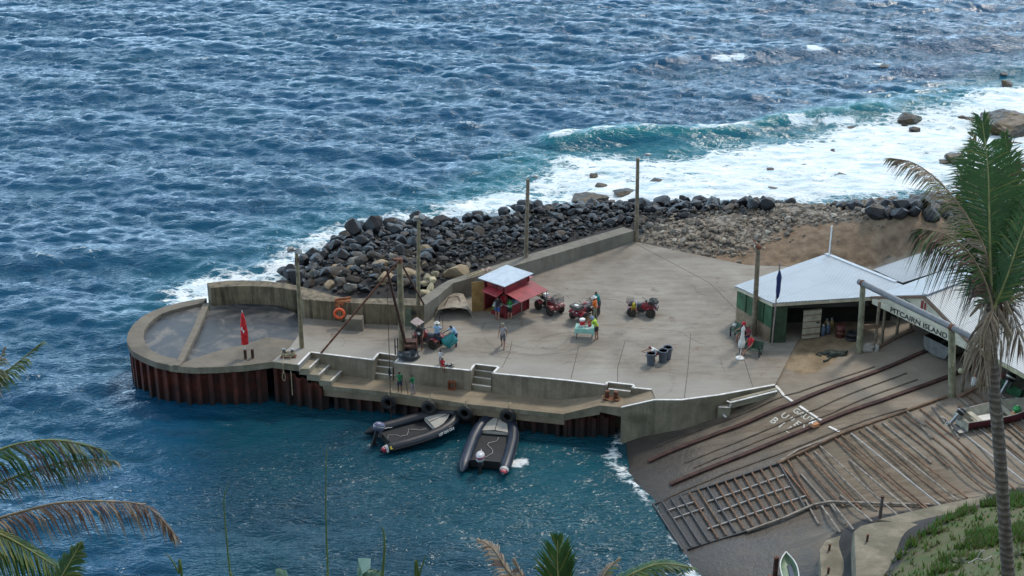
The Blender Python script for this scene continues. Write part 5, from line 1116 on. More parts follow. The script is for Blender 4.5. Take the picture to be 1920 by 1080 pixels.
# third roof on the right
E1 = E0 + UAe * .05 - Vector((0, 0, .05)); E2 = E0 + UAe * 7.5 - Vector((0, 0, .55))
ln = thing('lean_to', 'low pale lean-to roof joined to the right of the boat shed', 'lean-to', Vector((E2.x, E2.y, 3.3)))
b = MB(); slab(b, [E1, E2, E2 + UB * LB, E1 + UB * LB - Vector((0, 0, .0))][::-1], .06); b.build('roof', M_rf3, ln, world=True)
b = MB(); b.bar(E1 + nF * .04 - Vector((0, 0, .16)), E2 + nF * .04 - Vector((0, 0, .16)), .05, .20); b.build('fascia', pm('yellowed_fascia', (.46, .44, .28), .7), ln, world=True)
for t in (1.6, 3.8, 6.0, 7.3): g = E1.lerp(E2, t / 7.5) + UB * .5; b = MB(); b.tube([Vector((g.x, g.y, 3.2)), Vector((g.x, g.y, 5.4 if t > 4 else 5.9))], .11, 8); b.build('post', M_post, ln, world=True)
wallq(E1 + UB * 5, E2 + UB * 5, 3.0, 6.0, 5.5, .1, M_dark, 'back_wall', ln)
# rear roof
rr = thing('rear_shed', 'low shed with grey blue corrugated roof behind the boat shed', 'shed', P(1700, 520, 3.2)); z5 = lambda px, py, z: P(px, py, z)
q = [z5(1637, 505, 5.45), z5(1692, 530, 5.75), z5(1812, 492, 5.75), z5(1935, 452, 5.75), z5(1870, 425, 5.45)]
b = MB(); slab(b, q, .06); b.build('roof', corr('rear_roof', (.41, .435, .455), UB), rr, world=True)
wallq(q[0] + UB * .2 + UA * .1, q[4] - UB * .2, 3.0, 5.35, 5.35, .08, M_green, 'rear_wall', rr); wallq(q[0] + UA * .2 + UB * .1, q[1] + UB * .2 - UA * .2, 3.0, 5.3, 5.6, .08, M_gdark, 'side_wall', rr)
o = thing('antenna_pole', 'slim white antenna pole rising behind the shed roof ridge', 'antenna', P(1554, 478, 5.5)); zt = ztop(o.location, 423) - 5.5; b = MB(); b.tube([(0, 0, -2.4), (.03, 0, zt)], .05, 8); b.build('pole', M_white, o); b = MB(); b.tube([(.12, 0, -2.4), (.1, 0, zt - .3)], .02, 6); b.build('cable', M_steel, o)
o = thing('flagpole', 'slim flagpole with a limp dark blue flag at the shed corner', 'flagpole', P(1447, 647, 3.0)); zt = ztop(o.location, 492) - 3; b = MB(); b.tube([(0, 0, 0), (.12, 0, zt)], .045, 8); b.build('pole', pm('pinkish_pole', (.30, .22, .20), .7), o); b = MB(); zb = ztop(o.location, 560) - 3; z1 = ztop(o.location, 507) - 3
b.sheet([[Vector((.14 + math.cos(a) * w_ * (1 + .3 * math.sin(2 * a + t)), -.02 + math.sin(a) * w_, zb + (z1 - zb) * t)) for a in [2 * math.pi * k / 14 for k in range(15)]] for t, w_ in [(0, .02), (.08, .09), (.3, .13), (.55, .12), (.75, .14), (.9, .08), (1, .03)]]); b.build('flag', pm('flag_blue', (.012, .022, .11), .7, .3, 5), o)
# ---------------- gantry
gL = P(1611, 660, 3.2); gR = P(1785, 743, 3.25); zL = ztop(gL, 535)
ga = thing('gantry', 'log gantry with a thick grey pipe lying across two tall posts before the boat shed', 'gantry', gL); zR = zL
pl_ = P(1617, 531, zL + .15); k = (P(1822, 632, zL + .15))
b = MB(); b.tube([gL, Vector((pl_.x + .05, pl_.y, zL))], [.21, .17], 12); b.build('post', pm('lichen_post', (.26, .25, .165), .85, .35, 2.5, bump=.4), ga, world=True)
b = MB(); dR = (k - pl_); tR = ((gR - pl_).dot(dR)) / dR.length_squared; pr = pl_ + dR * min(.83, max(.6, tR)); b.tube([gR, Vector((pr.x, pr.y, zL - .02))], [.23, .19], 12); b.build('post', pm('lichen_post', (.26, .25, .165)), ga, world=True)
b = MB(); b.tube([pl_ - dR.normalized() * .3, k], .185, 14); b.build('pipe', pm('grey_pipe', (.17, .175, .185), .5, .15, 3), ga, world=True)
b = MB(); b.tube([pl_ - dR.normalized() * .05, pl_ + dR.normalized() * .06], .215, 14); b.tube([pr - dR.normalized() * .1, pr + dR.normalized() * .1], .215, 14); b.build('strap', M_rust, ga, world=True)
b = MB(); q = P(1612, 616, 4.6); b.bar(gL + Vector((-.2, -.1, 1.75)), P(1640, 653, 3.25) + Vector((.15, 0, 1.55)), .08, .3); b.build('cross_plank', M_brown, ga, world=True)
b = MB(); b.tube([Vector((pr.x + .15, pr.y - .1, zL - .1)), Vector((pr.x + .35, pr.y, zL - 1.2)), Vector((pr.x + .3, pr.y - .1, zL - 2.3))], .03, 6); b.build('hanging_rope', M_rope, ga, world=True)
o = thing('white_sack', 'grey white rag bundle on the ground at the foot of the left gantry post', 'bundle', P(1627, 656, 3.25)); m = MB(); m.sheet(blob((0, 0, 0), (.5, .22, .3), 31, amp=.4)); m.sheet(blob((.55, -.15, 0), (.14, .12, .42), 35, amp=.3)); m.build('rags', pm('dirty_white', (.42, .40, .36), .9), o)
# longboat inside
def hull(L_, Bm, D, mats, o, fl=.10, n=14, bowrise=.35, thick=.05, transom=.85):
    outr = []; inr = []
    for i in range(n + 1):
        t = i / n; x = t * L_; hw = Bm / 2 * (1 - max(0, (t - .45) / .55) ** 2.2) * (transom + (1 - transom) * min(1, t * 3)); hw = max(hw, .01); sh = D + bowrise * t ** 2.5; kz = .04 + (D * .75 + bowrise) * max(0, (t - .7) / .3) ** 2.5
        outr.append([Vector((x, s * hw * f, kz + (sh - kz) * h)) for s, f, h in ((-1, 1, 1), (-1, .97, .5), (-1, .8, .12), (0, 0, 0), (1, .8, .12), (1, .97, .5), (1, 1, 1))])
        hw2 = max(hw - thick, .005); inr.append([Vector((min(x, L_ - .08), s * hw2 * f, kz + fl + (sh - kz - fl) * h)) for s, f, h in ((-1, 1, 1), (-1, .96, .5), (-1, .86, .0), (0, 0, 0), (1, .86, .0), (1, .96, .5), (1, 1, 1))])
    m = MB(); m.sheet([r[::-1] for r in outr]); m._add(outr[0], [list(range(7))]); m.build('hull', mats[0], o)
    m = MB(); m.sheet(inr); m.build('inner_hull', mats[1], o)
    m = MB()
    for s in (0, 6): m.tube([a[s].lerp(b[s], .5) + Vector((0, 0, .01)) for a, b in zip(outr, inr)], .035, 6)
    m.build('gunwale', mats[2], o)
    return outr, inr
def outboard(o, x, z, cowl, cap, tilt=0.0, sc=1.0, y=0):
    M = Matrix.Translation((x, y, z)) @ Matrix.Rotation(tilt, 4, 'Y') @ Matrix.Scale(sc, 4); e = None
    m = MB(); m.T = M @ Matrix.Translation((-.22, 0, .12)) @ Matrix.Diagonal((1.45, .88, .95, 1)) @ Matrix.Translation((.22, 0, -.12)); m.lathe([(.10, .0), (.20, .03), (.23, .18), (.22, .34), (.15, .44), (.001, .46)], (-.22, 0, .12), 16); [0]
    vs = m.v; m.v = [v for v in vs]; ob = m.build('outboard_motor', cowl, o)
    m = MB(); m.T = M @ Matrix.Translation((-.22, 0, .12)) @ Matrix.Diagonal((1.45, .88, .95, 1)) @ Matrix.Translation((.22, 0, -.12)); m.lathe([(.235, .20), (.238, .24), (.236, .29), (.23, .29)], (-.22, 0, .12), 16); m.build('cowl_stripe', cap, ob)
    m = MB(); m.T = M; m.box((-.24, 0, -.25), (.20, .10, .80), taper=1.1); m.box((-.22, 0, -.62), (.34, .20, .03)); m.ball((-.26, 0, -.80), .09, sq=(2.0, .8, .8)); m.build('drive_leg', M_black if cowl is not M_black else M_steel, ob)
    m = MB(); m.T = M
    for k in range(3): a = k * 2.09; m.box((-.46, .10 * math.cos(a), -.80 + .10 * math.sin(a)), (.03, .09, .14), rot=Matrix.Rotation(a, 3, 'X'))
    m.build('propeller', M_steel, ob)
    m = MB(); m.T = M; m.box((-.02, 0, -.05), (.12, .22, .34)); m.tube([(0, 0, .2), (.35, .05, .30), (.6, .08, .32)], .02, 6); m.build('clamp_bracket', M_steel, ob)
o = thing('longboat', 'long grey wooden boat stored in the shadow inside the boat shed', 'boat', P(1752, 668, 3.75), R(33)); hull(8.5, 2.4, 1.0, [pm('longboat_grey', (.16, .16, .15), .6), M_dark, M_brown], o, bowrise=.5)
b = MB(); b.bar((.6, -.9, -.1), (.6, .9, -.1), .15, .2); b.bar((6, -.6, -.1), (6, .6, -.1), .15, .2); b.build('cradle', M_brown, o)
# ---------------- slip rails and lettering
M_rail = pm('slip_rail', (.065, .026, .020), .8, .45, 2, bump=.4, obj=False); M_groove = pm('slip_batten', (.10, .075, .055), .9, .4, 2, obj=False)
def on_ground(px_list, step=.7, lift=.0):
    q = [PG(*p) for p in px_list]; r = []
    for a, c in zip(q[:-1], q[1:]):
        n = max(1, int((c - a).length / step))
        for i in range(n): s = a.lerp(c, i / n); r.append(Vector((s.x, s.y, G(s.x, s.y) + lift)))
    s = q[-1]; r.append(Vector((s.x, s.y, G(s.x, s.y) + lift))); return r
sr = thing('slip_rails', 'rust brown hauling rails running up the slipway into the boat shed', 'rails', PG(1490, 757))
for l in ([(1216,867),(1352,812),(1490,757),(1600,714),(1730,662),(1790,640)], [(1257,910),(1390,856),(1522,802),(1650,754),(1777,708),(1830,688)]):
    m = MB(); q = on_ground(l, .8, .05)
    for a, c in zip(q[:-1], q[1:]): m.bar(a, c + (c - a).normalized() * .02, .26, .16)
    m.build('rail', M_rail, sr, world=True)
for l in ([(1285,868),(1400,822),(1530,768),(1700,700)], [(1300,878),(1420,828),(1560,775),(1720,712)], [(1230,838),(1330,800),(1420,765),(1500,735),(1640,688)], [(1240,940),(1360,888),(1470,848),(1560,812),(1700,766)]):
    m = MB(); q = on_ground(l, .8, .015)
    for a, c in zip(q[:-1], q[1:]): m.bar(a, c, .09, .05)
    m.build('batten', M_groove, sr, world=True)
M_chalk = pm('painted_letters', (.66, .63, .55), .8, .3, 6, obj=False)
def slip_text(s, pxs, size):
    a = PG(*pxs[0]); c = PG(*pxs[1]); d = (c - a); n = len(s)
    up = (PG(1490, 757) - PG(1352, 812)).normalized()
    for i, ch in enumerate(s):
        p = a + d * (i / (n - 1)); p = Vector((p.x, p.y, G(p.x, p.y) + .012)); M = frame_m(p, d, up)
        t = text(ch, size, M, M_chalk, 'painted_letter', None, ext=.004); t['kind'] = 'structure'
slip_text('GAUT', [(1493, 771), (1520, 788)], .55); slip_text('UPEY', [(1471, 780), (1506, 803)], .62); slip_text('BILL', [(1451, 789), (1494, 815)], .72)
o = thing('orange_chock', 'small orange and white chock lying on the lower slip rail', 'chock', PG(1528, 802) + Vector((0, 0, .12))); m = MB(); m.box((0, 0, .08), (.5, .3, .16), rz=.5, taper=.8); m.build('block', pm('chock_orange', (.50, .22, .10), .8), o); m = MB(); m.bar((-.35, .1, .1), (.1, .28, .17), .08, .05); m.bar((-.1, .25, .15), (-.2, -.1, .2), .08, .05); m.build('strap', M_white, o)
# ---------------- slatted boat ramp
ra = thing('slatted_ramp', 'weathered timber slatted boat ramp beside the concrete slipway', 'ramp', PG(1457, 872)); rg = random.Random(8)
M_s1 = pm('bleached_slat', (.28, .24, .20), .85, .4, 3); M_s2 = pm('brown_slat', (.175, .11, .068), .85, .4, 3); M_s3 = pm('rusty_frame', (.19, .10, .055), .8, .4, 3); M_s4 = pm('steel_frame', (.05, .05, .055), .6, .3, 3); M_s5 = pm('grey_pipe_slat', (.38, .36, .34), .6, .2, 3)
def member(l, w_, h_, mat, name='slat', lift=.06, step=1.2, par=None):
    m = MB(); q = [PG(*p) for p in l]; q = [Vector((v.x, v.y, G(v.x, v.y) + lift)) for v in q]
    if len(q) == 2:
        ex = max(G(*(q[0].lerp(q[1], t).to_2d())) - q[0].lerp(q[1], t).z for t in (.25, .5, .75)); ex = max(0, ex + lift * .5)
        q = [v + Vector((0, 0, min(ex, .15))) for v in q]
    for a, c in zip(q[:-1], q[1:]): m.bar(a, c + (c - a).normalized() * .01, w_, h_)
    return m.build(name, mat, par or ra, world=True)
lerp2 = lambda a, c, t: (a[0] + (c[0] - a[0]) * t, a[1] + (c[1] - a[1]) * t)
def polyat(pl, x):
    for a, c in zip(pl[:-1], pl[1:]):
        if a[0] <= x <= c[0]: return a[1] + (c[1] - a[1]) * (x - a[0]) / (c[0] - a[0])
    return None
up = [(1219,950),(1457,872.5),(1500,850),(1580,815),(1775,746),(1860,716),(1930,690)]; lo = [(1289,1032),(1391,1000),(1522,953),(1556,944),(1700,968),(1752,950),(1860,922),(1960,900)]
member([(1219,950),(1340,911),(1457,872)], .08, .12, M_s4, 'edge_beam'); member([(1289,1032),(1391,1001),(1522,953)], .08, .12, M_s4, 'edge_beam')
member([(1457,872.5),(1580,815),(1700,773),(1775,746)], .14, .14, M_s2, 'edge_beam', .10); member([(1465,865),(1497,845),(1600,806)], .12, .1, M_s1, 'edge_beam', .06)
for l in ([(1327,943),(1400,918),(1470,893)], [(1346,962),(1410,938),(1481,915)], [(1327,994),(1420,962),(1511,932)], [(1250,960),(1300,944)], [(1262,975),(1320,955)]): member(l, .07, .09, M_s5, 'cross_bar', .07)
for i in range(16):       # regular steel grid at the water end
    t = i / 15; a = lerp2((1224,948), (1477,866), t); c = lerp2((1280,1034), (1527,951), t); member([a, c], .075, .09, rg.choice((M_s3, M_s3, M_s2, M_s4)) if i > 3 else M_s4, 'slat', .10)
cnt = 0; x = 1462.0
while x < 1925 and cnt < 58:
    yt = polyat(up, x); x += rg.uniform(11, 17)
    if yt is None: break
    sl = .82 + .04 * rg.uniform(-1, 1) if x > 1560 else 1.25 - (x - 1462) / 98 * .40
    full = rg.uniform(60, 230) if rg.random() < .6 else 260; a = (x - 12 + rg.uniform(0, 40) * (rg.random() < .35), 0); a = (a[0], yt + (a[0] - (x - 12)) * sl + 3)
    ex, ey = a
    while (ex - a[0]) < full and polyat(lo, ex) and ey < polyat(lo, ex) + (12 if rg.random() < .3 else 0): ex += 4; ey += 4 * sl
    if ex - a[0] < 12: continue
    member([a, (ex, ey)], rg.uniform(.06, .10), .07, rg.choice((M_s1, M_s2, M_s2, M_s1, M_s3, M_s5)), 'slat', .07); cnt += 1
for l in ([(1510,940),(1535,985)], [(1556,946),(1585,985)], [(1540,950),(1575,1000)], [(1560,945),(1600,995)], [(1575,930),(1635,980)]): member(l, .08, .08, M_s1, 'slat', .07)
for i in range(9): a = (1700 + i * 24, 770 + rg.uniform(-14, 30)); member([a, (a[0] + rg.uniform(22, 55), a[1] + rg.uniform(20, 42))], .08, .08, rg.choice((M_s1, M_s2)), 'slat', .10)
member([(1400,1000),(1470,975),(1525,951),(1556,945),(1640,948),(1752,951)], .12, .12, M_s1, 'edge_beam', .14)
o = thing('timber_post', 'upright dark timber post at the foot of the pale beam by the ramp', 'post', PG(1648, 985)); z = ztop(o.location, 932) - o.location.z; b = MB(); b.tube([(0, 0, -.2), (.02, 0, z)], [.10, .08], 8); b.build('post', pm('purple_brown_post', (.12, .09, .085), .85), o); b = MB(); b.tube([(.02, 0, z - .02), (.02, 0, z + .05)], .10, 8); b.build('cap', M_rustd, o)
# ---------------- aluminium dinghy with outboard
d0 = P(1800, 806, 3.2); d1 = P(1965, 770, 3.4); o = thing('dinghy', 'open grey and maroon dinghy with black outboard, parked on the slatted ramp', 'boat', Vector((d0.x, d0.y, G(d0.x, d0.y) + .1)), math.atan2(d1.y - d0.y, d1.x - d0.x))
M_in = pm('dinghy_inside', (.42, .40, .32), .6, .25, 2.5, dirt=.3); M_mar = pm('dinghy_maroon', (.085, .012, .022), .45, .2, 3)
outr, inr = hull(5.4, 1.75, .62, [M_mar, M_in, pm('dinghy_gunwale', (.36, .34, .30), .5)], o, bowrise=.3)
m = MB(); m.box((.95, 0, .42), (.32, 1.55, .05)); m.build('thwart', M_in, o); m = MB(); m.box((3.0, 0, .45), (.3, 1.45, .05)); m.build('thwart', M_in, o); m = MB(); m.box((1.95, -.05, .16), (1.3, 1.1, .02)); m.build('floor_board', M_white, o); m = MB(); m.box((-.02, 0, .32), (.06, 1.45, .58)); m.build('transom', M_in, o)
m = MB(); m.box((-.35, -.55, .12), (.5, .55, .04)); m.build('trim_step', M_steel, o)
outboard(o, -.12, .62, M_black, M_steel, tilt=.75, sc=.9)
m = MB(); m.tube([(.0, .5, .75), (.35, .3, .85), (.9, .55, .8), (.3, .75, .72)], .018, 6); m.build('fuel_line', M_steel, o)
for (x, y, r_, c, lab, nm) in ((3.55, -.15, .24, (.03, .30, .07), 'green round buoy lying inside the grey dinghy', 'buoy'), (3.15, -.38, .14, (.52, .22, .05), 'small orange float beside the green buoy in the dinghy', 'float')):
    q = o.matrix_basis.copy(); w3 = o.location + Matrix.Rotation(o.rotation_euler.z, 3, 'Z') @ Vector((x, y, .32 + r_)); t = thing(nm, lab, 'buoy', w3); m = MB(); m.ball((0, 0, 0), r_, 16, 10); m.build('shell', pm('buoy_' + nm, c, .35), t); m = MB(); m.lathe([(.03, -.03), (.05, 0), (.03, .04)], (0, 0, r_), 10); m.build('eyelet', M_white, t)
g0 = P(1893, 742, 3.5); o = thing('green_boat', 'green boat with a black outboard half hidden under the lean-to roof', 'boat', Vector((g0.x, g0.y, 3.55)), R(28)); hull(5.2, 1.9, .7, [pm('boat_green', (.02, .10, .04), .5), M_in, M_steel], o); outboard(o, -.1, .75, M_black, M_white, tilt=.55, sc=1.1); m = MB(); m.tube([(.3, -.8, .7), (.4, -.7, 1.3), (2.2, -.7, 1.2), (2.6, -.8, .7)], .02, 6); m.build('rail', M_steel, o)
o = thing('red_crate', 'dark red crate on the ramp behind the palm trunk', 'crate', P(1873, 724, 3.5), R(30)); m = MB(); m.box((0, 0, .3), (.9, .6, .55)); m.build('body', M_mar, o); m = MB(); m.box((0, 0, .6), (.95, .65, .05)); m.build('lid', pm('crate_lid', (.35, .12, .12), .6), o)
o = thing('white_canister', 'white plastic canister standing by the boat shed right posts', 'canister', P(1826, 722, 3.4)); m = MB(); m.lathe([(.15, 0), (.17, .03), (.17, .45), (.08, .55), (.05, .6), (.001, .6)], n=14); m.build('body', M_white, o); m = MB(); m.lathe([(.06, .58), (.06, .66), (.001, .66)], n=10); m.build('cap', M_red, o)
o = thing('net_float', 'pale round float hung on the boat shed right front post', 'float', P(1801, 694, 4.6)); m = MB(); m.ball((0, -.1, 0), .18, 14, 8); m.build('ball', pm('pale_float', (.45, .43, .28), .5), o); m = MB(); m.tube([(0, -.1, .15), (0, .05, .4)], .015, 5); m.build('cord', M_rope, o)
# ---------------- inflatable boats
M_hyp = pm('inflatable_hypalon', (.006, .009, .018), .45, .3, 2.5, spec=.6); M_hyp2 = pm('inflatable_blue', (.012, .022, .044), .45, .3, 2.5, spec=.6); M_ply = pm('boat_deck', (.014, .016, .020), .7, .3, 3); M_canvas = pm('bow_canvas', (.40, .375, .33), .8, .12, 3)
def rib(label, st, bow, mat, cowl, cap, side_text=None, yellow=False):
    d = Vector((bow.x - st.x, bow.y - st.y, 0)); Lb = d.length; o = thing('inflatable_boat', label, 'boat', Vector((st.x, st.y, .0)), math.atan2(d.y, d.x), 'black inflatable boats moored at the ledge'); s = Lb / 6.3; o.scale = (1, 1.12, 1.05)
    r0 = .29; pts = []; rs = []
    side = [(0.0, 1.06, .30, .02), (.12, 1.06, .30, .10), (.55, 1.06, .32, .25), (.8, 1.07, .34, r0), (2.0, 1.08, .36, r0), (3.3, 1.06, .42, r0), (4.3, .95, .50, r0), (5.0, .74, .58, r0), (5.55, .48, .66, r0), (5.9, .20, .71, r0)]
    pts = [Vector((x * s, y, z)) for x, y, z, r in side] + [Vector((6.0 * s, 0, .73))] + [Vector((x * s, -y, z)) for x, y, z, r in side[::-1]]; rs = [r * 1.06 for *_, r in side] + [r0] + [r for *_, r in side[::-1]]
    m = MB(); m.tube(pts, rs, 18); m.build('inflatable_tube', mat, o)
    m = MB()
    for sg in (1, -1): m.tube([Vector((x * s, sg * (y + .0), z + r0 * .93)) for x, y, z, r in side[3:]], .03, 5); m.tube([Vector((x * s, sg * (y + r0 * .98), z)) for x, y, z, r in side[3:]], .035, 5)
    m.build('rubbing_strake', M_black, o)
    m = MB()
    for sg in (1, -1):
        q = []
        for i in range(41): t = i / 40 * 4.2 + .9; zc = .36 + max(0, t - 2) * .06; yc = 1.07 - max(0, t - 3.3) * .13; q.append(Vector((t * s, sg * (yc + .12 + .05 * abs(math.sin(t * 3.5))), zc + r0 * .95 - .03 - .08 * abs(math.sin(t * 3.5)))))
        m.tube(q, .014, 4)
    m.build('grab_line', M_rope, o)
    m = MB(); m._add([(.75 * s, -.85, .26), (4.4 * s, -.78, .36), (5.3 * s, -.4, .5), (5.6 * s, 0, .55), (5.3 * s, .4, .5), (4.4 * s, .78, .36), (.75 * s, .85, .26)], [list(range(7))]); m.build('floor', M_ply, o)
    m = MB(); m.box((.78 * s, 0, .42), (.07, 1.6, .46)); m.build('transom', M_black, o)
    m = MB(); q = [(4.05 * s, -.70, .58), (4.05 * s, .70, .58), (4.7 * s, .55, .70), (5.2 * s, .26, .80), (5.45 * s, 0, .84), (5.2 * s, -.26, .80), (4.7 * s, -.55, .70), (4.05 * s, 0, .66), (4.7 * s, 0, .78)]
    m._add(q, [(0, 7, 8, 6), (7, 1, 2, 8), (8, 2, 3, 4), (6, 8, 4, 5)]); m._add([(4.05 * s, -.70, .58), (4.05 * s, .70, .58), (4.02 * s, .72, .40), (4.02 * s, -.72, .40)], [(0, 1, 2, 3)]); m.build('bow_canvas', M_canvas, o)
    m = MB(); m.bar((4.08 * s, 0, .685), (5.35 * s, 0, .86), .03, .03); m.box((4.1 * s, 0, .42), (.05, 1.5, .05)); m.build('canvas_seam', M_black, o)
    m = MB(); rq = random.Random(int(abs(st.x) * 10)); q = [Vector((1.0 * s, -.2, .30))]
    for i in range(14): q.append(Vector(((1.1 + i * .2) * s, rq.uniform(-.12, .12) + .25 * math.sin(i * .9), .30 + i * .008)))
    m.tube(q, .013, 5); m.build('painter_rope', pm('pale_rope', (.50, .48, .44), .9), o)
    outboard(o, .70 * s, .66, cowl, cap, tilt=.35 if yellow else .05, sc=1.15, y=.1 if yellow else .18)
    for sg in ((-1,) ):
        m = MB(); m.tube([Vector((.14 * s, sg * 1.06, .302)), Vector((.36 * s, sg * 1.06, .31))], [.118, .188], 18, cap=False); m.build('red_cone_mark', pm('cone_red', (.38, .02, .05), .5), o)
        m = MB(); m.tube([Vector((.38 * s, sg * 1.06, .312)), Vector((.52 * s, sg * 1.06, .318))], [.200, .246], 18, cap=False); wb_ = m.build('white_cone_band', M_white, o)
        m = MB()
        for k in range(9): a = R(20 + k * 17.5); m.box((.45 * s, sg * 1.06 + math.cos(a) * .226, .315 + math.sin(a) * .226), (.07, .018, .018), rot=Matrix.Rotation(a, 3, 'X'))
        m.build('band_mark', M_black, wb_)
        m = MB()
        for k in range(3): a = R(60 + k * 30); m.bar(Vector((.24 * s, sg * 1.06 + math.cos(a) * .152, .306 + math.sin(a) * .152)), Vector((.32 * s, sg * 1.06 + math.cos(a + .15) * .182, .31 + math.sin(a + .15) * .182)), .03, .02)
        m.build('white_emblem', M_white, o)
    if yellow: m = MB(); m.box((.72 * s, -1.06 - .235, .47), (.20, .02, .17), rot=Matrix.Rotation(-.6, 3, 'X')); m.build('yellow_badge', pm('badge_yellow', (.60, .50, .03), .5), o)
    if side_text:
        m_ = frame_m(Vector((4.55 * s, -(.92 + r0 + .02), .56)), Vector((1, .22, .06)), Vector((0, .25, 1))); text(side_text, .20, m_, M_white, 'side_lettering', o, ext=.012)
    return o
rib('left black inflatable boat moored side-on with its bow to the right tyre', P(697, 829, .3), P(865, 779, .6), M_hyp, pm('cowl_blue', (.14, .15, .24), .35), M_steel, 'LST OHI OUI', True)
rib('right blue-black inflatable boat pointing its bow at the ledge, with white and red outboard', P(904, 888, .3), P(941, 772, .6), M_hyp2, pm('cowl_white', (.66, .65, .66), .35), pm('cowl_red', (.28, .02, .06), .4))
# ================================================================ QUAD BIKES
M_tyre = pm('knobbly_tyre', (.045, .036, .028), .9, .5, 8, bump=.6); M_rimd = pm('muddy_rim', (.16, .115, .065), .8, .3, 6); M_qred = pm('quad_red', (.22, .012, .020), .4, .35, 3, dirt=.6); M_qmud = pm('muddy_plastic', (.13, .05, .04), .8, .4, 4); M_seat = pm('quad_seat', (.055, .065, .085), .6, .2, 5); M_rack = pm('rack_steel', (.05, .042, .04), .6, .3, 5)
def quad(label, p, rz, s=1.0):
    o = thing('quad_bike', label, 'quad bike', p, rz, 'red quad bikes parked in the yard', s)
    for x in (-.62, .62):
        for y in (-.44, .44):
            m = MB(); c = (x, y, .30); m.lathe([(.15, -.12), (.25, -.135), (.295, -.10), (.305, 0), (.295, .10), (.25, .135), (.15, .12)], c, 22, axis='Y')
            for k in range(16):
                for q in (-1, 1): a = (k + .25 * q) / 16 * 6.2832; m.box((x + .30 * math.cos(a), y + q * .055, .30 + .30 * math.sin(a)), (.035, .08, .05), rot=Matrix.Rotation(-a, 3, 'Y'))
            w_ = m.build('wheel', M_tyre, o); m = MB(); m.lathe([(.001, -.08), (.06, -.10), (.08, -.06), (.15, -.08), (.155, -.10), (.16, .10), (.15, .08), (.08, .06), (.06, .10), (.001, .08)], c, 16, axis='Y'); m.build('rim', M_rimd, w_)
    def fend(x, y, mat, name):
        m = MB(); g = []
        for i in range(10): a = R(38 + i * 12); r = .38; g.append([Vector((x - r * math.cos(a), y + yy, .30 + r * math.sin(a) + (.02 if abs(yy) < .1 else 0))) for yy in (-.17, -.08, .08, .17)])
        m.sheet(g); m.sheet([[v + Vector((0, 0, -.02)) for v in r_[::-1]] for r_ in g]); m.build(name, mat, o)
    for x, y in ((.62, .42), (.62, -.42), (-.62, .42), (-.62, -.42)): fend(x, y, M_qred, 'fender')
    m = MB(); rows = []
    for x, w_, z0, z1 in ((.98, .16, .42, .60), (.86, .24, .38, .74), (.55, .26, .36, .84), (.30, .20, .40, .88), (.08, .16, .45, .84), (-.05, .15, .45, .74)):
        rows.append([Vector((x, w_ * a, z0 + (z1 - z0) * b)) for a, b in ((-1, 0), (-1.02, .5), (-.85, .88), (-.35, 1), (.35, 1), (.85, .88), (1.02, .5), (1, 0))])
    m.sheet(rows); m._add(rows[0], [list(range(8))[::-1]]); m._add(rows[-1], [list(range(8))]); m.build('body', M_qred, o)
    m = MB(); rows = []
    for x, w_, z0, z1 in ((.02, .12, .70, .80), (-.15, .15, .68, .78), (-.45, .18, .68, .80), (-.72, .19, .70, .83), (-.82, .12, .72, .78)):
        rows.append([Vector((x, w_ * a, z0 + (z1 - z0) * b)) for a, b in ((-1, 0), (-1, .6), (-.7, 1), (0, 1.05), (.7, 1), (1, .6), (1, 0))])
    m.sheet(rows); m._add(rows[0], [list(range(7))[::-1]]); m._add(rows[-1], [list(range(7))]); m.build('seat', M_seat, o)
    m = MB(); m.box((-.02, 0, .46), (1.0, .36, .30), taper=.8); m.box((0, 0, .30), (1.3, .14, .12)); m.tube([(.62, -.4, .3), (.62, .4, .3)], .04, 6); m.tube([(-.62, -.4, .3), (-.62, .4, .3)], .04, 6); m.build('engine', M_rack, o)
    for y in (-.30, .30): m = MB(); m.box((-.02, y, .30), (.46, .16, .04)); m.build('footrest', M_rack, o)
    m = MB(); m.tube([(.30, 0, .84), (.20, 0, 1.0)], .03, 6); m.tube([(.05, -.40, 1.00), (.14, -.25, 1.03), (.22, -.08, 1.0), (.22, .08, 1.0), (.14, .25, 1.03), (.05, .40, 1.00)], .018, 6); hb = m.build('handlebar', M_rack, o)
    for y in (-1, 1): m = MB(); m.tube([(.05, y * .40, 1.0), (.0, y * .5, .99)], .026, 6); m.build('grip', M_black, hb)
    m = MB(); m.box((.30, 0, .98), (.10, .16, .10)); m.build('instrument_pod', M_black, hb)
    for x0, x1, z, n in ((.50, 1.02, .92, 5), (-1.02, -.55, .90, 5)):
        m = MB()
        for i in range(n + 1): y = -.38 + .76 * i / n; m.tube([(x0, y, z), (x1, y, z)], .012, 5)
        for x in (x0, (x0 + x1) / 2, x1): m.tube([(x, -.38, z), (x, .38, z)], .016, 5)
        m.tube([(x0, -.38, z), (x0, -.38, z + .10), (x1, -.38, z + .10)], .012, 5); m.tube([(x0, .38, z), (x0, .38, z + .10), (x1, .38, z + .10)], .012, 5)
        m.tube([(x0 + .1, -.2, z), (x0 + .1, -.2, z - .18)], .014, 5); m.tube([(x0 + .1, .2, z), (x0 + .1, .2, z - .18)], .014, 5); m.build('rack', M_rack, o)
    for y in (-.15, .15): m = MB(); m.ball((.96, y, .66), .07, 10, 6, sq=(.5, 1, .8)); m.build('headlight', M_glass, o)
    m = MB(); m.tube([(1.02, -.28, .42), (1.08, -.22, .60), (1.08, .22, .60), (1.02, .28, .42), (1.02, -.28, .42)], .02, 6); m.build('bumper', M_rack, o)
    m = MB(); m.box((-.90, 0, .66), (.03, .10, .05)); m.build('tail_light', M_red, o)
    return o
def facing(a, c): return math.atan2(c.y - a.y, c.x - a.x)
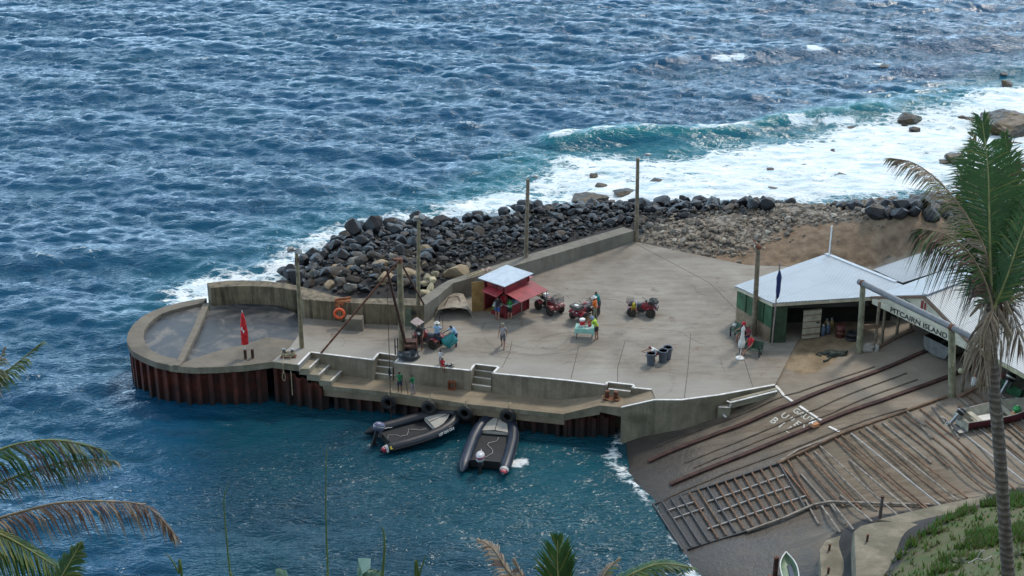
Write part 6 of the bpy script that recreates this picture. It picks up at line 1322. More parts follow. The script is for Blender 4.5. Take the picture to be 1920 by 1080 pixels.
def q_at(x0, y0, x1, y1): a, c = P(x0, y0, 3), P(x1, y1, 3); return (a + c) / 2, facing(a, c)
p, r = q_at(1188, 588, 1218, 590); Q1 = quad('muddy red quad bike standing alone on the right, beside the white poles', p, r)
def qcopy(src, label, p, r): c = copy_tree(src); c.location = p; c.rotation_euler = (0, 0, r); c['label'] = label; return c
p, r = q_at(1110, 588, 1082, 601); Q2 = qcopy(Q1, 'red quad bike with loaded front rack, where the orange shirted person stands', p, r)
p, r = q_at(1016, 575, 1044, 590); Q3 = qcopy(Q1, 'muddy red quad bike parked right behind the kiosk awning post', p, r)
p, r = q_at(822, 650, 784, 640); Q4 = qcopy(Q1, 'red quad bike by the wall corner with people around it', p, r)
def sub(o, nm, mb, mat): return mb.build(nm, mat, o)
m = MB(); m.box((.80, 0, 1.02), (.55, .72, .20), taper=1.05); sub(Q2, 'cargo_box', m, pm('cargo_box', (.10, .095, .085), .8)); m = MB(); m.box((.8, 0, 1.13), (.2, .3, .02)); sub(Q2, 'paper_pad', m, M_white)
m = MB(); m.sheet(blob((.75, 0, .92), (.34, .36, .24), 44)); sub(Q1, 'bag', m, pm('dark_bag', (.03, .035, .035), .7))
m = MB(); m.sheet(blob((-.75, 0, .92), (.36, .38, .20), 47)); sub(Q3, 'sack', m, pm('hessian', (.26, .20, .12), .9)); m = MB(); m.box((.80, 0, 1.0), (.45, .7, .3), taper=1.05)
mm = MB()
for i in range(6): z = .94 + i * .07; mm.tube([(.5, -.38, z), (1.05, -.38, z), (1.05, .38, z), (.5, .38, z), (.5, -.38, z)], .012, 5)
sub(Q3, 'basket', mm, M_rack); m = MB(); m.box((-.38, 0, 1.02), (.25, .3, .2)); sub(Q3, 'white_box', m, M_white)
m = MB(); m.box((.75, 0, 1.1), (.5, .62, .3)); sub(Q4, 'cargo_box', m, pm('cargo_green', (.05, .06, .05), .8)); m = MB(); m.sheet([[Vector((.5 + .55 * j, -.4 + .8 * i / 4, 1.28 + .22 * j - .15 * (i / 4 - .5) ** 2)) for i in range(5)] for j in (0, .5, 1)]); sub(Q4, 'lid', m, pm('lid_pink', (.30, .23, .22), .7))
# ================================================================ PEOPLE
SKIN = pm('skin_brown', (.17, .075, .042), .55, .12, 6, bump=0); SKIN2 = pm('skin_light', (.36, .18, .12), .55, .12, 6, bump=0); HAIRM = pm('hair_black', (.012, .010, .009), .6, .3, 10); EYE = pm('eye_dark', (.01, .01, .01), .3, 0, 3, bump=0)
def cloth(n, c): return pm('cloth_' + n, c, .8, .15, 6, bump=.3, bd=.01)
def person(pos, h, face, label, pose=None, shirt=None, shorts=None, hair=HAIRM, skin=SKIN, sleeve=.6, legs=.72, shoes=None, hat=None, hatmat=None, hairlen=0, fat=1.0, vest=False, skirt=0, group=None):
    """face: world yaw in degrees of the look direction; pose keys: lean, hip, L/R = (thigh, knee), la/ra = (fwd, out, elbow), head, abduct"""
    pz = dict(lean=3, hip=None, L=(4, 4), R=(-4, 4), la=(5, 8, 15), ra=(0, 8, 12), head=5, spread=3, twist=0); pz.update(pose or {})
    s = h / 1.75; child = h < 1.3; fat_ = fat
    thL, shL = .43 * s, .42 * s
    def ddir(a): return Vector((math.sin(R(a)), 0, -math.cos(R(a))))
    def leg_low(k): a, b = pz[k]; return thL * math.cos(R(a)) + shL * math.cos(R(a - b)) + .075 * s
    hz = pz['hip'] if pz['hip'] is not None else max(leg_low('L'), leg_low('R'))
    V = []; Rr = []; E = []; seg = []
    def add(p, r, par=None, sg=None):
        V.append(Vector(p)); Rr.append(r * (fat_ if sg in ('torso', 'pelvis', 'thigh') else 1)); i = len(V) - 1
        if par is not None: E.append((par, i)); seg.append((par, i, sg))
        return i
    ld = pz['lean']; tdir = Vector((math.sin(R(ld)), 0, math.cos(R(ld)))); tf = Vector((tdir.z, 0, -tdir.x))
    pel = add((0, 0, hz), .135 * s); wst = add(Vector((0, 0, hz)) + tdir * .16 * s, .118 * s, pel, 'torso'); ch = add(Vector((0, 0, hz)) + tdir * .36 * s, .145 * s, wst, 'torso'); up_ = add(Vector((0, 0, hz)) + tdir * .475 * s, .10 * s, ch, 'torso'); nk = add(V[up_] + tdir * .07 * s + tf * .01 * s, .055 * s, up_, 'neck')
    hl = ld * .5 + pz['head']; hd = Vector((math.sin(R(hl)), 0, math.cos(R(hl)))); hf = Vector((hd.z, 0, -hd.x)); hs = s * (1.0 if not child else 1.25)
    jw = add(V[nk] + hd * .075 * hs + hf * .015 * hs, .070 * hs, nk, 'head'); hc = add(V[jw] + hd * .07 * hs, .092 * hs, jw, 'head'); cr_ = add(V[hc] + hd * .06 * hs - hf * .008 * hs, .078 * hs, hc, 'head')
    nose = add(V[jw] + hd * .045 * hs + hf * .088 * hs, .012 * hs, hc, 'face')
    for q in (-1, 1): add(V[hc] + Vector((0, q * .088 * hs, 0)) - hd * .015 * hs, .016 * hs, hc, 'face')
    hands = {}
    for sd, key, akey in ((1, 'L', 'la'), (-1, 'R', 'ra')):
        a, b = pz[key]; hp = add(Vector((0, sd * .095 * s, hz - .03 * s)), .098 * s, pel, 'pelvis'); sp = pz['spread']
        kn = add(V[hp] + ddir(a) * thL + Vector((0, sd * math.sin(R(sp)) * thL, 0)), .062 * s, hp, 'thigh'); mid = add(V[kn] + ddir(a - b) * shL * .35 - Vector((.012 * s, 0, 0)), .056 * s, kn, 'shin')
        an = add(V[kn] + ddir(a - b) * shL, .036 * s, mid, 'shin'); fd = Vector((math.cos(R(min(25, max(-35, (a - b) * .5 if a - b < 0 else 0)))), 0, math.sin(R(0 if a - b >= 0 else (a - b) * .5)))); bl = add(V[an] + Vector((0, 0, -.045 * s)) + fd * .09 * s, .032 * s, an, 'foot'); add(V[bl] + fd * .09 * s - Vector((0, 0, .004)), .024 * s, bl, 'foot'); add(V[an] + Vector((-.03 * s, 0, -.04 * s)), .032 * s, an, 'foot')
        sh = add(V[up_] + Vector((0, sd * .175 * s, 0)) - tdir * .015 * s, .062 * s, up_, 'torso'); f, ou, el = pz[akey]
        def adir(f_, ou_): v = Vector((math.sin(R(f_)) * math.cos(R(ou_)), sd * math.sin(R(ou_)), -math.cos(R(f_)) * math.cos(R(ou_)))); return v
        eb = add(V[sh] + adir(f, ou) * .28 * s, .042 * s, sh, 'uparm'); wr = add(V[eb] + adir(f + el, ou * .3 - max(0, el - 40) * .35) * .25 * s, .027 * s, eb, 'forearm')
        hd_ = (V[wr] - V[eb]).normalized(); pm_ = add(V[wr] + hd_ * .05 * s, .032 * s, wr, 'hand'); kn_ = add(V[pm_] + hd_ * .04 * s, .030 * s, pm_, 'hand'); side = hd_.cross(Vector((0, sd, 0))); side = side.normalized() if side.length > .1 else Vector((1, 0, 0)); curl = Vector((0, -sd, 0))
        for i in range(4):
            Lf = (.032, .038, .036, .028)[i] * s * 1.15; r0 = V[kn_] + side * (.027 - .018 * i) * s; f0 = add(r0, .0095 * s, kn_, 'hand'); f1 = add(r0 + hd_ * Lf + curl * .008 * s, .0085 * s, f0, 'hand'); add(V[f1] + hd_ * Lf * .7 + curl * .022 * s, .0075 * s, f1, 'hand')
        t0 = add(V[pm_] + side * .036 * s + curl * .01 * s, .0105 * s, pm_, 'hand'); add(V[t0] + (side * .6 + hd_ * .8 + curl * .3) * .042 * s, .009 * s, t0, 'hand'); hands[key] = V[kn_].copy()
    me = bpy.data.meshes.new('body'); me.from_pydata([tuple(v) for v in V], E, []); ob = bpy.data.objects.new('body', me); COL.objects.link(ob)
    sm = ob.modifiers.new('skin', 'SKIN'); sm.use_smooth_shade = True; sv = me.skin_vertices[0].data
    for i, r in enumerate(Rr): sv[i].radius = (r, r * (1.0))
    for i in (pel, wst, ch, up_): sv[i].radius = (Rr[i] * .95, Rr[i] * .95)
    sv[pel].use_root = True; su = ob.modifiers.new('sub', 'SUBSURF'); su.levels = 1; su.render_levels = 1
    dg = bpy.context.evaluated_depsgraph_get(); m2 = bpy.data.meshes.new_from_object(ob.evaluated_get(dg)); bpy.data.objects.remove(ob); bpy.data.meshes.remove(me)
    m2.name = 'body'; root = thing('person', label, 'person', pos, R(face), group); n = len(m2.vertices); co = np.zeros(n * 3); m2.vertices.foreach_get('co', co); co = co.reshape(-1, 3); nr = np.zeros(n * 3); m2.vertices.foreach_get('normal', nr); nr = nr.reshape(-1, 3)
    best = np.full(n, 1e9); lab_ = np.zeros(n, int); tt = np.zeros(n); names = []
    for k, (i, j, g_) in enumerate(seg):
        a = np.array(V[i]); d = np.array(V[j]) - a; t = np.clip(((co - a) @ d) / max(d @ d, 1e-9), 0, 1); ds = np.linalg.norm(co - a - t[:, None] * d, axis=1) / (.5 * (Rr[i] + Rr[j])); q = ds < best; best[q] = ds[q]; lab_[q] = k; tt[q] = t[q]; names.append(g_)
    names = np.array(names); L_ = names[lab_]; m2.materials.clear(); m2.materials.append(skin); bo = bpy.data.objects.new('body', m2); COL.objects.link(bo); bo.parent = root
    fs = [tuple(p_.vertices) for p_ in m2.polygons]
    def garment(mask, mat, name, off, hem=0):
        use = [f for f in fs if sum(mask[list(f)]) >= len(f) - 1]
        if not use: return None
        idx = sorted({i for f in use for i in f}); mp = {v: i for i, v in enumerate(idx)}; vv = co[idx] + nr[idx] * off
        m = MB(); m.v = [tuple(x) for x in vv]; m.f = [[mp[i] for i in f] for f in use]; m.m = [0] * len(use); m.sm = [True] * len(use); return m.build(name, mat, root)
    is_t = (L_ == 'torso'); arm = (L_ == 'uparm') & (tt < sleeve); pel_m = (L_ == 'pelvis') | ((L_ == 'torso') & (co @ np.array(tdir) < (np.array([0, 0, hz]) @ np.array(tdir)) + .05 * s))
    if shirt is not None: garment(is_t | (arm if not vest else False) | (L_ == 'pelvis') & (tt < .5), shirt, 'shirt' if not vest else 'vest', .016 * s)
    if shorts is not None:
        lg = (L_ == 'thigh') & (tt < legs) if legs <= 1 else (L_ == 'thigh') | ((L_ == 'shin'))
        garment(pel_m | lg, shorts, 'trousers' if legs > 1 else 'shorts', (.022 if shirt is None else .013) * s)
    if skirt:
        m = MB(); rows = []
        for t, w_ in ((0, .15), (.35, .20), (1, .25)): rows.append([Vector((math.cos(a) * w_ * s * .85, math.sin(a) * w_ * s * 1.1, hz + .08 * s - t * skirt * s)) * 1 for a in [2 * math.pi * k / 20 for k in range(21)]])
        m.sheet(rows[::-1]); m.build('skirt', shorts, root)
    if shoes is not None: garment(L_ == 'foot', shoes, 'shoes', .008 * s)
    hv = np.array(hd); hfv = np.array(hf); c0 = np.array(V[hc]); rel = co - c0; up = rel @ hv; fw = rel @ hfv
    if hair is not None: garment(((L_ == 'head') | (L_ == 'face')) & ((up > .035 * hs) | ((fw < -.01 * hs) & (up > (-.06 - hairlen) * hs)) | ((fw < .03 * hs) & (up > .0))), hair, 'hair', .012 * hs)
    m = MB()
    for q in (-1, 1): m.ball(V[hc] + hf * .080 * hs + Vector((0, q * .032 * hs, 0)) + hd * .005 * hs, .010 * hs, 6, 4)
    m.build('eyes', EYE, root)
    if hat:
        M = Matrix.Translation(V[hc] + hd * .045 * hs) @ hd.to_track_quat('Z', 'X').to_matrix().to_4x4(); m = MB(); m.T = M
        if hat == 'brim': m.lathe([(.19 * hs, -.01), (.12 * hs, .0), (.108 * hs, .06 * hs), (.07 * hs, .095 * hs), (.001, .1 * hs)], n=18)
        elif hat == 'cap': m.lathe([(.108 * hs, -.02), (.108 * hs, .03), (.08 * hs, .075 * hs), (.001, .09 * hs)], n=16); m.T = Matrix.Translation(V[hc] + hd * .03 * hs + hf * .13 * hs); m.box((0, 0, 0), (.10 * hs, .13 * hs, .01))
        elif hat == 'scarf': m.lathe([(.12 * hs, -.14 * hs), (.118 * hs, -.04 * hs), (.112 * hs, .04 * hs), (.07 * hs, .085 * hs), (.001, .09 * hs)], n=18)
        m.build('hat' if hat != 'scarf' else 'headscarf', hatmat, root)
    root_hands = {k: pos + Matrix.Rotation(R(face), 3, 'Z') @ v for k, v in hands.items()}
    return root, root_hands, (V, hz, s)
W = cloth
grn = W('green', (.012, .17, .06)); blk = W('black', (.015, .015, .018)); nav = W('navy', (.02, .03, .07)); lbl = W('lightblue', (.30, .46, .64)); gry = W('grey', (.32, .30, .31)); dgy = W('darkgrey', (.10, .10, .11)); red = W('red', (.50, .015, .03)); orn = W('orange', (.75, .15, .02)); olv = W('olive', (.20, .19, .13)); lime = W('lime', (.36, .55, .05)); tel = W('teal', (.03, .22, .20)); wht = W('white', (.62, .62, .60)); pnk = W('pinkgrey', (.27, .22, .23)); yel = W('yellow', (.60, .47, .02)); brn = W('brown', (.08, .035, .03)); mar = W('maroon', (.17, .02, .035))
# on the landing ledge
_, hA, _ = person(P(750, 735, 1.65), 1.42, 100, 'boy in green shirt and dark shorts standing on the ledge left of his friend', dict(la=(60, 30, 20), ra=(10, 10, 20)), grn, nav, legs=.8)
_, hB, _ = person(P(774.5, 739, 1.65), 1.40, 150, 'boy in green shirt and long grey shorts holding a stick on the ledge', dict(la=(35, 10, 35), ra=(20, 8, 30)), grn, pnk, legs=1.5, hairlen=.02)
o = thing('walking_stick', 'thin dark stick held by the boy in long grey shorts', 'stick', hB['L']); m = MB(); e = P(765, 739, 1.66) - o.location; m.tube([Vector((0, 0, .12)), e * .5 + Vector((.02, 0, 0)), e], .018, 6); m.build('stick', M_black, o)
# toddler and seated child
person(P(826, 683, 3.0), .98, 70, 'curly haired toddler in white top standing near the edge of the deck', dict(la=(50, 10, 60), ra=(20, 10, 30)), wht, gry, legs=1.5, hair=pm('hair_brown', (.05, .025, .015), .8))
person(P(830, 687.5, 2.98), 1.05, -75, 'child in red sitting on the white edge with legs over the quay wall', dict(hip=.10, L=(80, 75), R=(85, 80), lean=-8, la=(-20, 15, 10), ra=(10, 10, 30)), red, red, hair=HAIRM, legs=.5)
dgp = thing('dog', 'small black and white dog lying on the deck edge beside the seated child', 'dog', P(839, 687, 3.0), R(-20))
def dog(o):
    pts = [((-.25, 0, .10), .085), ((-.05, 0, .12), .095), ((.15, 0, .13), .09), ((.27, 0, .18), .055), ((.36, 0, .24), .055), ((.45, 0, .21), .025)]
    V = [Vector(p) for p, _ in pts]; Rr = [r for _, r in pts]; E = [(i, i + 1) for i in range(5)]
    def ad(par, p, r): V.append(Vector(p)); Rr.append(r); E.append((par, len(V) - 1)); return len(V) - 1
    for y in (-1, 1): a = ad(2, (.2, y * .07, .06), .03); ad(ad(a, (.32, y * .08, .03), .02), (.42, y * .08, .025), .02); a = ad(0, (-.22, y * .10, .06), .04); b = ad(a, (-.10, y * .13, .03), .025); ad(b, (.0, y * .13, .025), .02); ad(4, (.34, y * .045, .31), .012)
    t = ad(0, (-.38, .03, .08), .02); ad(t, (-.52, .08, .04), .012)
    me = bpy.data.meshes.new('body'); me.from_pydata([tuple(v) for v in V], E, []); ob = bpy.data.objects.new('body', me); COL.objects.link(ob); ob.modifiers.new('s', 'SKIN'); sv = me.skin_vertices[0].data
    for i, r in enumerate(Rr): sv[i].radius = (r, r)
    ob.modifiers.new('u', 'SUBSURF').levels = 1; dg = bpy.context.evaluated_depsgraph_get(); m2 = bpy.data.meshes.new_from_object(ob.evaluated_get(dg)); bpy.data.objects.remove(ob); g = NG('dog_fur'); v = g.pos(obj=True); m2.materials.clear(); m2.materials.append(g.fin(g.ramp(g.noise(v, 5, 2), [(.50, (.02, .02, .02)), (.54, (.5, .48, .45))]), .9)); b = bpy.data.objects.new('body', m2); COL.objects.link(b); b.parent = o
dog(dgp)
# around the near quad bike
r_, hh, _ = person(P(787, 655.5, 3.0), 1.82, -95, 'stocky man in black vest with a white emblem beside the near quad bike', dict(la=(10, 18, 60), ra=(10, 18, 60), spread=6), blk, brn, vest=True, legs=.9, fat=1.25, hairlen=.05, skin=SKIN)
m = MB(); m.T = Matrix.Translation((.20, 0, 1.22)); m.lathe([(.07, 0), (.10, 0), (.10, .012), (.07, .012), (.07, 0)], n=16, axis='X'); m.ball((.005, 0, 0), .045, sq=(.2, 1, 1)); m.build('shirt_emblem', M_white, r_)
person(P(820, 650, 3.0), 1.72, 80, 'person in light blue shirt, dark skirt and white hat beside the quad bike', dict(la=(55, 14, 30), ra=(40, 14, 40)), lbl, nav, hat='brim', hatmat=wht, legs=.9, fat=1.2, skirt=.5)
r_, hM, _ = person(P(855, 649, 3.0), 1.70, -150, 'man in light blue shirt and dark trousers bending over a teal bag', dict(lean=28, la=(55, 5, 20), ra=(60, 5, 10), head=25, L=(12, 18), R=(0, 14)), lbl, nav, legs=1.5, sleeve=1.0)
o = thing('teal_bag', 'large crumpled teal sheet held by the bending man in blue', 'bag', P(843, 652, 3.0)); tm_ = pm('teal_plastic', (.035, .27, .28), .35, .2, 3, bump=.6); m = MB(); g = []
for i in range(12):
    t = i / 11; w_ = [.10, .20, .30, .40, .44, .46, .42, .36, .26, .17, .11, .05][i]; z = .02 + t * 1.15; g.append([Vector((-.05 + .22 * t * t + math.cos(a) * w_ * (1 + .22 * math.sin(a * 5 + t * 6)), math.sin(a) * w_ * .6 * (1 + .25 * math.sin(a * 4 - t * 5)), z)) for a in [2 * math.pi * k / 28 for k in range(29)]])
m.sheet(g); m.build('sheet', tm_, o)
o = thing('frame_stand', 'thin dark metal frame standing behind the person in white hat', 'frame', P(828, 615, 3.0)); m = MB(); m.tube([(-.1, 0, 0), (-.14, 0, .75), (.06, .1, 1.15), (.09, 0, 0)], .02, 6); m.build('frame', M_black, o)
# walking man
person(P(943, 651, 3.0), 1.76, -100, 'man in grey tank top and cap walking alone across the yard', dict(L=(22, 8), R=(-16, 14), la=(-18, 10, 12), ra=(20, 10, 15)), gry, dgy, vest=True, legs=.9, hat='cap', hatmat=olv, shoes=blk, skin=SKIN2)
# kiosk customers
kp, ka = KIOSK; kq = lambda x, y, z=0: kp + Matrix.Rotation(ka, 3, 'Z') @ Vector((x, y, z))
person(P(933, 600, 3.0), 1.74, 60, 'person in black top and blue shorts standing at the kiosk corner', dict(la=(45, 15, 50), ra=(20, 12, 40)), blk, W('bluefloral', (.04, .08, .25)), hairlen=.12, skin=SKIN2, legs=.6)
person(kq(.35, .45, .07), 1.66, R(0) + math.degrees(ka) - 120, 'person in bright red shirt serving inside the kiosk', dict(la=(40, 10, 40), ra=(40, 10, 40)), red, blk, skin=SKIN)
person(P(956, 598.5, 3.0), 1.50, 85, 'child in green shirt leaning on the kiosk front counter', dict(lean=8, la=(50, 10, 50), ra=(50, 10, 50)), W('leaf', (.02, .22, .04)), blk, skin=SKIN2, legs=.8)
# quad and table group
person(P(1123, 588, 3.0), 1.74, -160, 'man in teal patterned shirt leaning on the middle quad bike', dict(lean=20, la=(60, 25, 25), ra=(20, 40, 40)), tel, dgy, skin=SKIN)
person(P(1115, 601, 3.0), 1.75, 160, 'person in orange shirt, white hat and olive trousers by the middle quad', dict(la=(25, 8, 60), ra=(5, 8, 20)), orn, olv, legs=1.5, hat='brim', hatmat=wht, skin=SKIN)
person(P(1118, 636.5, 3.0), 1.68, 165, 'person in lime green shirt bending over the mint covered table', dict(lean=22, head=20, la=(50, 8, 30), ra=(40, 8, 45)), lime, blk, legs=.7, fat=1.2, hat='scarf', hatmat=W('bluegrey', (.22, .27, .38)), skin=SKIN2)
person(P(1187, 594, 3.0), 1.0, -80, 'small child in yellow and black suit standing before the lone quad bike', dict(la=(10, 10, 20), ra=(10, 10, 20)), W('yellowblack', (.42, .34, .02)), yel, legs=1.5, hat='scarf', hatmat=yel, skin=SKIN2, sleeve=1.0)
for px, py, pt, lab in ((1193, 591, 565, 'left of two thin white poles standing before the lone quad bike'), (1196.5, 587, 563, 'right of two thin white poles standing before the lone quad bike')):
    o = thing('white_pole', lab, 'pole', P(px, py, 3.0)); z = ztop(o.location, pt) - 3; m = MB(); m.tube([(0, 0, 0), (0, 0, z)], .022, 6); m.build('pole', M_white, o); m = MB(); m.lathe([(.12, 0), (.12, .03), (.03, .06), (.001, .06)], n=12); m.build('foot', pm('foot_beige', (.42, .34, .26), .8), o)
# crouching person between bins
person(P(1233, 676, 3.0), 1.7, -165, 'person in white top and red shorts crouching between the grey bins', dict(hip=.60, L=(60, 85), R=(50, 80), lean=58, head=10, la=(80, 5, 10), ra=(70, 5, 10)), wht, red, skin=SKIN2, hair=pm('hair_red', (.16, .02, .02), .7))
# benches
bd = math.degrees(BR); sit = dict(hip=.52, L=(84, 84), R=(80, 78), lean=-6)
person(B1 + Matrix.Rotation(BR, 3, 'Z') @ Vector((.28, .08, 0)), 1.68, bd - 90, 'person with red headscarf sitting on the far green bench', dict(sit, la=(45, 8, 40), ra=(45, 8, 40)), brn, dgy, hat='scarf', hatmat=red, skin=SKIN2, shoes=None)
person(B1 + Matrix.Rotation(BR, 3, 'Z') @ Vector((.78, .06, 0)), 1.72, bd - 90, 'person in dark maroon top sitting behind the furled umbrella', dict(sit, la=(40, 8, 50), ra=(35, 8, 40)), mar, nav, skin=SKIN, shoes=wht)
person(B2 + Matrix.Rotation(R(-28), 3, 'Z') @ Vector((-.1, .06, 0)), 1.76, -148, 'man in bright red vest sitting with outstretched legs on the near bench', dict(hip=.52, L=(72, 30), R=(66, 24), lean=-12, la=(30, 15, 30), ra=(30, 15, 30)), red, dgy, skin=SKIN2, shoes=blk)
o = thing('white_bag', 'white bag hanging on the far arm of the far green bench', 'bag', B1 + Matrix.Rotation(BR, 3, 'Z') @ Vector((-.62, .1, .66))); m = MB(); m.sheet(blob((0, 0, .0), (.13, .1, .18), 51)); m.build('bag', M_white, o)
# ================================================================ VEGETATION AND NEAR BANK
def leafmat(name, c, c2, rough=.5, tr=True):
    g = NG(name); v = g.pos(obj=False); n = g.noise(v, 1.3, 4); n2 = g.noise(v, 14, 3); col = g.ramp(n, [(.35, c2), (.65, c)]); col = g.mix(.35, col, g.ramp(n2, [(.3, dk(c, .5)), (.7, dk(c, 1.4))]))
    g.fin(col, rough, None, None, .4)
    t = g.N('ShaderNodeBsdfTranslucent'); g.L(col, t.inputs['Color']); mx_ = g.N('ShaderNodeMixShader'); mx_.inputs[0].default_value = .3; g.L(g.b.outputs[0], mx_.inputs[1]); g.L(t.outputs[0], mx_.inputs[2]); g.L(mx_.outputs[0], g.o.inputs['Surface']); return g.mat
L_g = leafmat('palm_green', (.045, .115, .022), (.018, .055, .012)); L_y = leafmat('palm_yellow', (.17, .19, .04), (.07, .10, .02)); L_d = leafmat('palm_dry', (.34, .27, .20), (.17, .12, .085), .8); L_p = leafmat('palm_brown', (.15, .09, .07), (.06, .035, .03), .8)
M_rach = pm('frond_stem', (.22, .22, .07), .6, .3, 4); M_rachd = pm('dry_frond_stem', (.26, .19, .12), .8, .3, 4); M_ptr = None
def ptrunk():
    g = NG('palm_trunk'); v = g.pos(obj=False); sx = g.N('ShaderNodeSeparateXYZ'); g.L(v, sx.inputs[0]); w_ = g.math('SINE', g.math('ADD', g.math('MULTIPLY', sx.outputs['Z'], 46), g.math('MULTIPLY', g.noise(v, 4, 3), 7)))
    n = g.noise(g.pos((1, 1, .4)), 5, 6, .65); col = g.ramp(n, [(.3, (.06, .046, .036)), (.55, (.15, .122, .098)), (.75, (.24, .205, .17))]); col = g.mix(g.ramp(w_, [(.1, .65), (.5, 0.0)]), col, (.05, .038, .03)); return g.fin(col, .9, g.bump(w_, .5, .03))
M_ptr = ptrunk()
def frond(pts, ll, mats, parent, seed, drop=.35, side=(1, 1), n=None, stem=M_rach, r0=.03, ragged=.12, dens=26, plane=None, mixp=(.75,), tipd=None, lw=.035, ang=(32, 50)):
    """pts: points of the midrib (world); ll: leaflet length as function of t; the leaflets spread in 'plane' and hang by drop"""
    rg = random.Random(seed); pts = [Vector(p) for p in pts]
    # smooth the midrib
    def cat(t):
        k = len(pts) - 1; s = min(t * k, k - 1e-6); i = int(s); f = s - i; p0 = pts[max(i - 1, 0)]; p1 = pts[i]; p2 = pts[i + 1]; p3 = pts[min(i + 2, k)]
        return .5 * ((2 * p1) + (p2 - p0) * f + (2 * p0 - 5 * p1 + 4 * p2 - p3) * f * f + (3 * p1 - p0 - 3 * p2 + p3) * f ** 3)
    N = 40; rib_ = [cat(i / N) for i in range(N + 1)]; L = sum((rib_[i + 1] - rib_[i]).length for i in range(N)); m = MB(); m.tube(rib_, [r0 * (1 - .82 * i / N) for i in range(N + 1)], 6)
    st = m.build('frond', stem, parent, world=True); b = MB(); cnt = int(L * dens)
    for i in range(cnt):
        t = .06 + .94 * (i + rg.random() * .7) / cnt; t = min(t, .995); p = cat(t); d = (cat(min(t + .01, 1)) - cat(t - .01)).normalized(); up = plane if plane is not None else Vector((0, 0, 1)); sdv = d.cross(up)
        if sdv.length < .15: sdv = d.cross(Vector((0, 1, 0)))
        sdv.normalize()
        for q in (-1, 1):
            if q == -1 and not side[0] or q == 1 and not side[1]: continue
            if rg.random() < ragged: continue
            l = ll(t) * rg.uniform(.78, 1.12); a = R(rg.uniform(*ang) if t < .85 else rg.uniform(14, 30)); dr = drop * rg.uniform(.7, 1.3); dv = (d * math.cos(a) + sdv * q * math.sin(a)).normalized(); w_ = lw * rg.uniform(.7, 1.2); wd = d.cross(dv).cross(dv).normalized() * w_ * .5
            if wd.length < 1e-4: wd = d * w_ * .5
            mid = p + dv * l * .5 + Vector((0, 0, -dr * l * .25)); e = p + dv * l * .92 + Vector((0, 0, -dr * l)); mi = 0 if rg.random() < mixp[0] else 1
            b._add([p - wd * .6, p + wd * .6, mid + wd, mid - wd, e], [(0, 1, 2, 3), (3, 2, 4)], mi)
    b.build('leaflets', mats, st, world=True, smooth=False)
    return st
bell = lambda a: (lambda t: a * (.35 + .65 * math.sin(math.pi * min(1, .12 + t * .95)) ** .8) * (1 if t < .9 else .75))
# ---- right palm
DP = 36.0
pR = lambda x, y, dd=0: PD(x, y, DP + dd)
base = pR(1902, 1230); root = Vector((base.x, base.y, base.z)); root.z = min(G(base.x, base.y), base.z) - .2
pt = thing('coconut_palm', 'tall weathered coconut palm with one upright green frond at the right edge', 'palm tree', root)
tp = [root, pR(1896, 1150), pR(1889, 1060), pR(1881, 940), pR(1873, 830), pR(1864, 730), pR(1857, 650), pR(1858, 600), pR(1862, 560)]
m = MB(); q = []
for a, c in zip(tp[:-1], tp[1:]):
    for i in range(10): q.append(a.lerp(c, i / 10))
m.tube(q, [.138 + .05 * math.exp(-i / 12) + .005 * math.sin(i * 2.1) + (.045 * max(0, (i - 62) / 18) if i > 62 else 0) for i in range(len(q))], 14); m.build('trunk', M_ptr, pt, world=True)
m = MB(); rg = random.Random(9)     # hanging fibre and old sheaths round the neck
for i in range(60):
    a = rg.uniform(0, 6.28); s = pR(1860, rg.uniform(560, 660)); s += Vector((.22 * math.cos(a), .22 * math.sin(a), 0)); e = s + Vector((.10 * math.cos(a) + rg.uniform(-.05, .05), .1 * math.sin(a), -rg.uniform(.4, 1.3))); w_ = Vector((-math.sin(a), math.cos(a), 0)) * rg.uniform(.015, .04); m._add([s - w_, s + w_, e], [(0, 1, 2)])
for i in range(12):
    a = rg.uniform(0, 6.28); s = pR(1862 + rg.uniform(-6, 6), rg.uniform(545, 600)); e = s + Vector((.5 * math.cos(a), .5 * math.sin(a), rg.uniform(-.9, -.1))); m.tube([s, (s + e) / 2 + Vector((0, 0, .15)), e], [.09, .06, .02], 6)
m.build('dead_sheaths', [L_d], pt, world=True, smooth=False)
cam_dir = (Vector((0, 0, CZ)) - pR(1850, 400)).normalized()
frond([pR(1862, 580), pR(1857, 500), pR(1855, 400), pR(1852, 310), pR(1842, 228)], (lambda t: 1.35 * (.45 + .55 * math.sin(math.pi * min(1, .1 + t * .9))) * (1 if t < .8 else .8)), [L_g, L_y], pt, 1, drop=.34, plane=cam_dir, dens=58, ragged=.03, mixp=(.95,), r0=.045, lw=.036, ang=(46, 66))
frond([pR(1866, 580, .3), pR(1880, 500, .4), pR(1890, 410, .6), pR(1893, 330, .9), pR(1885, 255, 1.2)], bell(1.15), [L_g, L_p], pt, 2, drop=.25, plane=cam_dir, dens=44, ragged=.1, mixp=(.9,), lw=.045)
frond([pR(1860, 570, .2), pR(1850, 480), pR(1822, 420), pR(1770, 350), pR(1718, 308), pR(1668, 296)], bell(.95), [L_d, L_y], pt, 3, drop=.75, stem=M_rachd, dens=40, ragged=.2, mixp=(.8,))
frond([pR(1862, 580, -.3), pR(1848, 530, -.4), pR(1818, 476, -.6), pR(1775, 440, -.7), pR(1722, 428, -.8)], bell(1.45), [L_p, L_g], pt, 4, drop=1.15, stem=M_rachd, dens=40, ragged=.12, mixp=(.6,))
frond([pR(1864, 575, .2), pR(1885, 470, .3), pR(1925, 400, .4), pR(1985, 380, .6), pR(2050, 420, .6)], bell(1.2), [L_d, L_p], pt, 5, drop=1.2, stem=M_rachd, dens=46, ragged=.15, mixp=(.6,))
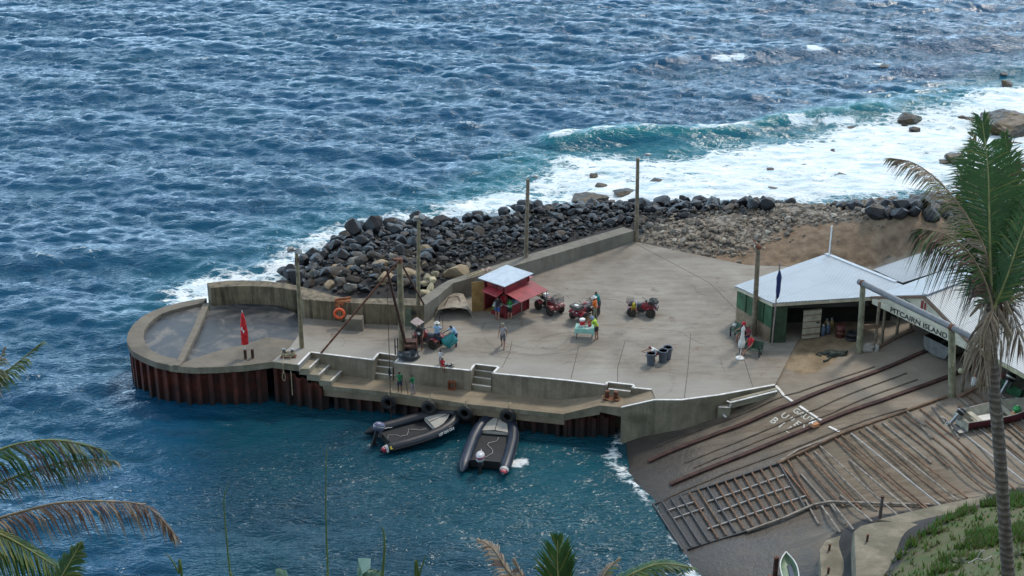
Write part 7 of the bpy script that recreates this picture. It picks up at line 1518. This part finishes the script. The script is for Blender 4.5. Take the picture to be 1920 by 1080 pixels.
frond([pR(1866, 578), pR(1900, 530, .2), pR(1950, 500, .2), pR(2010, 520, .2), pR(2060, 580, .2)], bell(1.3), [L_d, L_p], pt, 6, drop=1.2, stem=M_rachd, dens=44, ragged=.2, mixp=(.7,))
frond([pR(1860, 560, .6), pR(1858, 460, 1), pR(1850, 360, 1.4), pR(1838, 290, 1.8), pR(1822, 250, 2.0)], bell(.75), [L_d, L_g], pt, 7, drop=.3, plane=cam_dir, dens=24, ragged=.2, mixp=(.6,))
m = MB(); m.tube([pR(1868, 610), pR(1888, 570), pR(1905, 556), pR(1926, 548)], [.06, .05, .04, .02], 8); m.build('flower_spathe', M_rachd, pt, world=True)
for a_ in range(2): frond([pR(1862, 580, -.2), pR(1848 + a_ * 8, 600, -.5), pR(1838 + a_ * 6, 640, -.6), pR(1840 + a_ * 10, 720, -.5)], bell(.55), [L_d, L_p], pt, 12 + a_, drop=1.3, stem=M_rachd, dens=20, ragged=.3, mixp=(.8,))
frond([pR(1864, 578, -.3), pR(1888, 520, -.5), pR(1915, 440, -.6), pR(1945, 370, -.6), pR(1985, 330, -.6)], bell(1.2), [L_g, L_y], pt, 8, drop=.55, dens=46, ragged=.06, mixp=(.9,))
frond([pR(1861, 575, .8), pR(1845, 500, 1.2), pR(1822, 400, 1.6), pR(1812, 320, 2.0), pR(1822, 262, 2.2)], bell(.9), [L_g, L_d], pt, 9, drop=.6, dens=40, ragged=.15, mixp=(.7,))
frond([pR(1864, 578, .4), pR(1880, 560, .2), pR(1900, 590, .1), pR(1915, 650, .1)], bell(.8), [L_d, L_p], pt, 10, drop=1.2, stem=M_rachd, dens=36, ragged=.2, mixp=(.6,))
# ---- left palm
DL = 30.0
pL = lambda x, y, dd=0: PD(x, y, DL + dd)
base = pL(-130, 1300); root = Vector((base.x, base.y, min(G(base.x, base.y), base.z) - .2))
pl2 = thing('coconut_palm', 'coconut palm off the left edge reaching in with arching fronds', 'palm tree', root)
m = MB(); m.tube([root, pL(-130, 1300), pL(-125, 1100), pL(-120, 960)], [.22, .18, .16, .17], 12); m.build('trunk', M_ptr, pl2, world=True)
frond([pL(-120, 960), pL(-60, 880), pL(0, 843), pL(70, 826), pL(130, 828), pL(190, 842)], bell(1.0), [L_g, L_p], pl2, 21, drop=.95, dens=34, ragged=.05, mixp=(.72,), lw=.03)
frond([pL(-120, 960), pL(-40, 925, .3), pL(30, 893, .3), pL(110, 868, .3), pL(170, 862, .3), pL(216, 864, .3)], bell(.55), [L_g, L_d], pl2, 22, drop=.85, dens=30, ragged=.12, mixp=(.45,), lw=.03)
frond([pL(-120, 965, -.4), pL(-40, 980, -.5), pL(30, 962, -.5), pL(110, 943, -.5), pL(200, 940, -.5), pL(275, 950, -.5), pL(326, 1000, -.5)], bell(.72), [L_p, L_d], pl2, 23, drop=1.0, stem=M_rachd, dens=32, ragged=.12, mixp=(.5,), lw=.03)
frond([pL(-120, 970, -.8), pL(-50, 985, -1), pL(10, 1006, -1), pL(70, 1040, -1), pL(140, 1085, -1)], bell(.9), [L_y, L_g], pl2, 24, drop=.9, dens=36, ragged=.04, mixp=(.4,), lw=.032)
frond([pL(-120, 955, .5), pL(-70, 800, .8), pL(-25, 720, 1), pL(20, 690, 1), pL(78, 642, 1)], bell(.62), [L_g, L_y], pl2, 25, drop=.55, dens=34, ragged=.08, mixp=(.5,), lw=.03)
frond([pL(-120, 950, .5), pL(-75, 850, .8), pL(-40, 760, .8), pL(-5, 690, .8), pL(8, 652, .8)], bell(.5), [L_d, L_g], pl2, 26, drop=.9, stem=M_rachd, dens=24, ragged=.25, mixp=(.7,))
frond([pL(60, 1180, -1.5), pL(105, 1100, -1.5), pL(128, 1060, -1.5), pL(150, 1022, -1.5)], bell(.48), [L_g, L_y], pl2, 27, drop=.3, plane=cam_dir, dens=40, ragged=.06, mixp=(.8,))
# ---- low palm at the bottom edge
DB = 27.0
pB = lambda x, y, dd=0: PD(x, y, DB + dd)
base = pB(1080, 1330); root = Vector((base.x, base.y, min(G(base.x, base.y), base.z) - .2))
pb = thing('young_palm', 'young palm crown rising from the bottom edge left of the ramp', 'palm tree', root)
m = MB(); m.tube([root, pB(1080, 1250), pB(1080, 1170)], [.2, .16, .14], 12); m.build('trunk', M_ptr, pb, world=True)
frond([pB(1080, 1170), pB(1055, 1120), pB(1046, 1070), pB(1046, 1012)], bell(.62), [L_g, L_y], pb, 31, drop=-.1, plane=cam_dir, dens=50, ragged=.02, mixp=(.9,), lw=.04)
frond([pB(1080, 1170), pB(1110, 1130), pB(1170, 1085), pB(1235, 1058), pB(1298, 1064)], bell(.55), [L_g, L_y], pb, 32, drop=.35, dens=44, ragged=.04, mixp=(.85,))
frond([pB(1080, 1170), pB(1000, 1120), pB(955, 1075), pB(925, 1030), pB(900, 1012)], bell(.42), [L_d, L_p], pb, 33, drop=.45, stem=M_rachd, dens=36, ragged=.15, mixp=(.8,))
frond([pB(1080, 1170), pB(1020, 1130), pB(985, 1090), pB(965, 1050)], bell(.36), [L_d, L_p], pb, 34, drop=.6, stem=M_rachd, dens=34, ragged=.2, mixp=(.7,))
frond([pB(1080, 1170), pB(1110, 1120), pB(1135, 1075), pB(1160, 1048)], bell(.30), [L_d, L_y], pb, 35, drop=.3, stem=M_rachd, dens=34, ragged=.15, mixp=(.8,))
# ---- blades close to the camera
def blades(name, label, cat_, px, d, blist, mat, group=None):
    b0 = PD(px, 1250, d); root = Vector((b0.x, b0.y, min(b0.z, G(b0.x, b0.y)))); o = thing(name, label, cat_, root, 0, group)
    for pts, w0 in blist:
        q = [root + (PD(px, 1250, d) - root) * .0] + [PD(x, y, d) for x, y in pts]; 
        def cat(t):
            k = len(q) - 1; s = min(t * k, k - 1e-6); i = int(s); f = s - i; p0 = q[max(i - 1, 0)]; p1 = q[i]; p2 = q[i + 1]; p3 = q[min(i + 2, k)]
            return .5 * ((2 * p1) + (p2 - p0) * f + (2 * p0 - 5 * p1 + 4 * p2 - p3) * f * f + (3 * p1 - p0 - 3 * p2 + p3) * f ** 3)
        m = MB(); rows = []
        for i in range(31): t = i / 30; p = cat(t); w_ = w0 * (1 - t) ** .6 + .0008; rows.append([p + Vector((-w_, 0, 0)), p + Vector((0, -w_ * .5, 0)), p + Vector((w_, 0, 0)), p + Vector((0, w_ * .3, 0)), p + Vector((-w_, 0, 0))])
        m.sheet(rows); m.build('blade', mat, o, world=True)
    return o
G_b = leafmat('blade_green', (.11, .16, .04), (.05, .09, .025)); G_r = leafmat('blade_purple', (.11, .05, .04), (.05, .03, .02)); G_a = leafmat('agave', (.16, .27, .20), (.09, .18, .13))
blades('grass_blade', 'tallest thin grass blade standing in the water view at bottom centre left', 'grass', 622, 7, [([(618, 1150), (615, 1080), (611, 960), (612, 835)], .006)], G_b)
blades('grass_blade', 'grass blade with a dark purple upper half at the lower left', 'grass', 445, 7, [([(440, 1150), (432, 1080), (424, 1000), (420, 935), (430, 905)], .005)], G_b)
blades('grass_blade', 'short grass blade with a curled dry tip right of the tallest one', 'grass', 712, 7, [([(714, 1150), (717, 1080), (721, 1030), (719, 996), (712, 986)], .008)], G_b)
blades('grass_blade', 'short pointed grass blade leaning right at the bottom edge', 'grass', 775, 7, [([(780, 1120), (786, 1080), (798, 1041)], .008)], G_b)
blades('grass_blade', 'thin yellow grass blade leaning left at the bottom left', 'grass', 350, 7, [([(345, 1120), (335, 1075), (318, 1045), (306, 1036)], .006)], G_b)
o = blades('agave', 'grey green agave with a folded broad leaf at the bottom edge', 'plant', 690, 6, [([(690, 1150), (684, 1090), (676, 1055)], .04), ([(700, 1150), (705, 1095), (690, 1062)], .03), ([(540, 1150), (536, 1090), (534, 1068)], .02)], G_a)
m = MB(); q = [PD(668, 1100, 6), PD(671, 1049, 6), PD(695, 1050, 5.95), PD(694, 1066, 5.9), PD(680, 1076, 5.9), PD(680, 1100, 6)]; m._add(q, [(0, 1, 4, 5), (1, 2, 3, 4)]); q2 = [v + Vector((0, .01, .0)) for v in q]; m._add(q2, [(5, 4, 1, 0), (4, 3, 2, 1)]); m.build('folded_leaf', G_a, o, world=True)
# ---- concrete abutments, piles, wreck of a boat cover
M_ab = concrete('abutment_concrete', (.30, .275, .215), (.17, .155, .115), sc_=.5, moss=((.07, .065, .04), .6), streak=.0)
def abut(poly, z0, z1, name, label):
    b = MB(); pl = P2(poly, z1); n = len(pl); c = sum(pl, Vector()) / n; top = [p.lerp(c, .04) for p in pl]; b._add([Vector((p.x, p.y, z1)) for p in top], [list(range(n))]); b.f = [f[::-1] for f in b.f] if sum(top[i].x * top[(i + 1) % n].y - top[(i + 1) % n].x * top[i].y for i in range(n)) < 0 else b.f
    lo_ = [Vector((p.x, p.y, z0)) for p in pl]; md = [Vector((p.x, p.y, z1 - .25)) for p in pl]; tp_ = [Vector((p.x, p.y, z1)) for p in top]
    for i in range(n): j = (i + 1) % n; b._add([lo_[i], lo_[j], md[j], md[i], tp_[j], tp_[i]], [(0, 1, 2, 3), (3, 2, 4, 5)])
    tag(b.build(name, M_ab, smooth=False), label, 'block')
abut([(1536,1030),(1548,1012),(1575,1003),(1596,1008),(1600,1100),(1540,1100)], .0, 2.1, 'abutment', 'smaller lower concrete abutment with rusty stubs at the bottom of the ramp')
abut([(1599,995),(1612,985),(1640,978),(1690,975),(1740,985),(1752,1010),(1700,1050),(1700,1110),(1604,1110)], .5, 3.55, 'abutment', 'larger rounded pale concrete abutment between the ramp and the grassy bank')
abut([(1640,975),(1700,960),(1790,940),(1850,928),(1860,945),(1800,965),(1745,990),(1690,980)], 1.5, 3.35, 'ramp_kerb', 'broken pale concrete kerb along the top of the slatted ramp')
for px, py, z, h_, lab in ((1452, 1085, 1.0, 1.25, 'tall rusty steel pile on the wet concrete at the bottom edge'), (1441, 1110, 1.0, .9, 'shorter rusty steel pile just left of the tall one'), (1554, 1032, 2.1, .32, 'rusty stub sticking out of the lower abutment top'), (1552, 1075, 2.1, .3, 'lower rusty stub on the lower abutment'), (1625, 1015, 3.55, .35, 'orange rust stub on the larger abutment')):
    o = thing('steel_pile' if h_ > .5 else 'steel_stub', lab, 'pile', P(px, py, z)); m = MB(); m.tube([(0, 0, -.3), (.03, 0, h_)], .13 if h_ > .5 else .06, 10); m.build('shaft', M_rustd, o); m = MB(); m.lathe([(.14 if h_ > .5 else .07, 0), (.14 if h_ > .5 else .07, .04), (.001, .05)], (.03, 0, h_), 10); m.build('cap', M_rust, o)
o = thing('skiff', 'pale rimmed skiff with green and blue inside at the bottom edge', 'boat', P(1484, 1105, 1.2), R(88)); hull(2.6, .95, .38, [M_cream, pm('skiff_green', (.20, .30, .20), .5), M_white], o, bowrise=.12, thick=.08); m = MB(); m.box((1.2, -.12, .2), (1.3, .22, .03)); m.build('bottom_board', pm('skiff_blue', (.03, .06, .12), .5), o)
o = thing('rock_lump', 'pale rock at the edge of the grass on the bank', 'rock', PG(1696, 1037), 0); m = MB(); me = K_gry[0]; m.T = Matrix.Diagonal((.38, .3, .25, 1)); m._add([v.co for v in me.vertices], [tuple(p_.vertices) for p_ in me.polygons]); m.T = None; m.build('stone', M_grey, o)
# ---- bank vegetation: ground cover
gm = MB(); rg = random.Random(77); N = 0
XS = np.array([rg.uniform(15, 34) for _ in range(30000)]); YS = np.array([rg.uniform(48, 76) for _ in range(30000)]); DG = sdf(XS, YS, GRASS); ZG = gh(XS, YS)
for x, y, d, z in zip(XS, YS, DG, ZG):
    if d < -.6: continue
    cl_ = mnoise.noise(Vector((x * .35, y * .35, 0))) + .5 * mnoise.noise(Vector((x * 1.1, y * 1.1, 3)))
    if cl_ < .13 and rg.random() > .08: continue
    z += .0
    for k in range(4):
        a = rg.uniform(0, 6.28); l = rg.uniform(.12, .36) * (1 + max(0, cl_)); t = Vector((x + math.cos(a) * l * .6, y + math.sin(a) * l * .6, z + l)); w_ = Vector((-math.sin(a), math.cos(a), 0)) * rg.uniform(.03, .07); p = Vector((x, y, z - .03)); gm._add([p - w_, p + w_, t], [(0, 1, 2)], 0 if rg.random() < .75 else 1)
    N += 1
L_gr = leafmat('bank_green', (.10, .20, .03), (.045, .11, .015)); L_dr = leafmat('bank_straw', (.24, .19, .10), (.12, .09, .05), .8)
tag(gm.build('bank_grass', [L_gr, L_dr], smooth=False), 'green grass and creeping plants covering the bank at lower right', 'grass', kind='stuff')
def rosette(px, py, s, label):
    p = PG(px, py); o = thing('spiky_plant', label, 'plant', p); m = MB(); rq = random.Random(px)
    for i in range(34): a = rq.uniform(0, 6.28); e = rq.uniform(.2, 1.2); l = s * rq.uniform(.6, 1); t = Vector((math.cos(a) * l * math.cos(e), math.sin(a) * l * math.cos(e), l * math.sin(e))); w_ = Vector((-math.sin(a), math.cos(a), 0)) * .03; m._add([-w_, w_, t * .5 + w_ + Vector((0, 0, .08)), t * .5 - w_ + Vector((0, 0, .08)), t], [(0, 1, 2, 3), (3, 2, 4)])
    m.build('leaves', leafmat('spiky', (.20, .22, .13), (.09, .11, .06)) if 'spiky' not in bpy.data.materials else bpy.data.materials['spiky'], o, smooth=False)
rosette(1812, 1020, .55, 'pale spiky rosette plant in the middle of the bank'); rosette(1850, 945, .7, 'dark green bushy plant at the top of the bank behind the palm trunk'); rosette(1800, 1060, .6, 'spiky plant at the bottom edge left of the palm trunk'); rosette(1905, 1045, .7, 'dry leafy plant right of the palm trunk at the bottom')
o = thing('dead_branch', 'bleached dead branch lying on the bank left of the palm trunk', 'branch', PG(1840, 1060)); m = MB(); m.tube([(-.6, 0, .1), (-.2, .1, .3), (.1, 0, .25), (.5, .2, .35)], .035, 6); m.tube([(-.2, .1, .3), (-.05, .2, .6), (.1, .15, .7)], .025, 6); m.build('branch', pm('bleached_wood', (.42, .38, .35), .8), o)
